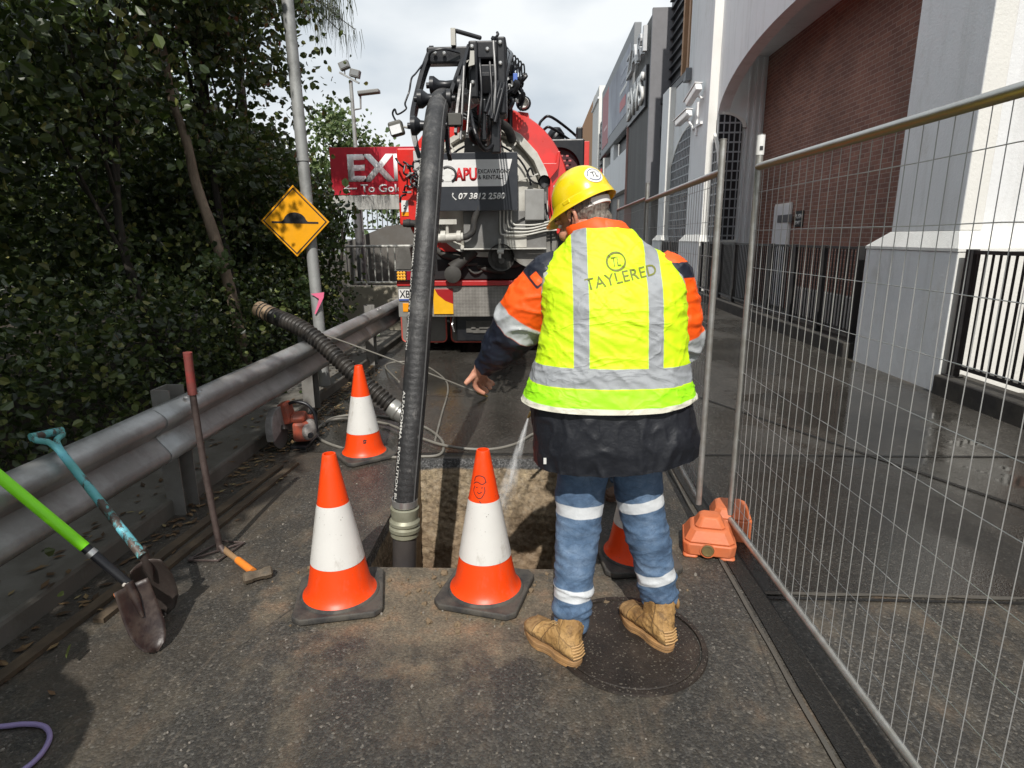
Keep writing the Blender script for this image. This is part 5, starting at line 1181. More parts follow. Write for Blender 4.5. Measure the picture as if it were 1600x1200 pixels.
        for k in range(5):
            bm = NB(); tube(bm, curve([q_(-.015 + .01 * k, -.030, .050 + .011 * k), q_(-.045 + .008 * k, 0, .052 + .011 * k), q_(-.015 + .01 * k, .030, .050 + .011 * k)], 4), .0030, 6); obj('heel_ridge', bm, M('welt', (.46, .28, .12), .7), bo, smooth=60)
        bm = NB(); tube(bm, [q_(.10, 0, .0) + V((0, 0, ztop - .03)) + sd_ * .055, q_(.1, 0, 0) + V((0, 0, ztop - .06)) + sd_ * .058], .012, 8); bm2 = NB()
        for s2 in (-1, 1):
            for k in range(3):
                a, b = q_(.34 + .06 * k, s2 * .012, .130 - .004 * k), q_(.40 + .06 * k, -s2 * .012, .124 - .006 * k); tube(bm2, [a, (a + b) / 2 + V((0, 0, .005)), b], .0026, 6)
        bm.free(); obj('lace', bm2, M('lace_tan', (.35, .22, .09), .8), bo)
        return bo
    boot((.156, 1.985, .0), (-.035, 2.205, .0), (.136, 2.095, .14), .120, 3); b2 = boot((.518, 2.075, .004), (.372, 2.325, .004), (.506, 2.205, .17), .185, 5)
    for (x, y, z), s_ in (((.566, 2.19, .145), 1),):
        bm = NB(); blob(bm, (x - .002, y, z), (.010, .02, .022)); obj('pull_tab', bm, CACHE['bt'], b2, smooth=80)
    bm = NB(); box(bm, (.447, 2.165, .145), (.012, .055, .07), Matrix.Rotation(R(35), 3, 'Z')); obj('tongue', bm, CACHE['bt'], b2, bevel=.005)
    bm = NB(); lathe(bm, [(.017, 0), (.017, .002), (.012, .0025), (.012, .0015), (.009, .0035), (.001, .0035)], 18, Matrix.Translation((.066, 2.052, .075)) @ V((-.78, -.62, .1)).to_track_quat('Z', 'Y').to_matrix().to_4x4()); obj('badge', bm, M('badge_brown', (.06, .04, .02), .6), t, smooth=30)
    if hat:
        hm = CACHE['hat'] if 'hat' in CACHE else CACHE.setdefault('hat', hat_mat())
        MH = Matrix.Translation(hp(0, -.016, .052) + V((.008, 0, 0))) @ q.to_4x4() @ Matrix.Diagonal((.93, .93, .93, 1))
        def dome(rx, ryf, ryb, hgt, flat, nm, mat, seg=64, rws=26, zoff=0):
            bm = NB(); rr_ = []
            for i in range(rws + 1):
                f = i / rws; el = f * math.pi / 2; rr2 = math.cos(el) ** .80; zz = math.sin(el) ** 1.0 * hgt
                if i == rws: rr_.append([bm.verts.new(MH @ V((0, 0, zz + zoff)))]); break
                row = []
                for k in range(seg):
                    a = 2 * math.pi * k / seg; c, s2 = math.cos(a), math.sin(a); ry_ = ryf if s2 > 0 else ryb
                    x, y, z = c * rx * rr2, s2 * ry_ * rr2, zz + zoff
                    # three crown ridges running front to back
                    rg = math.exp(-((abs(x) - .042) / .006) ** 2) * .004 * min(1, f * 4) + (.009 if abs(x) < .038 else 0) * max(0, min(1, (f - .12) * 4)) * (1 - max(0, min(1, (abs(x) - .03) / .01)))
                    row.append(bm.verts.new(MH @ V((x, y, z + rg))))
                rr_.append(row)
            for a, b in zip(rr_[:-2], rr_[1:-1]):
                for k in range(seg): bm.faces.new((a[k], a[(k + 1) % seg], b[(k + 1) % seg], b[k]))
            for k in range(seg): bm.faces.new((rr_[-2][k], rr_[-2][(k + 1) % seg], rr_[-1][0]))
            return bm
        hb = obj('hard_hat', dome(.108, .128, .126, .122, 0, 'h', hm), hm, t, smooth=60)
        # gutter, brim and peak
        bm = NB(); seg = 72; rows = []
        prof2 = [(0, .012), (.004, .004), (.007, -.010), (.010, -.020), (.012, -.023), (.009, -.024), (.003, -.012), (-.002, 0)]
        for dr_, dz_ in prof2:
            row = []
            for k in range(seg):
                a = 2 * math.pi * k / seg; c, s2 = math.cos(a), math.sin(a); ry_ = .128 if s2 > 0 else .126
                pk = max(0, s2) ** 3; ext_ = dr_ * (1 + 4.2 * pk) if dz_ < -.005 else dr_; z = dz_ - .014 * pk * (dr_ / .012) - .004 * math.cos(2 * a) * (dz_ < -.005)
                row.append(bm.verts.new(MH @ V((c * (.108 + ext_), s2 * (ry_ + ext_), z))))
            rows.append(row)
        for a, b in zip(rows[:-1], rows[1:]):
            for k in range(seg): bm.faces.new((a[k], a[(k + 1) % seg], b[(k + 1) % seg], b[k]))
        obj('brim', bm, hm, hb, smooth=50)
        # inner shell, head band, side slots
        bm = NB(); seg = 40; rows = []
        for z, k0 in ((-.040, .86), (-.038, .90), (-.014, .92), (-.012, .88)):
            rows.append([bm.verts.new(MH @ V((.096 * k0 * math.cos(2 * math.pi * k / seg), (.110 if math.sin(2 * math.pi * k / seg) > 0 else .118) * k0 * math.sin(2 * math.pi * k / seg), z + (-.010 if math.sin(2 * math.pi * k / seg) < -.3 else .012)))) for k in range(seg)])
        for a, b in zip(rows[:-1], rows[1:]):
            for k in range(seg): bm.faces.new((a[k], a[(k + 1) % seg], b[(k + 1) % seg], b[k]))
        bm.faces.new([v for v in rows[0]][::-1]) if False else None
        obj('head_band', bm, white, hb, smooth=50, solid=.003)
        bm = NB(); tube(bm, curve([MH @ V((-.098, -.02, -.02)), MH @ V((-.085, .03, -.08)), MH @ V((-.05, .07, -.13)), MH @ V((0, .085, -.14)), MH @ V((.05, .07, -.13)), MH @ V((.085, .03, -.08)), MH @ V((.098, -.02, -.02))], 6), .004, 6); obj('chin_strap', bm, blackp, hb, smooth=60)
        for s_ in (-1, 1):
            bm = NB(); box(bm, MH @ V((.111 * s_, -.005, .0)), (.008, .030, .014), q); obj('slot', bm, hm, hb, bevel=.002)
        # round sticker on the back right of the crown
        me = hb.data; bmv = NB(); bmv.from_mesh(me); th = BVHTree.FromBMesh(bmv); bmv.free()
        dirn = V((.22, -.92, .62)).normalized(); c0 = MH @ V((0, 0, .03)); dw = V((.40, -.72, .56)).normalized(); e1 = dw.cross(V((0, 0, 1))).normalized() * -1; e2 = dw.cross(e1).normalized(); e2 = e2 if e2.z > 0 else -e2; e1 = e1 if e1.x > 0 else -e1
        def onhat(bt, d_):
            for v in bt.verts:
                o3 = c0 + dw * .4 + e1 * v.co.x + e2 * v.co.y; h = th.ray_cast(o3 - off, -dw); v.co = h[0] + off + dw * d_ if h[0] else o3
            bmesh.ops.recalc_face_normals(bt, faces=bt.faces[:]); return bt
        bt = NB(); rows = [[bt.verts.new((r0 * math.cos(2 * math.pi * k / 28), r0 * math.sin(2 * math.pi * k / 28), 0)) for k in range(28)] for r0 in (.033, .022, .011, .002)]
        for a, b in zip(rows[:-1], rows[1:]):
            for k in range(28): bt.faces.new((a[k], a[(k + 1) % 28], b[(k + 1) % 28], b[k]))
        bt.faces.new(rows[-1]); stk = obj('sticker', onhat(bt, .0025), white, hb, smooth=60)
        bt = text_mesh('TL', .026, .022, .0); bmesh.ops.subdivide_edges(bt, edges=bt.edges[:], cuts=1); obj('lettering', onhat(bt, .0042), MK, stk)
        bt = NB()
        for a0, a1 in ((20, 200), (210, 380)):
            pv = None
            for a in range(a0, a1, 10):
                c_ = tuple(bt.verts.new((r0 * math.cos(R(a)), r0 * math.sin(R(a)), 0)) for r0 in (.0235, .026))
                if pv: bt.faces.new((pv[0], pv[1], c_[1], c_[0]))
                pv = c_
        obj('ring_mark', onhat(bt, .0042), M('sticker_blue', (.10, .12, .2), .5, bump=0), stk)
    return t
wk = make_person('person', 'worker in yellow hard hat, lime vest and blue jeans, seen from behind, pointing left')
# helper behind him, hidden but for a brown boot and the lance he holds
h2 = copy_tree(wk); h2['label'] = 'hidden crew member whose brown boot shows between the legs of the lime vested worker'
h2.location = (.50, 3.74, 0); h2.rotation_euler = (0, 0, R(90)); h2.scale = (.88, .88, .86)
for ch in list(h2.children):
    if ch.name.split('.')[0] in ('hard_hat', 'vest'):
        for g in list(ch.children_recursive): bpy.data.objects.remove(g)
        bpy.data.objects.remove(ch)
bt2 = M('boot_brown', (.09, .05, .03), .8, var=.35, vs=10)
for ch in h2.children_recursive:
    if ch.name.split('.')[0] in ('boot', 'sole'):
        ch.material_slots[0].link = 'OBJECT'; ch.material_slots[0].material = bt2
# two people standing outside the frame whose shadows fall into it
for lb, lc in (('bystander whose hatted shadow falls on the asphalt at the lower left', (-1.82, .12, 0)), ('bystander whose head shadow touches the middle of the bottom edge', (.21, -.50, 0))):
    b_ = copy_tree(wk); b_['label'] = lb; b_.location = lc; b_['group'] = 'bystanders outside the frame'
# ------------------------------------------------------------------ traffic cones
V = Vector
def cone_mat(name, col, sc=.3):
    s = NT(name); n = s.noise(7, 5); c = s.mix(n, tuple(x * .9 for x in col), tuple(min(1, x * 1.08) for x in col))
    d = s.ramp(s.vor(48, out='Distance'), [(.0, 1), (.09, .9), (.13, 0)]); msk = s.ramp(s.noise(12, 6, .7), [(.46, 0), (.6, 1)]); c = s.mix(s.math('MULTIPLY', s.math('MULTIPLY', d, msk), .8), c, (.10, .08, .06))
    g = s.ramp(s.noise(9, 8, .72, vec=s.vec((1, 1, .4))), [(.55, 0), (.75, sc)]); c = s.mix(g, c, (.22, .17, .12))
    return s.set(Base_Color=c, Roughness=.42, Normal=s.bump(s.noise(30, 5), .12, .004))
c_or = cone_mat('cone_orange', (.88, .062, .004), .35); c_wh = cone_mat('cone_sleeve', (.66, .65, .62), .75)
def scribble(pts, w0, r_at, ang0, z0, cx=0, cy=0):
    bm = NB()
    for pl_ in pts:
        P = curve([V((x, y, 0)) for x, y in pl_], 5); pv = None
        for i, p in enumerate(P):
            t = (P[min(i + 1, len(P) - 1)] - P[max(0, i - 1)]).normalized(); n_ = V((-t.y, t.x, 0)) * w0; cc = []
            for s_ in (-1, 1):
                q = p + n_ * s_; z = z0 + q.y; r_ = r_at(z) + .0012; a = ang0 + q.x / r_; cc.append(bm.verts.new((cx + r_ * math.cos(a), cy + r_ * math.sin(a), z)))
            if pv: bm.faces.new((pv[0], cc[0], cc[1], pv[1]))
            pv = cc
    return bm
def make_cone(label, loc, rz=0, mark=None):
    t = thing('traffic_cone', label, 'traffic cone', (0, 0, 0), 'orange and white traffic cones round the trench')
    bm = NB(); h = .19; c = .035; pts = [(-h + c, -h), (h - c, -h), (h, -h + c), (h, h - c), (h - c, h), (-h + c, h), (-h, h - c), (-h, -h + c)]
    prism(bm, pts, .028, PG(0, 0, .018)); lathe(bm, [(.175, .030), (.170, .040), (.155, .044), (.148, .040)], 40, caps=False); obj('base', bm, rubber, t, bevel=.006, smooth=50).data.materials[0] = M('cone_base', (.032, .031, .030), .75, var=.4, vs=14, bump=.4, dirt=.45, dirtcol=(.14, .125, .10), ds=10)
    def ra(z): return .142 + (.030 - .142) * (z - .05) / .63 + (.012 * math.exp(-(z - .05) / .02))
    def sect(z0, z1, d, nm, mt, ends=()):
        bm = NB(); n = 14; lathe(bm, [(ra(z0 + (z1 - z0) * i / n) + d, z0 + (z1 - z0) * i / n) for i in range(n + 1)] + list(ends), 44, caps=False); return obj(nm, bm, mt, t, smooth=50)
    sect(.038, .215, 0, 'lower_band', c_or); sect(.200, .470, .0022, 'white_sleeve', c_wh)
    sect(.455, .685, 0, 'upper_band', c_or, ((ra(.685) - .002, .690), (ra(.685) - .007, .690), (ra(.685) - .007, .55)))
    if mark: obj('ink_mark', scribble(mark[0], mark[1], ra, R(-90) + mark[2], mark[3]), MK, t)
    t.location = loc; t.rotation_euler = (0, 0, rz); return t
face = [[(-.026, .03), (-.02, .05), (0, .058), (.02, .05), (.027, .03)], [(-.03, .02), (-.012, .03), (.012, .022), (.03, .032)], [(-.022, .012), (-.028, -.01), (-.012, -.034), (.008, -.038), (.024, -.012), (.022, .01)], [(-.01, -.012), (0, -.018), (.012, -.010)], [(-.016, .006), (-.008, .008)], [(.008, .006), (.016, .008)], [(.002, -.05), (.012, -.062)]]
make_cone('traffic cone standing nearest the camera, left of the hose collar', (-.885, 2.415, 0), R(13))
make_cone('traffic cone with a black scribbled mark, standing in the middle before the trench', (-.232, 2.475, 0), R(-14), (face, .0018, .0, .53))
make_cone('traffic cone with a small black logo low down, beside the coiled hose', (-1.285, 4.245, 0), R(38), ([[(-.010, .0), (-.004, .012), (.006, .006), (.010, .012)], [(-.012, -.006), (0, -.010), (.008, -.002)], [(.0, .0), (.004, -.012)]], .004, R(20) - R(38), .15))
make_cone('traffic cone half hidden behind the right leg of the worker', (.50, 2.80, 0), R(6))

# ------------------------------------------------------------------ temporary fence
zinc = M('fence_zinc', (.46, .46, .44), .38, metal=.65, var=.3, vs=16, bump=.15, bs=50, dirt=.5, dirtcol=(.26, .24, .19), ds=14)
def brass_under():
    s = NT('rail_zinc'); n = s.noise(14, 5); g = s.n('ShaderNodeNewGeometry'); z = s.xyz(g.outputs['Normal'])[2]
    c = s.mix(n, (.40, .40, .38), (.58, .58, .55)); st = s.band(s.math('ADD', z, s.math('MULTIPLY', n, .3)), -9, .12, .12)
    c = s.mix(s.math('MULTIPLY', st, .75), c, (.34, .26, .07)); return s.set(Base_Color=c, Roughness=.35, Metallic=.7, Normal=s.bump(s.noise(60, 4), .15, .002))
wirem = M('fence_wire', (.46, .46, .45), .4, metal=.35, var=.2, bump=0)
def panel(label, x0, x1, y0, y1, zt, zb, top=2.02, post0='b', pmat=zinc):
    """y0 is the end nearer the block; runs to y1"""
    t = thing('mesh_fence', label, 'fence panel', ((x0 + x1) / 2, (y0 + y1) / 2, 0), 'temporary mesh fence panels')
    a0, a1 = V((x0, y0, 0)), V((x1, y1, 0))
    for a, h0 in ((a0, .15), (a1, .05)):
        bm = NB(); tube(bm, [a + V((0, 0, h0)), a + V((0, 0, top))], .0165, 12); tube(bm, [a + V((0, 0, top)), a + V((0, 0, top + .004))], .0185, 12); obj('post', bm, pmat, t, smooth=40)
    bm = NB(); tube(bm, [a0 + V((0, 0, zt)), a1 + V((0, 0, zt))], .0175, 12); obj('top_rail', bm, brass_under() if 'br' not in CACHE else CACHE['br'], t, smooth=40)
    bm = NB(); tube(bm, [a0 + V((0, 0, zb)), a1 + V((0, 0, zb))], .0165, 12); obj('bottom_rail', bm, zinc, t, smooth=40)
    bm = NB(); Ln = (a1 - a0).length; n = int(Ln / .0615)
    for k in range(1, n):
        p = a0.lerp(a1, k / n); w_ = .004 * noise.noise(V((k * .7, 0, 0))); m_ = [p + V((0, 0, zb)), p + V((w_, w_, zb + .6)), p + V((-w_, w_ * 1.4, (zt + zb) / 2)), p + V((w_, 0, zt - .5)), p + V((0, 0, zt))]; tube(bm, m_, .0015, 4, caps=False)
    z = zb + .10
    while z < zt - .05:
        P_ = [a0.lerp(a1, i / 8) + V((.004, .0, z + .004 * noise.noise(V((i * .9, z * 3, 1))))) for i in range(9)]; tube(bm, P_, .0015, 4, caps=False); z += .172
    obj('wire_mesh', bm, wirem, t); return t
panel('temporary mesh fence panel closest to the camera, on the right', 1.02, 1.09, 3.0, .58, 1.885, .125)
panel('temporary mesh fence panel running away beyond the orange block', .885, .955, 3.12, 5.55, 1.875, .17)
panel('farthest temporary mesh fence panel, beside the truck', .965, 1.02, 5.62, 8.0, 1.90, .17)
# coupler and tag
bm = NB(); box(bm, (.95, 3.06, 1.86), (.16, .03, .035)); lathe(bm, [(.01, -.03), (.01, .03)], 8, Matrix.Translation((.95, 3.04, 1.86)) @ Matrix.Rotation(R(90), 4, 'X')); 
tg = thing('fence_tag', 'small white tag taped to the top of the near fence post', 'tag', (1.02, 3.0, 1.96)); bm.free()
bm = NB(); lathe(bm, [(.0185, 0), (.0185, .085)], 14, PG(1.02, 3.0, 1.935), caps=False); obj('sleeve', bm, white, tg, smooth=40)
bm = NB(); bx(bm, (1.012, 2.979, 1.955), (1.026, 2.9812, 1.972)); obj('print', bm, MK, tg)

# orange fence foot
terra = M('block_orange', (.62, .16, .055), .55, var=.2, vs=5, bump=.25, bs=90, dirt=.4, dirtcol=(.34, .13, .075), ds=6)
def foot_half(cx, cy, rz, nm_label, group=None):
    pass
ff = thing('ballast_block', 'orange plastic water-filled foot holding up the fence posts', 'ballast block', (.93, 2.93, 0))
def frust(bm, M_, lo, hi, z0, z1, c0, c1):
    def oct(h, c): a, b = h; return [(-a + c, -b), (a - c, -b), (a, -b + c), (a, b - c), (a - c, b), (-a + c, b), (-a, b - c), (-a, -b + c)]
    A = [bm.verts.new(M_ @ V((x, y, z0))) for x, y in oct(lo, c0)]; B_ = [bm.verts.new(M_ @ V((x, y, z1))) for x, y in oct(hi, c1)]
    for k in range(8): bm.faces.new((A[k], A[(k + 1) % 8], B_[(k + 1) % 8], B_[k]))
    bm.faces.new(A[::-1]); bm.faces.new(B_)
MB1 = Matrix.Translation((.885, 2.90, 0)) @ Matrix.Rotation(R(-12), 4, 'Z') @ Matrix.Diagonal((.93, .93, .96, 1))
bm = NB(); frust(bm, MB1, (.135, .125), (.140, .130), .018, .085, .03, .03); frust(bm, MB1, (.132, .122), (.098, .088), .086, .150, .03, .03); frust(bm, MB1, (.082, .074), (.052, .050), .1505, .205, .02, .02)
for sx in (-1, 1):
    for sy in (-1, 1): frust(bm, MB1 @ Matrix.Translation((sx * .095, sy * .085, 0)), (.04, .04), (.04, .04), 0, .0178, .012, .012)
hf = obj('body', bm, terra, ff, bevel=.008, smooth=30)
bm = NB(); lathe(bm, [(.001, 0), (.022, 0), (.024, .004), (.030, .004), (.032, 0)][::-1], 24, MB1 @ Matrix.Translation((-.01, -.1335, .055)) @ Matrix.Rotation(R(90), 4, 'X'), caps=False); obj('filler_cap', bm, M('cap_brass', (.32, .25, .10), .4, metal=.5, bump=.3, dirt=.5), ff, smooth=40)
bm = NB(); lathe(bm, [(.036, -.002), (.040, .003), (.034, .004)], 28, MB1 @ Matrix.Translation((-.01, -.130, .055)) @ Matrix.Rotation(R(90), 4, 'X'), caps=False); obj('cap_rim', bm, terra, ff, smooth=40)
MB2 = Matrix.Translation((1.045, 3.075, 0)) @ Matrix.Rotation(R(-12), 4, 'Z') @ Matrix.Diagonal((.9, .9, .95, 1))
bm = NB(); frust(bm, MB2, (.115, .115), (.115, .115), .0, .13, .03, .03); frust(bm, MB2, (.112, .112), (.085, .085), .131, .185, .03, .03); obj('rear_body', bm, terra, ff, bevel=.008, smooth=30)

# ------------------------------------------------------------------ hoses and lance
hgrey = M('hose_grey', (.20, .19, .165), .5, var=.25, vs=12, bump=.15, dirt=.3)
def ground_run(pts, z=.012): return [(x, y, z + .0) for x, y in pts]
coil = [(-1.837, 4.931), (-1.835, 5.176), (-1.631, 5.279), (-1.313, 5.182), (-.979, 4.941), (-.758, 4.576), (-.718, 4.256), (-.89, 4.199), (-1.141, 4.20), (-1.50, 4.38), (-1.746, 4.593), (-1.863, 4.85), (-1.746, 5.08), (-1.31, 4.95), (-.963, 4.60), (-.673, 4.37), (-.381, 4.364), (-.168, 4.493), (-.02, 4.75), (.05, 4.6), (.12, 4.2)]
P_ = [V((x, y, .012 + (.022 if 11 < i < 16 else 0))) for i, (x, y) in enumerate(coil)] + [V((.20, 3.75, .35)), V((.17, 3.45, .85)), V((.15, 3.33, .93))]
bm = NB(); tube(bm, curve(P_, 8), .011, 10); tag(obj('pressure_hose', bm, hgrey, smooth=60, loc=(-1.3, 4.7, 0)), 'grey pressure hose coiled round the far cone and trailing across behind the trench', 'hose')
lc = thing('water_lance', 'lance of the hidden helper, spraying water down into the trench', 'spray lance', (.02, 3.4, .7))
bm = NB(); tube(bm, [(.15, 3.33, .93), (-.03, 3.50, .56)], .009, 10); obj('tube', bm, steel, lc, smooth=60)
bm = NB(); tube(bm, [(-.03, 3.50, .56), (-.052, 3.52, .52)], [.013, .007], 10); obj('nozzle', bm, M('brass', (.45, .33, .12), .35, metal=.8), lc, smooth=60)
def spray():
    s = NT('water_spray'); n = s.noise(26, 5, .6, vec=s.vec((1, 1, .14), rot=(0, R(18), 0))); t_ = s.attr('sp')
    a = s.math('MULTIPLY', s.ramp(n, [(.36, 0), (.62, 1)]), s.math('MULTIPLY_ADD', t_, -.30, .44)); lw = s.n('ShaderNodeLayerWeight', Blend=.5); a = s.math('MULTIPLY', a, s.math('SUBTRACT', 1, lw.outputs['Facing']), clamp=True)
    return s.set(Base_Color=(.9, .92, .93), Roughness=.6, Alpha=a, Emission_Strength=0.0)
bm = NB(); A_ = V((-.052, 3.52, .52)); B_ = V((-.30, 3.66, -.42)); P_ = [A_.lerp(B_, i / 10) for i in range(11)]; rg_ = tube(bm, P_, [.006 + .10 * (i / 10) for i in range(11)], 20, caps=False); tube(bm, P_, [.004 + .028 * (i / 10) for i in range(11)], 14, caps=False)
so = obj('water_spray', bm, spray(), smooth=60, loc=tuple(A_)); set_attr(so, 'sp', [i / 10 for i in range(11) for _ in range(20)] + [i / 10 * .6 for i in range(11) for _ in range(14)])
tag(so, 'thin white jet of water fanning down into the trench', 'water spray', kind='stuff')
wl = thing('long_lance', 'long thin lance lying from the ribbed hose end down to the wet road', 'lance', (-1.4, 5.6, 0))
bm = NB(); tube(bm, curve([(-2.2, 5.30, .86), (-1.75, 5.42, .66), (-1.1, 5.66, .34), (-.56, 5.90, .05)], 6), .008, 8); obj('tube', bm, hgrey, wl, smooth=60)
bm = NB(); tube(bm, [(-.60, 5.88, .072), (-.565, 5.90, .052), (-.50, 5.93, .014)], [.012, .016, .010], 10); obj('tip', bm, M('brass', (.45, .33, .12)), wl, smooth=60)
bm = NB(); tube(bm, curve([(-1.42, 6.05, .14), (-1.9, 7.4, .012), (-1.83, 7.7, .012), (-1.5, 7.6, .012), (-1.1, 6.84, .012), (-.944, 6.24, .012), (-.867, 5.29, .012), (-.809, 4.575, .012)], 8), .010, 8); tag(obj('thin_hose', bm, hgrey, smooth=60, loc=(-1.2, 6.5, 0)), 'thin pale hose looping on the road just left of the suction hose', 'hose')
# ribbed spare hose resting over the guard rail
rb = thing('ribbed_hose', 'ribbed black hose resting over the guard rail with a tan cuffed end', 'hose', (-1.7, 5.1, .5))
C_ = curve([(-2.40, 5.40, .915), (-2.0, 5.22, .775), (-1.55, 5.02, .44), (-1.2, 4.92, .17), (-1.12, 4.90, .115)], 24); P_, rs = [], []; d_ = 0; last = C_[0]
for p in C_:
    d_ += (p - last).length; last = p
dense = []
for a, b in zip(C_[:-1], C_[1:]):
    for k in range(4): dense.append(a.lerp(b, k / 4))
d_ = 0; rs = []; last = dense[0]
for p in dense: d_ += (p - last).length; last = p; rs.append(.066 + .010 * math.sin(d_ / .040 * 2 * math.pi))
bm = NB(); tube(bm, dense, rs, 26); obj('ribbed_wall', bm, M('ribbed_black', (.022, .021, .020), .42, var=.4, vs=14, bump=.15, dirt=.45, dirtcol=(.07, .06, .05), ds=10), rb, smooth=70)
T_ = (C_[0] - C_[3]).normalized(); E_ = C_[0]
bm = NB(); tube(bm, [E_ - T_ * .02, E_ + T_ * .16], .074, 26, caps=False); tube(bm, [E_ + T_ * .16, E_ - T_ * .02], .064, 26, caps=False); obj('cuff', bm, M('cuff_tan', (.42, .30, .19), .6, var=.3, vs=12, dirt=.4), rb, smooth=60)
for k in (.0, .06, .10):
    bm = NB(); tube(bm, [E_ + T_ * (k - .004), E_ + T_ * (k + .008)], .078, 26); obj('strap', bm, rubber, rb, smooth=40)
T2 = (C_[-1] - C_[-4]).normalized(); bm = NB(); Mx_ = up_along(C_[-1] + T2 * -.14, T2); lathe(bm, [(.078, 0), (.082, .02), (.080, .05), (.086, .06), (.086, .075), (.078, .085), (.075, .17), (.088, .18), (.088, .20)], 26, Mx_, caps=False); obj('coupling', bm, M('coupling_steel', (.34, .34, .32), .4, metal=.6, dirt=.4), rb, smooth=35)

# ------------------------------------------------------------------ tools along the kerb
def shaft(bm, a, b, r, seg=12): tube(bm, [V(a), V(a).lerp(V(b), .5), V(b)], r, seg)
def chipped():
    s = NT('chipped_blue'); n = s.noise(13, 7, .7, vec=s.vec((1, 1, .45))); z = s.xyz()[2]
    c = s.mix(s.ramp(s.noise(5, 3), [(.4, 0), (.6, 1)]), (.10, .36, .34), (.16, .52, .62)); c = s.mix(s.ramp(n, [(.50, 0), (.56, 1)]), c, (.075, .055, .045)); return s.set(Base_Color=c, Roughness=.55, Normal=s.bump(n, .5, .004))
blade_m = M('shovel_steel', (.10, .085, .075), .5, metal=.35, var=.5, vs=12, bump=.5, bs=40, dirt=.7, dirtcol=(.035, .022, .02), ds=12)
def blade(top, tip, side, w0, w1, mat, parent, ln=8, curl=.03, name='blade', round_=True):
    top, tip, side = V(top), V(tip), V(side).normalized(); ax = (tip - top).normalized(); side = (side - ax * side.dot(ax)).normalized(); nr = ax.cross(side).normalized(); bm = NB(); g = []; n = 14; m_ = 10
    for i in range(n + 1):
        f = i / n; w_ = w0 + (w1 - w0) * min(1, f * 3)
        if round_ and f > .55: w_ *= math.sqrt(max(.0, 1 - ((f - .55) / .45) ** 2)) * .92 + .08
        g.append([bm.verts.new(top + (tip - top) * f + side * (j / m_ * 2 - 1) * w_ + nr * (curl * ((j / m_ * 2 - 1) ** 2) * (1 - .4 * f) - .012 * math.sin(f * 3.1))) for j in range(m_ + 1)])
    for i in range(n):
        for j in range(m_): bm.faces.new((g[i][j], g[i][j + 1], g[i + 1][j + 1], g[i + 1][j]))
    return obj(name, bm, mat, parent, smooth=60, solid=.003)
s1 = thing('shovel', 'old shovel with chipped turquoise D-handle leaning on the guard rail', 'shovel', (-1.62, 2.27, 0), 'shovels leaning on the guard rail')
a, b = V((-1.60, 2.175, .335)), V((-1.985, 2.325, .722)); bm = NB(); tube(bm, [a, a.lerp(b, .5), b], [.019, .0175, .0165], 12); bl = obj('shaft', bm, chipped(), s1, smooth=60)
ax = (b - a).normalized(); sd = ax.cross(V((.25, 1, .1))).normalized(); sd = V((.55, .75, -.35)).normalized(); sd = (sd - ax * sd.dot(ax)).normalized()
g1_, g2_ = b + ax * .105 - sd * .052, b + ax * .105 + sd * .052
for gg in (g1_, g2_):
    bm = NB(); tube(bm, curve([b - ax * .02, b + ax * .03 + (gg - b) * .25, gg - ax * .02, gg], 5), [.013] * 15 + [.011], 10); obj('yoke', bm, CACHE.setdefault('chb', chipped()), s1, smooth=60)
bm = NB(); tube(bm, [g1_ - sd * .012, g2_ + sd * .012], .0165, 14); obj('grip', bm, CACHE['chb'], s1, smooth=60)
blade((-1.60, 2.18, .31), (-1.615, 2.275, .008), (.75, .62, 0), .056, .074, blade_m, s1, curl=.035)
bm = NB(); tube(bm, [(-1.61, 2.185, .36), (-1.600, 2.20, .27), (-1.603, 2.215, .20)], [.021, .020, .006], 10); obj('socket', bm, blade_m, s1, smooth=60)
s2 = thing('shovel', 'trenching shovel with fluorescent green and black handle, nearest the camera', 'shovel', (-1.50, 2.03, 0), 'shovels leaning on the guard rail')
a, b = V((-1.595, 2.07, .27)), V((-2.30, 1.985, 1.125)); j = a.lerp(b, .195)
bm = NB(); tube(bm, [j, b], .0205, 14); obj('green_grip', bm, M('fluoro_green', (.27, .90, .01), .4, var=.06, bump=.02), s2, smooth=60)
bm = NB(); tube(bm, [a, j], [.017, .0185], 12); obj('shaft', bm, blackp, s2, smooth=60); bm = NB(); tube(bm, [a.lerp(j, .80), a.lerp(j, .90)], .0205, 12); obj('ferrule', bm, steel, s2, smooth=60)
mudm = M('muddy_blade', (.022, .013, .012), .45, var=.5, vs=18, bump=.7, bs=30, dirt=.3, dirtcol=(.12, .09, .07), ds=14)
blade((-1.59, 2.065, .27), (-1.497, 2.022, .006), (.62, .75, 0), .060, .064, mudm, s2, curl=.022)
bm = NB(); tube(bm, [(-1.598, 2.068, .28), (-1.575, 2.062, .22), (-1.548, 2.050, .14)], [.020, .018, .006], 10); obj('socket', bm, mudm, s2, smooth=60)
for p in ((-1.60, 2.06, .275), (-1.625, 2.035, .245)):
    bm = NB(); blob(bm, p, (.014, .012, .012), None, 10); folds(bm, lambda q: .006 * noise.noise(q * 90)); obj('mud_lump', bm, M('clay_pale', (.45, .42, .38), .8) if p[0] > -1.61 else M('clay_orange', (.5, .16, .06), .8), s2, smooth=60)
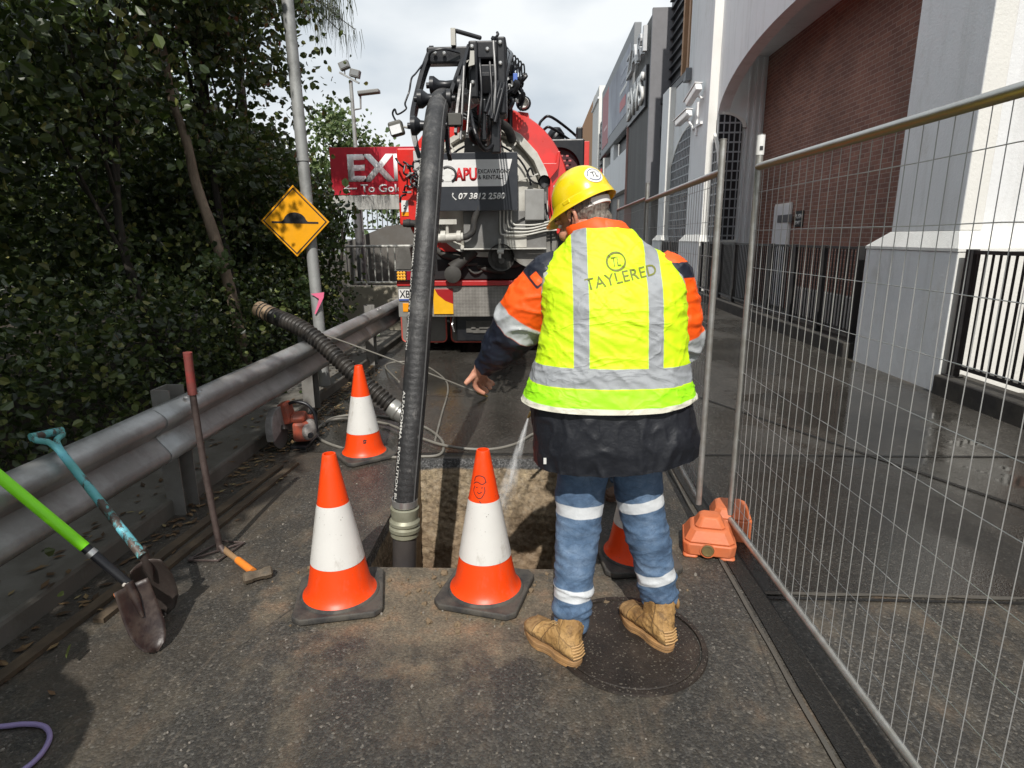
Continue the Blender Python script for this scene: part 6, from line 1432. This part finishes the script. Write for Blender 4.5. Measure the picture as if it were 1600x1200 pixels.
# pry bar with red grip on a folded stake frame
pb = thing('pry_bar', 'dark steel bar with worn red grip standing upright against the guard rail', 'pry bar', (-1.62, 2.77, 0))
rust = M('rusty_bar', (.055, .038, .034), .6, metal=.3, var=.5, vs=14, bump=.5, dirt=.6, dirtcol=(.13, .10, .09), ds=16)
bm = NB(); tube(bm, [(-1.625, 2.775, .03), (-1.645, 2.765, .50), (-1.650, 2.76, .875)], .0155, 12); obj('shaft', bm, rust, pb, smooth=60)
bm = NB(); tube(bm, [(-1.650, 2.76, .86), (-1.646, 2.755, .97), (-1.641, 2.75, 1.066)], [.0215, .0195, .0205], 14); obj('grip', bm, M('grip_red', (.26, .035, .03), .6, var=.4, vs=20, bump=.4, dirt=.6, dirtcol=(.12, .06, .05), ds=18), pb, smooth=60)
bm = NB(); tube(bm, [(-1.626, 2.775, .06), (-1.60, 2.76, .03), (-1.545, 2.745, .012)], [.014, .014, .010], 10); obj('toe', bm, rust, pb, smooth=60)
fr = thing('stake_frame', 'flat folded steel stake frame lying under the upright bar', 'steel frame', (-1.64, 2.78, 0))
bm = NB(); q = [(-1.755, 2.70), (-1.69, 2.90), (-1.555, 2.885), (-1.60, 2.70), (-1.755, 2.70)]; tube(bm, [V((x, y, .012)) for x, y in q], .006, 6); tube(bm, [(-1.755, 2.70, .012), (-1.555, 2.885, .014)], .006, 6); obj('rods', bm, rust, fr)
hmr = thing('sledge_hammer', 'short sledge hammer with orange and tan handle lying on the asphalt', 'hammer', (-1.40, 2.62, 0))
bm = NB(); tube(bm, [(-1.615, 2.785, .030), (-1.54, 2.72, .032), (-1.47, 2.665, .030)], [.016, .0145, .014], 12); obj('handle', bm, M('handle_ash', (.38, .22, .10), .65, var=.35, vs=16, dirt=.5), hmr, smooth=60)
bm = NB(); tube(bm, [(-1.485, 2.677, .030), (-1.36, 2.572, .030)], [.0175, .0185], 12); obj('orange_sleeve', bm, M('sleeve_orange', (.85, .25, .03), .5, var=.2, dirt=.3), hmr, smooth=60)
bm = NB(); lathe(bm, [(.020, -.066), (.029, -.058), (.029, -.03), (.024, -.02), (.024, .02), (.029, .03), (.029, .058), (.020, .066)], 8, up_along((-1.325, 2.545, .030), (.78, .52, .0))); obj('head', bm, M('hammer_iron', (.085, .075, .06), .6, metal=.4, var=.5, vs=20, bump=.6, dirt=.6, dirtcol=(.2, .15, .1), ds=18), hmr, smooth=30)

# cut-off saw
sw = thing('cut_off_saw', 'dirty orange and grey petrol cut-off saw standing by the kerb', 'saw', (-1.90, 4.5, 0))
so_ = M('saw_orange', (.42, .075, .035), .55, var=.3, vs=14, dirt=.6, dirtcol=(.10, .07, .055), ds=12); sg_ = M('saw_grey', (.30, .29, .28), .55, var=.3, vs=14, dirt=.6, dirtcol=(.12, .10, .09), ds=12)
qz = Matrix.Rotation(R(12), 3, 'Z')
bm = NB(); lathe(bm, [(.001, -.003), (.15, -.002), (.15, .002), (.001, .003)], 40, Matrix.Translation((-1.985, 4.40, .155)) @ Matrix.Rotation(R(84), 4, 'Y'), caps=False); obj('cutting_disc', bm, M('disc_grey', (.12, .115, .11), .7), sw)
bm = NB(); Mx_ = Matrix.Translation((-1.985, 4.40, .155)) @ Matrix.Rotation(R(84), 4, 'Y'); n = 20; A = []
for i in range(n + 1):
    a = R(-20 + 215 * i / n) + math.pi * 0; c, s_ = math.cos(a), math.sin(a); A.append([bm.verts.new(Mx_ @ V((-.175 * s_ * 1, .175 * c, z))) for z in (-.028, .028)] + [bm.verts.new(Mx_ @ V((-.03 * s_, .03 * c, z))) for z in (.028, -.028)])
for x, y in zip(A[:-1], A[1:]):
    for k in range(4): bm.faces.new((x[k], x[(k + 1) % 4], y[(k + 1) % 4], y[k]))
bmesh.ops.recalc_face_normals(bm, faces=bm.faces[:]); obj('blade_guard', bm, sg_, sw, smooth=40, bevel=.003)
bm = NB(); box(bm, (-1.84, 4.52, .13), (.13, .26, .16), qz); box(bm, (-1.85, 4.47, .235), (.11, .16, .06), qz); obj('engine_cover', bm, so_, sw, bevel=.025)
bm = NB(); box(bm, (-1.955, 4.50, .26), (.085, .12, .17), Matrix.Rotation(R(-14), 3, 'Y')); obj('arm_cover', bm, so_, sw, bevel=.02)
bm = NB(); blob(bm, (-1.775, 4.47, .13), (.05, .10, .085), None, 20); obj('starter_housing', bm, M('saw_white', (.45, .43, .40), .5, var=.3, vs=20, dirt=.6, dirtcol=(.10, .08, .07), ds=16), sw, smooth=60)
bm = NB(); lathe(bm, [(.001, 0), (.022, 0), (.022, .02), (.001, .02)], 14, Matrix.Translation((-1.74, 4.40, .11)) @ Matrix.Rotation(R(90), 4, 'X'), caps=False); obj('cap', bm, blackp, sw)
bm = NB(); tube(bm, curve([(-1.99, 4.50, .18), (-1.96, 4.50, .30), (-1.89, 4.50, .345), (-1.79, 4.50, .325), (-1.735, 4.50, .24), (-1.73, 4.50, .10)], 6), .013, 10); obj('front_handle', bm, blackp, sw, smooth=60)
bm = NB(); tube(bm, curve([(-1.83, 4.62, .20), (-1.83, 4.74, .22), (-1.83, 4.76, .14), (-1.83, 4.64, .08)], 5), .016, 10); obj('rear_handle', bm, blackp, sw, smooth=60)
bm = NB(); bx(bm, (-1.90, 4.36, .0), (-1.77, 4.66, .03)); obj('foot', bm, blackp, sw, bevel=.008)
# purple hose end and bucket at the lower left
bm = NB(); tube(bm, curve([(-1.90, 1.60, .03), (-1.786, 1.628, .012), (-1.709, 1.641, .012), (-1.635, 1.633, .012), (-1.578, 1.585, .012), (-1.556, 1.508, .012), (-1.58, 1.44, .012), (-1.66, 1.36, .012)], 8), .0085, 10); tag(obj('purple_hose', bm, M('hose_purple', (.27, .22, .42), .4, bump=.05), smooth=60, loc=(-1.65, 1.55, 0)), 'thin purple hose curling on the asphalt at the lower left corner', 'hose')
bk = thing('bucket', 'off-white plastic bucket cut by the lower left edge of the picture', 'bucket', (-1.86, 1.44, 0))
bm = NB(); lathe(bm, [(.001, 0), (.11, 0), (.135, .27), (.142, .27), (.142, .29), (.132, .29), (.108, .01), (.001, .01)], 32, PG(-1.875, 1.44, 0), caps=False); obj('wall', bm, M('bucket_white', (.55, .53, .46), .5, dirt=.3), bk, smooth=40)
bm = NB(); tube(bm, curve([(-2.0, 1.44, .27), (-1.96, 1.33, .32), (-1.87, 1.28, .33), (-1.79, 1.33, .32), (-1.745, 1.44, .27)], 5), .003, 6); obj('handle', bm, steel, bk, smooth=60)

# ------------------------------------------------------------------ lamp post with the road hump sign
lp_ = thing('street_lamp', 'tall galvanised street lamp post rising behind the guard rail', 'street lamp', (-2.20, 6.06, 0))
def pole_mat():
    s = NT('pole_grey'); n = s.noise(3, 7, .65); c = s.mix(n, (.17, .175, .17), (.50, .51, .50)); c = s.mix(s.ramp(s.noise(1.1, 6, .7), [(.5, 0), (.62, .6)]), c, (.10, .10, .095)); return s.set(Base_Color=c, Roughness=.6, Metallic=.3, Normal=s.bump(s.noise(30, 5), .3, .004))
PM_ = pole_mat(); bm = NB(); pp = [V((-2.20, 6.06, 0)), V((-2.25, 6.06, 3.6)), V((-2.30, 6.06, 7.5)), V((-2.25, 6.06, 7.9)), V((-1.6, 6.06, 8.2))]; tube(bm, pp, [.057, .052, .044, .040, .032], 20); po = obj('pole', bm, PM_, lp_, smooth=60)
bm = NB(); tube(bm, [(-2.234, 6.06, 2.30), (-2.2345, 6.06, 2.33)], .063, 20); obj('pole_band', bm, PM_, po, smooth=40)
bm = NB(); box(bm, (-1.35, 6.06, 8.2), (.6, .2, .1)); obj('lantern', bm, M('lantern_grey', (.3, .31, .31), .5), lp_, bevel=.03)
bm = NB(); prism(bm, [(-.07, .07), (.065, .085), (.055, .03), (-.035, -.13), (-.05, -.13), (.01, .02)], .004, PB(-2.17, 5.985, .98)); obj('pink_tape', bm, M('tape_pink', (.75, .16, .28), .4, bump=.2), lp_)
hs = thing('road_hump_sign', 'yellow diamond warning sign with black road hump symbol', 'road sign', (-2.325, 5.97, 1.75))
MS = PB(-2.325, 5.965, 1.745) @ Matrix.Rotation(R(-1.5), 4, 'Z')
def diamond(h, c=.03): return [(h - c, -c), (h, 0), (h - c, c), (c, h - c), (0, h), (-c, h - c), (-h + c, c), (-h, 0), (-h + c, -c), (-c, -h + c), (0, -h), (c, -h + c)]
yel = M('sign_yellow', (.82, .36, .004), .42, var=.05, vs=3, bump=.03, dirt=.12, dirtcol=(.45, .22, .02), ds=9)
bm = NB(); prism(bm, diamond(.333), .006, MS); obj('panel', bm, yel, hs)
bm = NB(); o_, i_ = diamond(.312), diamond(.296)
for k in range(12): q = [o_[k], o_[(k + 1) % 12], i_[(k + 1) % 12], i_[k]]; prism(bm, q[::-1], .002, MS @ Matrix.Translation((0, 0, .0042)))
obj('border', bm, MK, hs)
bm = NB(); prism(bm, [(-.228, -.020), (.228, -.020), (.228, -.002), (.125, -.002)] + [(.110 * math.cos(R(a)) + .0, .085 * math.sin(R(a)) - .002) for a in range(12, 170, 8)] + [(-.125, -.002), (-.228, -.002)], .002, MS @ Matrix.Translation((0, 0, .0042))); obj('hump_symbol', bm, MK, hs)
for z in (1.90, 1.60): 
    bm = NB(); bx(bm, (-2.30, 5.972, z - .02), (-2.15, 6.0, z + .02)); obj('bracket', bm, PM_, hs)
# EXIT sign
es = thing('exit_sign', 'large dark red EXIT sign on a grey post, partly hidden by the truck', 'sign', (-3.0, 12, 0))
dred = M('sign_darkred', (.44, .014, .030), .4, var=.15, vs=1.2, bump=.03, dirt=.08, dirtcol=(.5, .12, .15), ds=1.5)
B('red_panel', (-3.90, 11.98, 2.385), (-1.5, 12.03, 3.24), dred, es, .004)
B('silver_panel', (-3.90, 11.985, 2.115), (-1.5, 12.03, 2.372), M('panel_silver', (.52, .52, .49), .45, metal=.3, var=.2, vs=4, dirt=.3), es, .004)
sign_w = M('sign_white', (.82, .81, .80), .5, bump=0)
text('lettering', 'EXIT', 1.48, .49, PB(-2.83, 11.975, 2.87), sign_w, es, .035); text('lettering', 'To Gold Coast', 1.45, .15, PB(-2.62, 11.975, 2.50), sign_w, es, .02)
bm = NB(); tube(bm, [(-3.56, 11.974, 2.44), (-3.66, 11.974, 2.50), (-3.56, 11.974, 2.56)], .014, 5); tube(bm, [(-3.66, 11.974, 2.50), (-3.42, 11.974, 2.50)], .014, 5); obj('arrow', bm, sign_w, es)
bm = NB(); tube(bm, [(-3.47, 12.08, -.5), (-3.47, 12.08, 3.2)], .075, 16); obj('post', bm, M('post_dark', (.10, .10, .105), .6, dirt=.3), es, smooth=60)
bm = NB(); tube(bm, [(-1.9, 12.08, -.5), (-1.9, 12.08, 3.2)], .075, 16); obj('post', bm, M('post_dark', (.1, .1, .1)), es, smooth=60)
# flood light mast
fl = thing('flood_light_mast', 'slim mast with two flood lights and one street lantern beyond the red sign', 'light mast', (-3.95, 14, 0))
bm = NB(); tube(bm, [(-3.93, 14, -.3), (-3.98, 14, 4.85)], [.055, .04], 12); obj('mast', bm, PM_, fl, smooth=60)
bm = NB(); tube(bm, [(-3.965, 14, 4.28), (-3.80, 14, 4.30), (-3.79, 14, 4.55)], .022, 8); obj('side_arm', bm, PM_, fl)
bm = NB(); box(bm, (-3.60, 14, 4.62), (.46, .2, .075), Matrix.Rotation(R(-5), 3, 'Y')); lathe(bm, [(.001, 0), (.04, .02), (.05, .08)], 8, Matrix.Translation((-3.80, 14, 4.53)), caps=False); obj('lantern', bm, M('lantern_dark', (.20, .20, .19), .5), fl, bevel=.02)
bm = NB(); box(bm, (-3.99, 13.95, 4.90), (.46, .06, .035), Matrix.Rotation(R(28), 3, 'Y')); obj('cross_bar', bm, PM_, fl)
for x, z, r_ in ((-4.08, 5.14, -20), (-3.86, 4.98, 14)):
    q = Matrix.Rotation(R(r_), 3, 'Y'); bm = NB(); box(bm, (x, 13.95, z), (.21, .14, .15), q); tube(bm, [(x, 13.95, z - .06), (x, 13.95, z - .17)], .015, 6); f_l = obj('flood_light', bm, M('flood_case', (.17, .17, .16), .5), fl, bevel=.02)
    bm = NB(); box(bm, (x + .01, 13.875, z), (.16, .01, .10), q); obj('glass', bm, M('flood_glass', (.22, .23, .23), .2), f_l)

# concrete abutment, railings beyond the guard rail end
cm = stucco('abutment_concrete', (.44, .40, .31), .7)
cw = thing('concrete_wall', 'stained tan concrete wall below the pale tubular railing', 'wall', (-2.8, 11, 0))
B('wall', (-3.50, 10.95, -.3), (-2.0, 11.25, .74), cm, cw, .02); B('side_wall', (-2.45, 9.9, -.3), (-2.2, 10.95, .60), cm, cw, .02)
rl = M('rail_white', (.52, .52, .48), .5, var=.15, dirt=.3)
def railing(label, p0, p1, z0, z1, sp, zz=(0, 0), rr=.014, mat=None):
    mat = mat or rl; p0, p1 = V(p0), V(p1); t = thing('railing', label, 'railing', (*((p0 + p1) / 2).xy, z0), 'pale bar railings beyond the guard rail')
    u = V((0, 0, 1)); L_ = (p1 - p0).length; n = int(L_ / sp)
    bm = NB(); tube(bm, [p0 + u * z1, p1 + u * (z1 + zz[1])], rr * 1.7, 8); obj('top_rail', bm, mat, t); bm = NB(); tube(bm, [p0 + u * (z0 + .08), p1 + u * (z0 + .08 + zz[1])], rr * 1.3, 8); obj('bottom_rail', bm, mat, t)
    for k in range(n + 1):
        p = p0.lerp(p1, k / n); dz = zz[1] * k / n; bm = NB(); tube(bm, [p + u * (z0 + .08 + dz), p + u * (z1 + dz)], rr, 6, caps=False); obj('bar', bm, mat, t)
    return t
railing('pale tubular railing on top of the tan concrete wall', (-3.42, 11.05, 0), (-2.05, 11.05, 0), .72, 1.44, .118)
bm = NB(); prism(bm, [(-3.5, -.3), (1.5, -.3), (1.5, 2.0), (-1.6, 1.95), (-2.5, 1.85), (-3.3, 1.55), (-3.5, 1.50)], .12, PB(-1.0, 14.5, 0)); tag(obj('ramp_wall', bm, M('ramp_grey', (.13, .125, .115), .8, var=.3, vs=1.5, bump=.3, dirt=.4), loc=(-3, 14.5, 0)), 'weathered grey timber ramp fence rising behind the pale railing', 'fence')
railing('distant white pool-style railing seen under the red sign', (-6.6, 18, 0), (-3.6, 18, 0), 1.75, 2.95, .14)
# ------------------------------------------------------------------ trees
def leaf_mat(name, cols, trans=.25, rough=.45):
    s = NT(name); g = s.n('ShaderNodeNewGeometry'); c = s.ramp(g.outputs['Random Per Island'], cols)
    tr = s.t.nodes.new('ShaderNodeBsdfTranslucent'); s.put(tr.inputs['Color'], s.mix(.5, c, (.12, .20, .02))); mx_ = s.t.nodes.new('ShaderNodeMixShader'); mx_.inputs[0].default_value = trans
    s.set(Base_Color=c, Roughness=rough); o_ = s.t.nodes['Material Output']; s.t.links.new(s.b.outputs[0], mx_.inputs[1]); s.t.links.new(tr.outputs[0], mx_.inputs[2]); s.t.links.new(mx_.outputs[0], o_.inputs['Surface']); return s.m
LM_dark = leaf_mat('leaf_dark', [(0, (.018, .028, .011)), (.4, (.036, .055, .020)), (.75, (.078, .108, .036)), (.92, (.14, .17, .05)), (1, (.26, .25, .08))], .25, .36)
LM_mid = leaf_mat('leaf_mid', [(0, (.018, .032, .012)), (.5, (.040, .066, .022)), (.85, (.080, .12, .035)), (1, (.19, .22, .07))])
LM_lite = leaf_mat('leaf_light', [(0, (.05, .085, .03)), (.6, (.10, .15, .055)), (1, (.26, .31, .14))], .3)
def bark(name, a, b):
    s = NT(name); n = s.noise(6, 7, .7, vec=s.vec((1, 1, .3))); return s.set(Base_Color=s.ramp(n, [(.35, a), (.65, b)]), Roughness=.9, Normal=s.bump(n, .8, .03))
BK_d = bark('bark_dark', (.012, .010, .008), (.045, .037, .028)); BK_p = bark('bark_pale', (.09, .065, .045), (.34, .26, .19))
def leaves(centres, n, rad, size, flat=.0, aspect=.45):
    """many leaf-shaped folded faces gaussian-scattered about clump centres"""
    C = np.asarray(centres); idx = rng.integers(0, len(C), n); P = C[idx, :3] + rng.normal(0, 1, (n, 3)) * (C[idx, 3:4] * rad) * np.array([1, 1, .8])
    sz = size * rng.uniform(.5, 1.35, n); a = rng.uniform(0, 2 * np.pi, n); el = rng.normal(-.35, .5, n)
    d = np.stack([np.cos(a) * np.cos(el), np.sin(a) * np.cos(el), np.sin(el)], 1); r = rng.normal(0, 1, (n, 3)); r[:, 2] *= .6
    s_ = np.cross(d, r); s_ /= np.linalg.norm(s_, axis=1, keepdims=True) + 1e-9; nn = np.cross(d, s_)
    tpl = [(-.5, 0, 0), (-.2, aspect * .8, .10), (.18, aspect * .75, .10), (.5, 0, -.06), (.18, -aspect * .75, .10), (-.2, -aspect * .8, .10)]
    Vv = np.concatenate([(P + (d * x + s_ * y + nn * z) * sz[:, None])[:, None] for x, y, z in tpl], 1).reshape(-1, 3)
    b = np.arange(n)[:, None] * 6; F = np.concatenate([b + np.array([[0, 1, 2, 3]]), b + np.array([[0, 3, 4, 5]])]); return Vv, F
def branchy(bm, base, ctrs, r0, n=10, top=None, lean=(0, 0)):
    base = V(base); top = V(top) if top else V((base.x + lean[0], base.y + lean[1], base.z + 5)); sp_ = curve([base, base.lerp(top, .35) + V((rng.normal(0, .12), rng.normal(0, .12), 0)), base.lerp(top, .7) + V((rng.normal(0, .15), rng.normal(0, .15), 0)), top], 8)
    tube(bm, sp_, [r0 * (1 - .75 * i / (len(sp_) - 1)) for i in range(len(sp_))], 10)
    for k in range(n):
        c = V(ctrs[int(rng.integers(0, len(ctrs)))][:3]); i = int(rng.uniform(.25, .9) * (len(sp_) - 1)); a = sp_[i]; r1 = r0 * (1 - .75 * i / len(sp_)) * .5
        m_ = a.lerp(c, .5) + V((rng.normal(0, .12), rng.normal(0, .12), rng.uniform(0, .25))); q = curve([a, m_, c], 5); tube(bm, q, [r1 * (1 - .85 * t / (len(q) - 1)) for t in range(len(q))], 6)
def tree(name, label, cat, base, ell, nclump, nleaf, size, mat, bk, r0=.12, top=None, nb=14, clump=.28, group=None, keep=None):
    """ell: ellipsoids (x,y,z,rx,ry,rz) filled with leaf clumps, denser to the outside"""
    cs = []
    while len(cs) < nclump:
        e = ell[int(rng.integers(0, len(ell)))]; u = rng.normal(0, 1, 3); u /= np.linalg.norm(u); r_ = rng.uniform(.35, 1) ** .6
        p = np.array(e[:3]) + u * r_ * np.array(e[3:6])
        if p[2] < .05 or (keep and not keep(p)): continue
        cs.append((*p, rng.uniform(.6, 1.4)))
    t = thing(name, label, cat, base, group); vv = leaves(cs, nleaf, clump, size)
    if keep:
        Vv, F = vv; n_ = len(Vv) // 6; c = Vv.reshape(n_, 6, 3).mean(1); ok = np.array([keep(p) for p in c]); Vv = Vv.reshape(n_, 6, 3)[ok].reshape(-1, 3); m_ = int(ok.sum()); b = np.arange(m_)[:, None] * 6; vv = (Vv, np.concatenate([b + np.array([[0, 1, 2, 3]]), b + np.array([[0, 3, 4, 5]])]))
    bm = NB(); branchy(bm, base, cs, r0, nb, top); obj('trunk', bm, bk, t, smooth=60); obj('crown', vv, mat, t); return t
gp = 'trees beyond the guard rail'
kp = lambda p: p[0] < -2.28 - max(0, .45 - abs(p[1] - 6.3)) * .2
tree('leafy_tree', 'dark large-leaved tree at the upper left corner, nearest the camera', 'tree', (-4.3, 3.2, .05), [(-4.1, 3.6, 3.6, 1.5, 1.8, 1.9), (-4.8, 3.4, 1.9, 1.3, 1.6, 1.3), (-3.6, 3.9, 4.7, 1.1, 1.3, .9)], 170, 21000, .074, LM_dark, BK_d, .09, (-4.2, 3.4, 4.8), 14, .23, gp, lambda p: kp(p) and not (abs(p[0] / p[1] + .54 + ((p[2] - 1.58) / p[1] - .08) * .22) < .017 and .02 < (p[2] - 1.58) / p[1] < .19))
tree('leafy_tree', 'dark tree crowding behind the pale crooked trunk', 'tree', (-3.45, 5.6, .05), [(-3.9, 5.9, 3.9, 1.4, 1.6, 1.7), (-3.3, 5.6, 4.6, .95, 1.2, .95), (-4.4, 6.2, 2.4, 1.4, 1.5, 1.4)], 160, 17000, .076, LM_dark, BK_d, .05, (-3.95, 5.9, 4.4), 20, .22, gp, lambda p: kp(p) and not (abs(p[0] / p[1] + .54 + ((p[2] - 1.58) / p[1] - .08) * .22) < .017 and .02 < (p[2] - 1.58) / p[1] < .19 and p[1] < 6.15))
tree('leafy_tree', 'dark tree reaching out behind the street lamp post', 'tree', (-4.0, 7.6, .05), [(-4.2, 7.8, 3.6, 1.5, 1.6, 1.8), (-3.5, 7.4, 4.6, .8, 1.1, 1.1), (-3.9, 7.8, 1.8, 1.0, 1.3, 1.3)], 140, 13000, .082, LM_dark, BK_d, .10, (-4.0, 7.6, 4.8), 20, .23, gp, kp)
tree('leafy_tree', 'deep green tree closing the left side behind the front trees', 'tree', (-6.4, 6.2, .05), [(-6.4, 6.2, 2.3, 2.0, 2.6, 2.1), (-6.8, 8.5, 3.2, 2.0, 2.0, 2.2)], 140, 9000, .12, LM_dark, BK_d, .16, (-6.4, 6.4, 4.6), 20, .30, gp, kp)
tree('leafy_tree', 'tall tree with bright leaf edges far back at the left', 'tree', (-8.0, 12, .05), [(-8.5, 12, 3.4, 2.8, 2.5, 3.2), (-6.2, 11, 2.2, 1.6, 2.0, 1.8)], 130, 7500, .14, LM_mid, BK_d, .16, (-8.0, 12, 6.5), 18, .42, gp)
tree('leafy_shrub', 'mid green shrub filling the space between the lamp post and the red sign', 'shrub', (-3.75, 8.9, .05), [(-3.75, 8.9, 1.6, .80, .9, 1.25), (-4.1, 9.3, 2.3, .65, .8, .85), (-3.45, 8.7, 1.0, .5, .7, .75)], 90, 6500, .085, LM_mid, BK_d, .05, (-3.7, 9.0, 2.6), 16, .20, gp)
tree('leafy_shrub', 'sprig of shrub overlapping the left edge of the red sign', 'shrub', (-3.6, 10.3, .05), [(-3.82, 10.3, 2.2, .28, .5, .5), (-3.70, 10.3, 1.6, .28, .5, .5)], 28, 1300, .085, LM_mid, BK_d, .035, (-3.6, 10.3, 2.6), 10, .15, gp)
tree('young_tree', 'light green young tree peeping above the left end of the red sign', 'tree', (-5.3, 16, .05), [(-5.2, 16, 3.3, 1.1, 1.0, 1.3), (-4.9, 16, 4.0, .55, .6, .65), (-5.9, 16.5, 2.6, 1.3, 1.0, 1.3), (-4.15, 16, 3.6, .4, .4, .55)], 70, 4200, .11, LM_lite, BK_d, .05, (-5.1, 16, 4.4), 14, .20, gp)
tree('leafy_tree', 'pale green bush far beyond the bar railings', 'bush', (-5.2, 24, .05), [(-5.2, 24, 2.2, 3.2, 1.2, 1.9), (-2.5, 25, 2.0, 2.2, 1.2, 1.8)], 90, 4500, .2, LM_lite, BK_d, .08, (-5.2, 24, 3.5), 10, .35, gp)
bm = NB(); q = curve([V((-3.05, 6.2, 0)), V((-3.15, 6.2, 1.0)), V((-3.26, 6.2, 1.62)), V((-3.38, 6.2, 2.12)), V((-3.42, 6.2, 2.5)), V((-3.55, 6.25, 2.95)), V((-3.6, 6.3, 3.4)), V((-3.8, 6.4, 4.0))], 8); tube(bm, q, [(.062 - .0006 * i) * (1 + .12 * noise.noise(p * 6)) for i, p in enumerate(q)], 14)
tag(obj('bare_trunk', bm, BK_p, smooth=60, loc=(-3.05, 6.2, 0)), 'pale crooked trunk lit by the sun in the middle of the dark foliage', 'tree trunk', gp)
# low dark undergrowth behind the rail
un = []
for k in range(150): un.append((-2.75 - abs(rng.normal(0, .8)), rng.uniform(1.2, 8.6), rng.uniform(.1, 1.15), rng.uniform(.7, 1.3)))
tag(obj('undergrowth', leaves(un, 17000, .24, .052), LM_dark), kind='stuff')
un = [(-4.2 - abs(rng.normal(0, 1.3)), rng.uniform(1, 12), rng.uniform(.3, 2.4), rng.uniform(.8, 1.5)) for k in range(120)]
tag(obj('far_undergrowth', leaves(un, 9000, .34, .10), LM_dark), kind='stuff')
tag(obj('pale_sprigs', leaves([(-2.55, 6.7, .95, 1), (-2.6, 6.8, 1.12, 1), (-3.1, 5.9, 1.42, 1.2), (-4.3, 4.3, 1.75, 2), (-3.0, 5.2, 1.15, 1)], 260, .075, .07), LM_lite), kind='stuff')
un = [(-13 + rng.normal(0, 1.2), rng.uniform(3, 30), rng.uniform(.2, 3.6), rng.uniform(.8, 1.4)) for k in range(120)]
tag(obj('distant_thicket', leaves(un, 9000, .75, .28), LM_dark), kind='stuff')
# thin stems in the thicket
for k, (x, y, x2, y2, h) in enumerate(((-4.6, 3.4, -4.4, 3.5, 4.2), (-4.95, 3.9, -5.1, 3.8, 4.5), (-3.1, 6.6, -3.7, 7.1, 3.2))):
    bm = NB(); q = curve([V((x, y, 0)), V((x * .6 + x2 * .4, y, h * .4)), V((x2, y2, h))], 8); tube(bm, q, [.055 * (1 - .5 * i / len(q)) for i in range(len(q))], 8)
    tag(obj('bare_trunk', bm, BK_d, smooth=60, loc=(x, y, 0)), ['dark bare trunk standing in the thicket above the turquoise shovel', 'dark bare trunk at the far left edge of the thicket', 'slanting dark stem low in the thicket beside the lamp post'][k], 'tree trunk', gp)
# casuarina with drooping needles to the right of the lamp post
cz = thing('casuarina_tree', 'wispy drooping casuarina boughs hanging against the sky right of the lamp post', 'tree', (-4.6, 9.8, .05), gp)
bm = NB(); tips = []; top = V((-4.4, 9.8, 6.6)); sp_ = curve([V((-4.6, 9.8, .05)), V((-4.5, 9.8, 2.6)), V((-4.45, 9.8, 4.8)), top], 8); tube(bm, sp_, [.11 - .003 * i for i in range(len(sp_))], 8)
for k in range(20):
    a = V((-4.45, 9.8, rng.uniform(4.6, 6.2))); e = V((rng.uniform(-3.45, -2.65), 9.8 + rng.uniform(-.5, .5), rng.uniform(4.55, 5.35))); m_ = a.lerp(e, .5) + V((0, 0, .30)); q = curve([a, m_, e], 7); tube(bm, q, [.022 * (1 - .8 * i / len(q)) for i in range(len(q))], 5)
    for p in q[5:]: tips.append(p)
obj('trunk', bm, BK_d, cz, smooth=60)
bm = NB()
for k in range(2400):
    p = tips[int(rng.integers(0, len(tips)))]; l_ = rng.uniform(.12, .42); d = V((rng.normal(.03, .10), rng.normal(0, .08), -1)).normalized(); q = p + V((rng.normal(0, .05), rng.normal(0, .05), 0)); s_ = V((rng.normal(0, 1), rng.normal(0, 1), 0)).normalized() * .0040
    a0 = q + d * l_ * .5 + V((rng.normal(0, .02), 0, 0)); e = q + d * l_; bm.faces.new([bm.verts.new(v) for v in (q - s_, q + s_, a0 + s_, a0 - s_)]); bm.faces.new([bm.verts.new(v) for v in (a0 - s_, a0 + s_, e + s_ * .3, e - s_ * .3)])
obj('needles', bm, leaf_mat('needle', [(0, (.03, .04, .025)), (1, (.085, .10, .06))], .1), cz)
# unseen trees round the camera, crowns set and trimmed to shade kerb and thicket
for k, (x, y, h) in enumerate(((-4.5, -.6, 4.3), (-4.9, -3.8, 6.4), (-4.6, -7.0, 10.5))):
    tree('leafy_tree', ['shade tree standing left of the camera outside the frame', 'shade tree behind the camera on the left', 'tallest shade tree behind the camera on the left'][k], 'tree', (x, y, .05), [(x + .3, y, h, 2.5, 1.7, 1.5 + h * .16)], 120, 6000, .22, LM_dark, BK_d, .14, (x, y, h), 10, .38, 'shade trees outside the frame', (lambda p: p[0] < -1.75) if k < 2 else (lambda p: p[0] < -2.62))
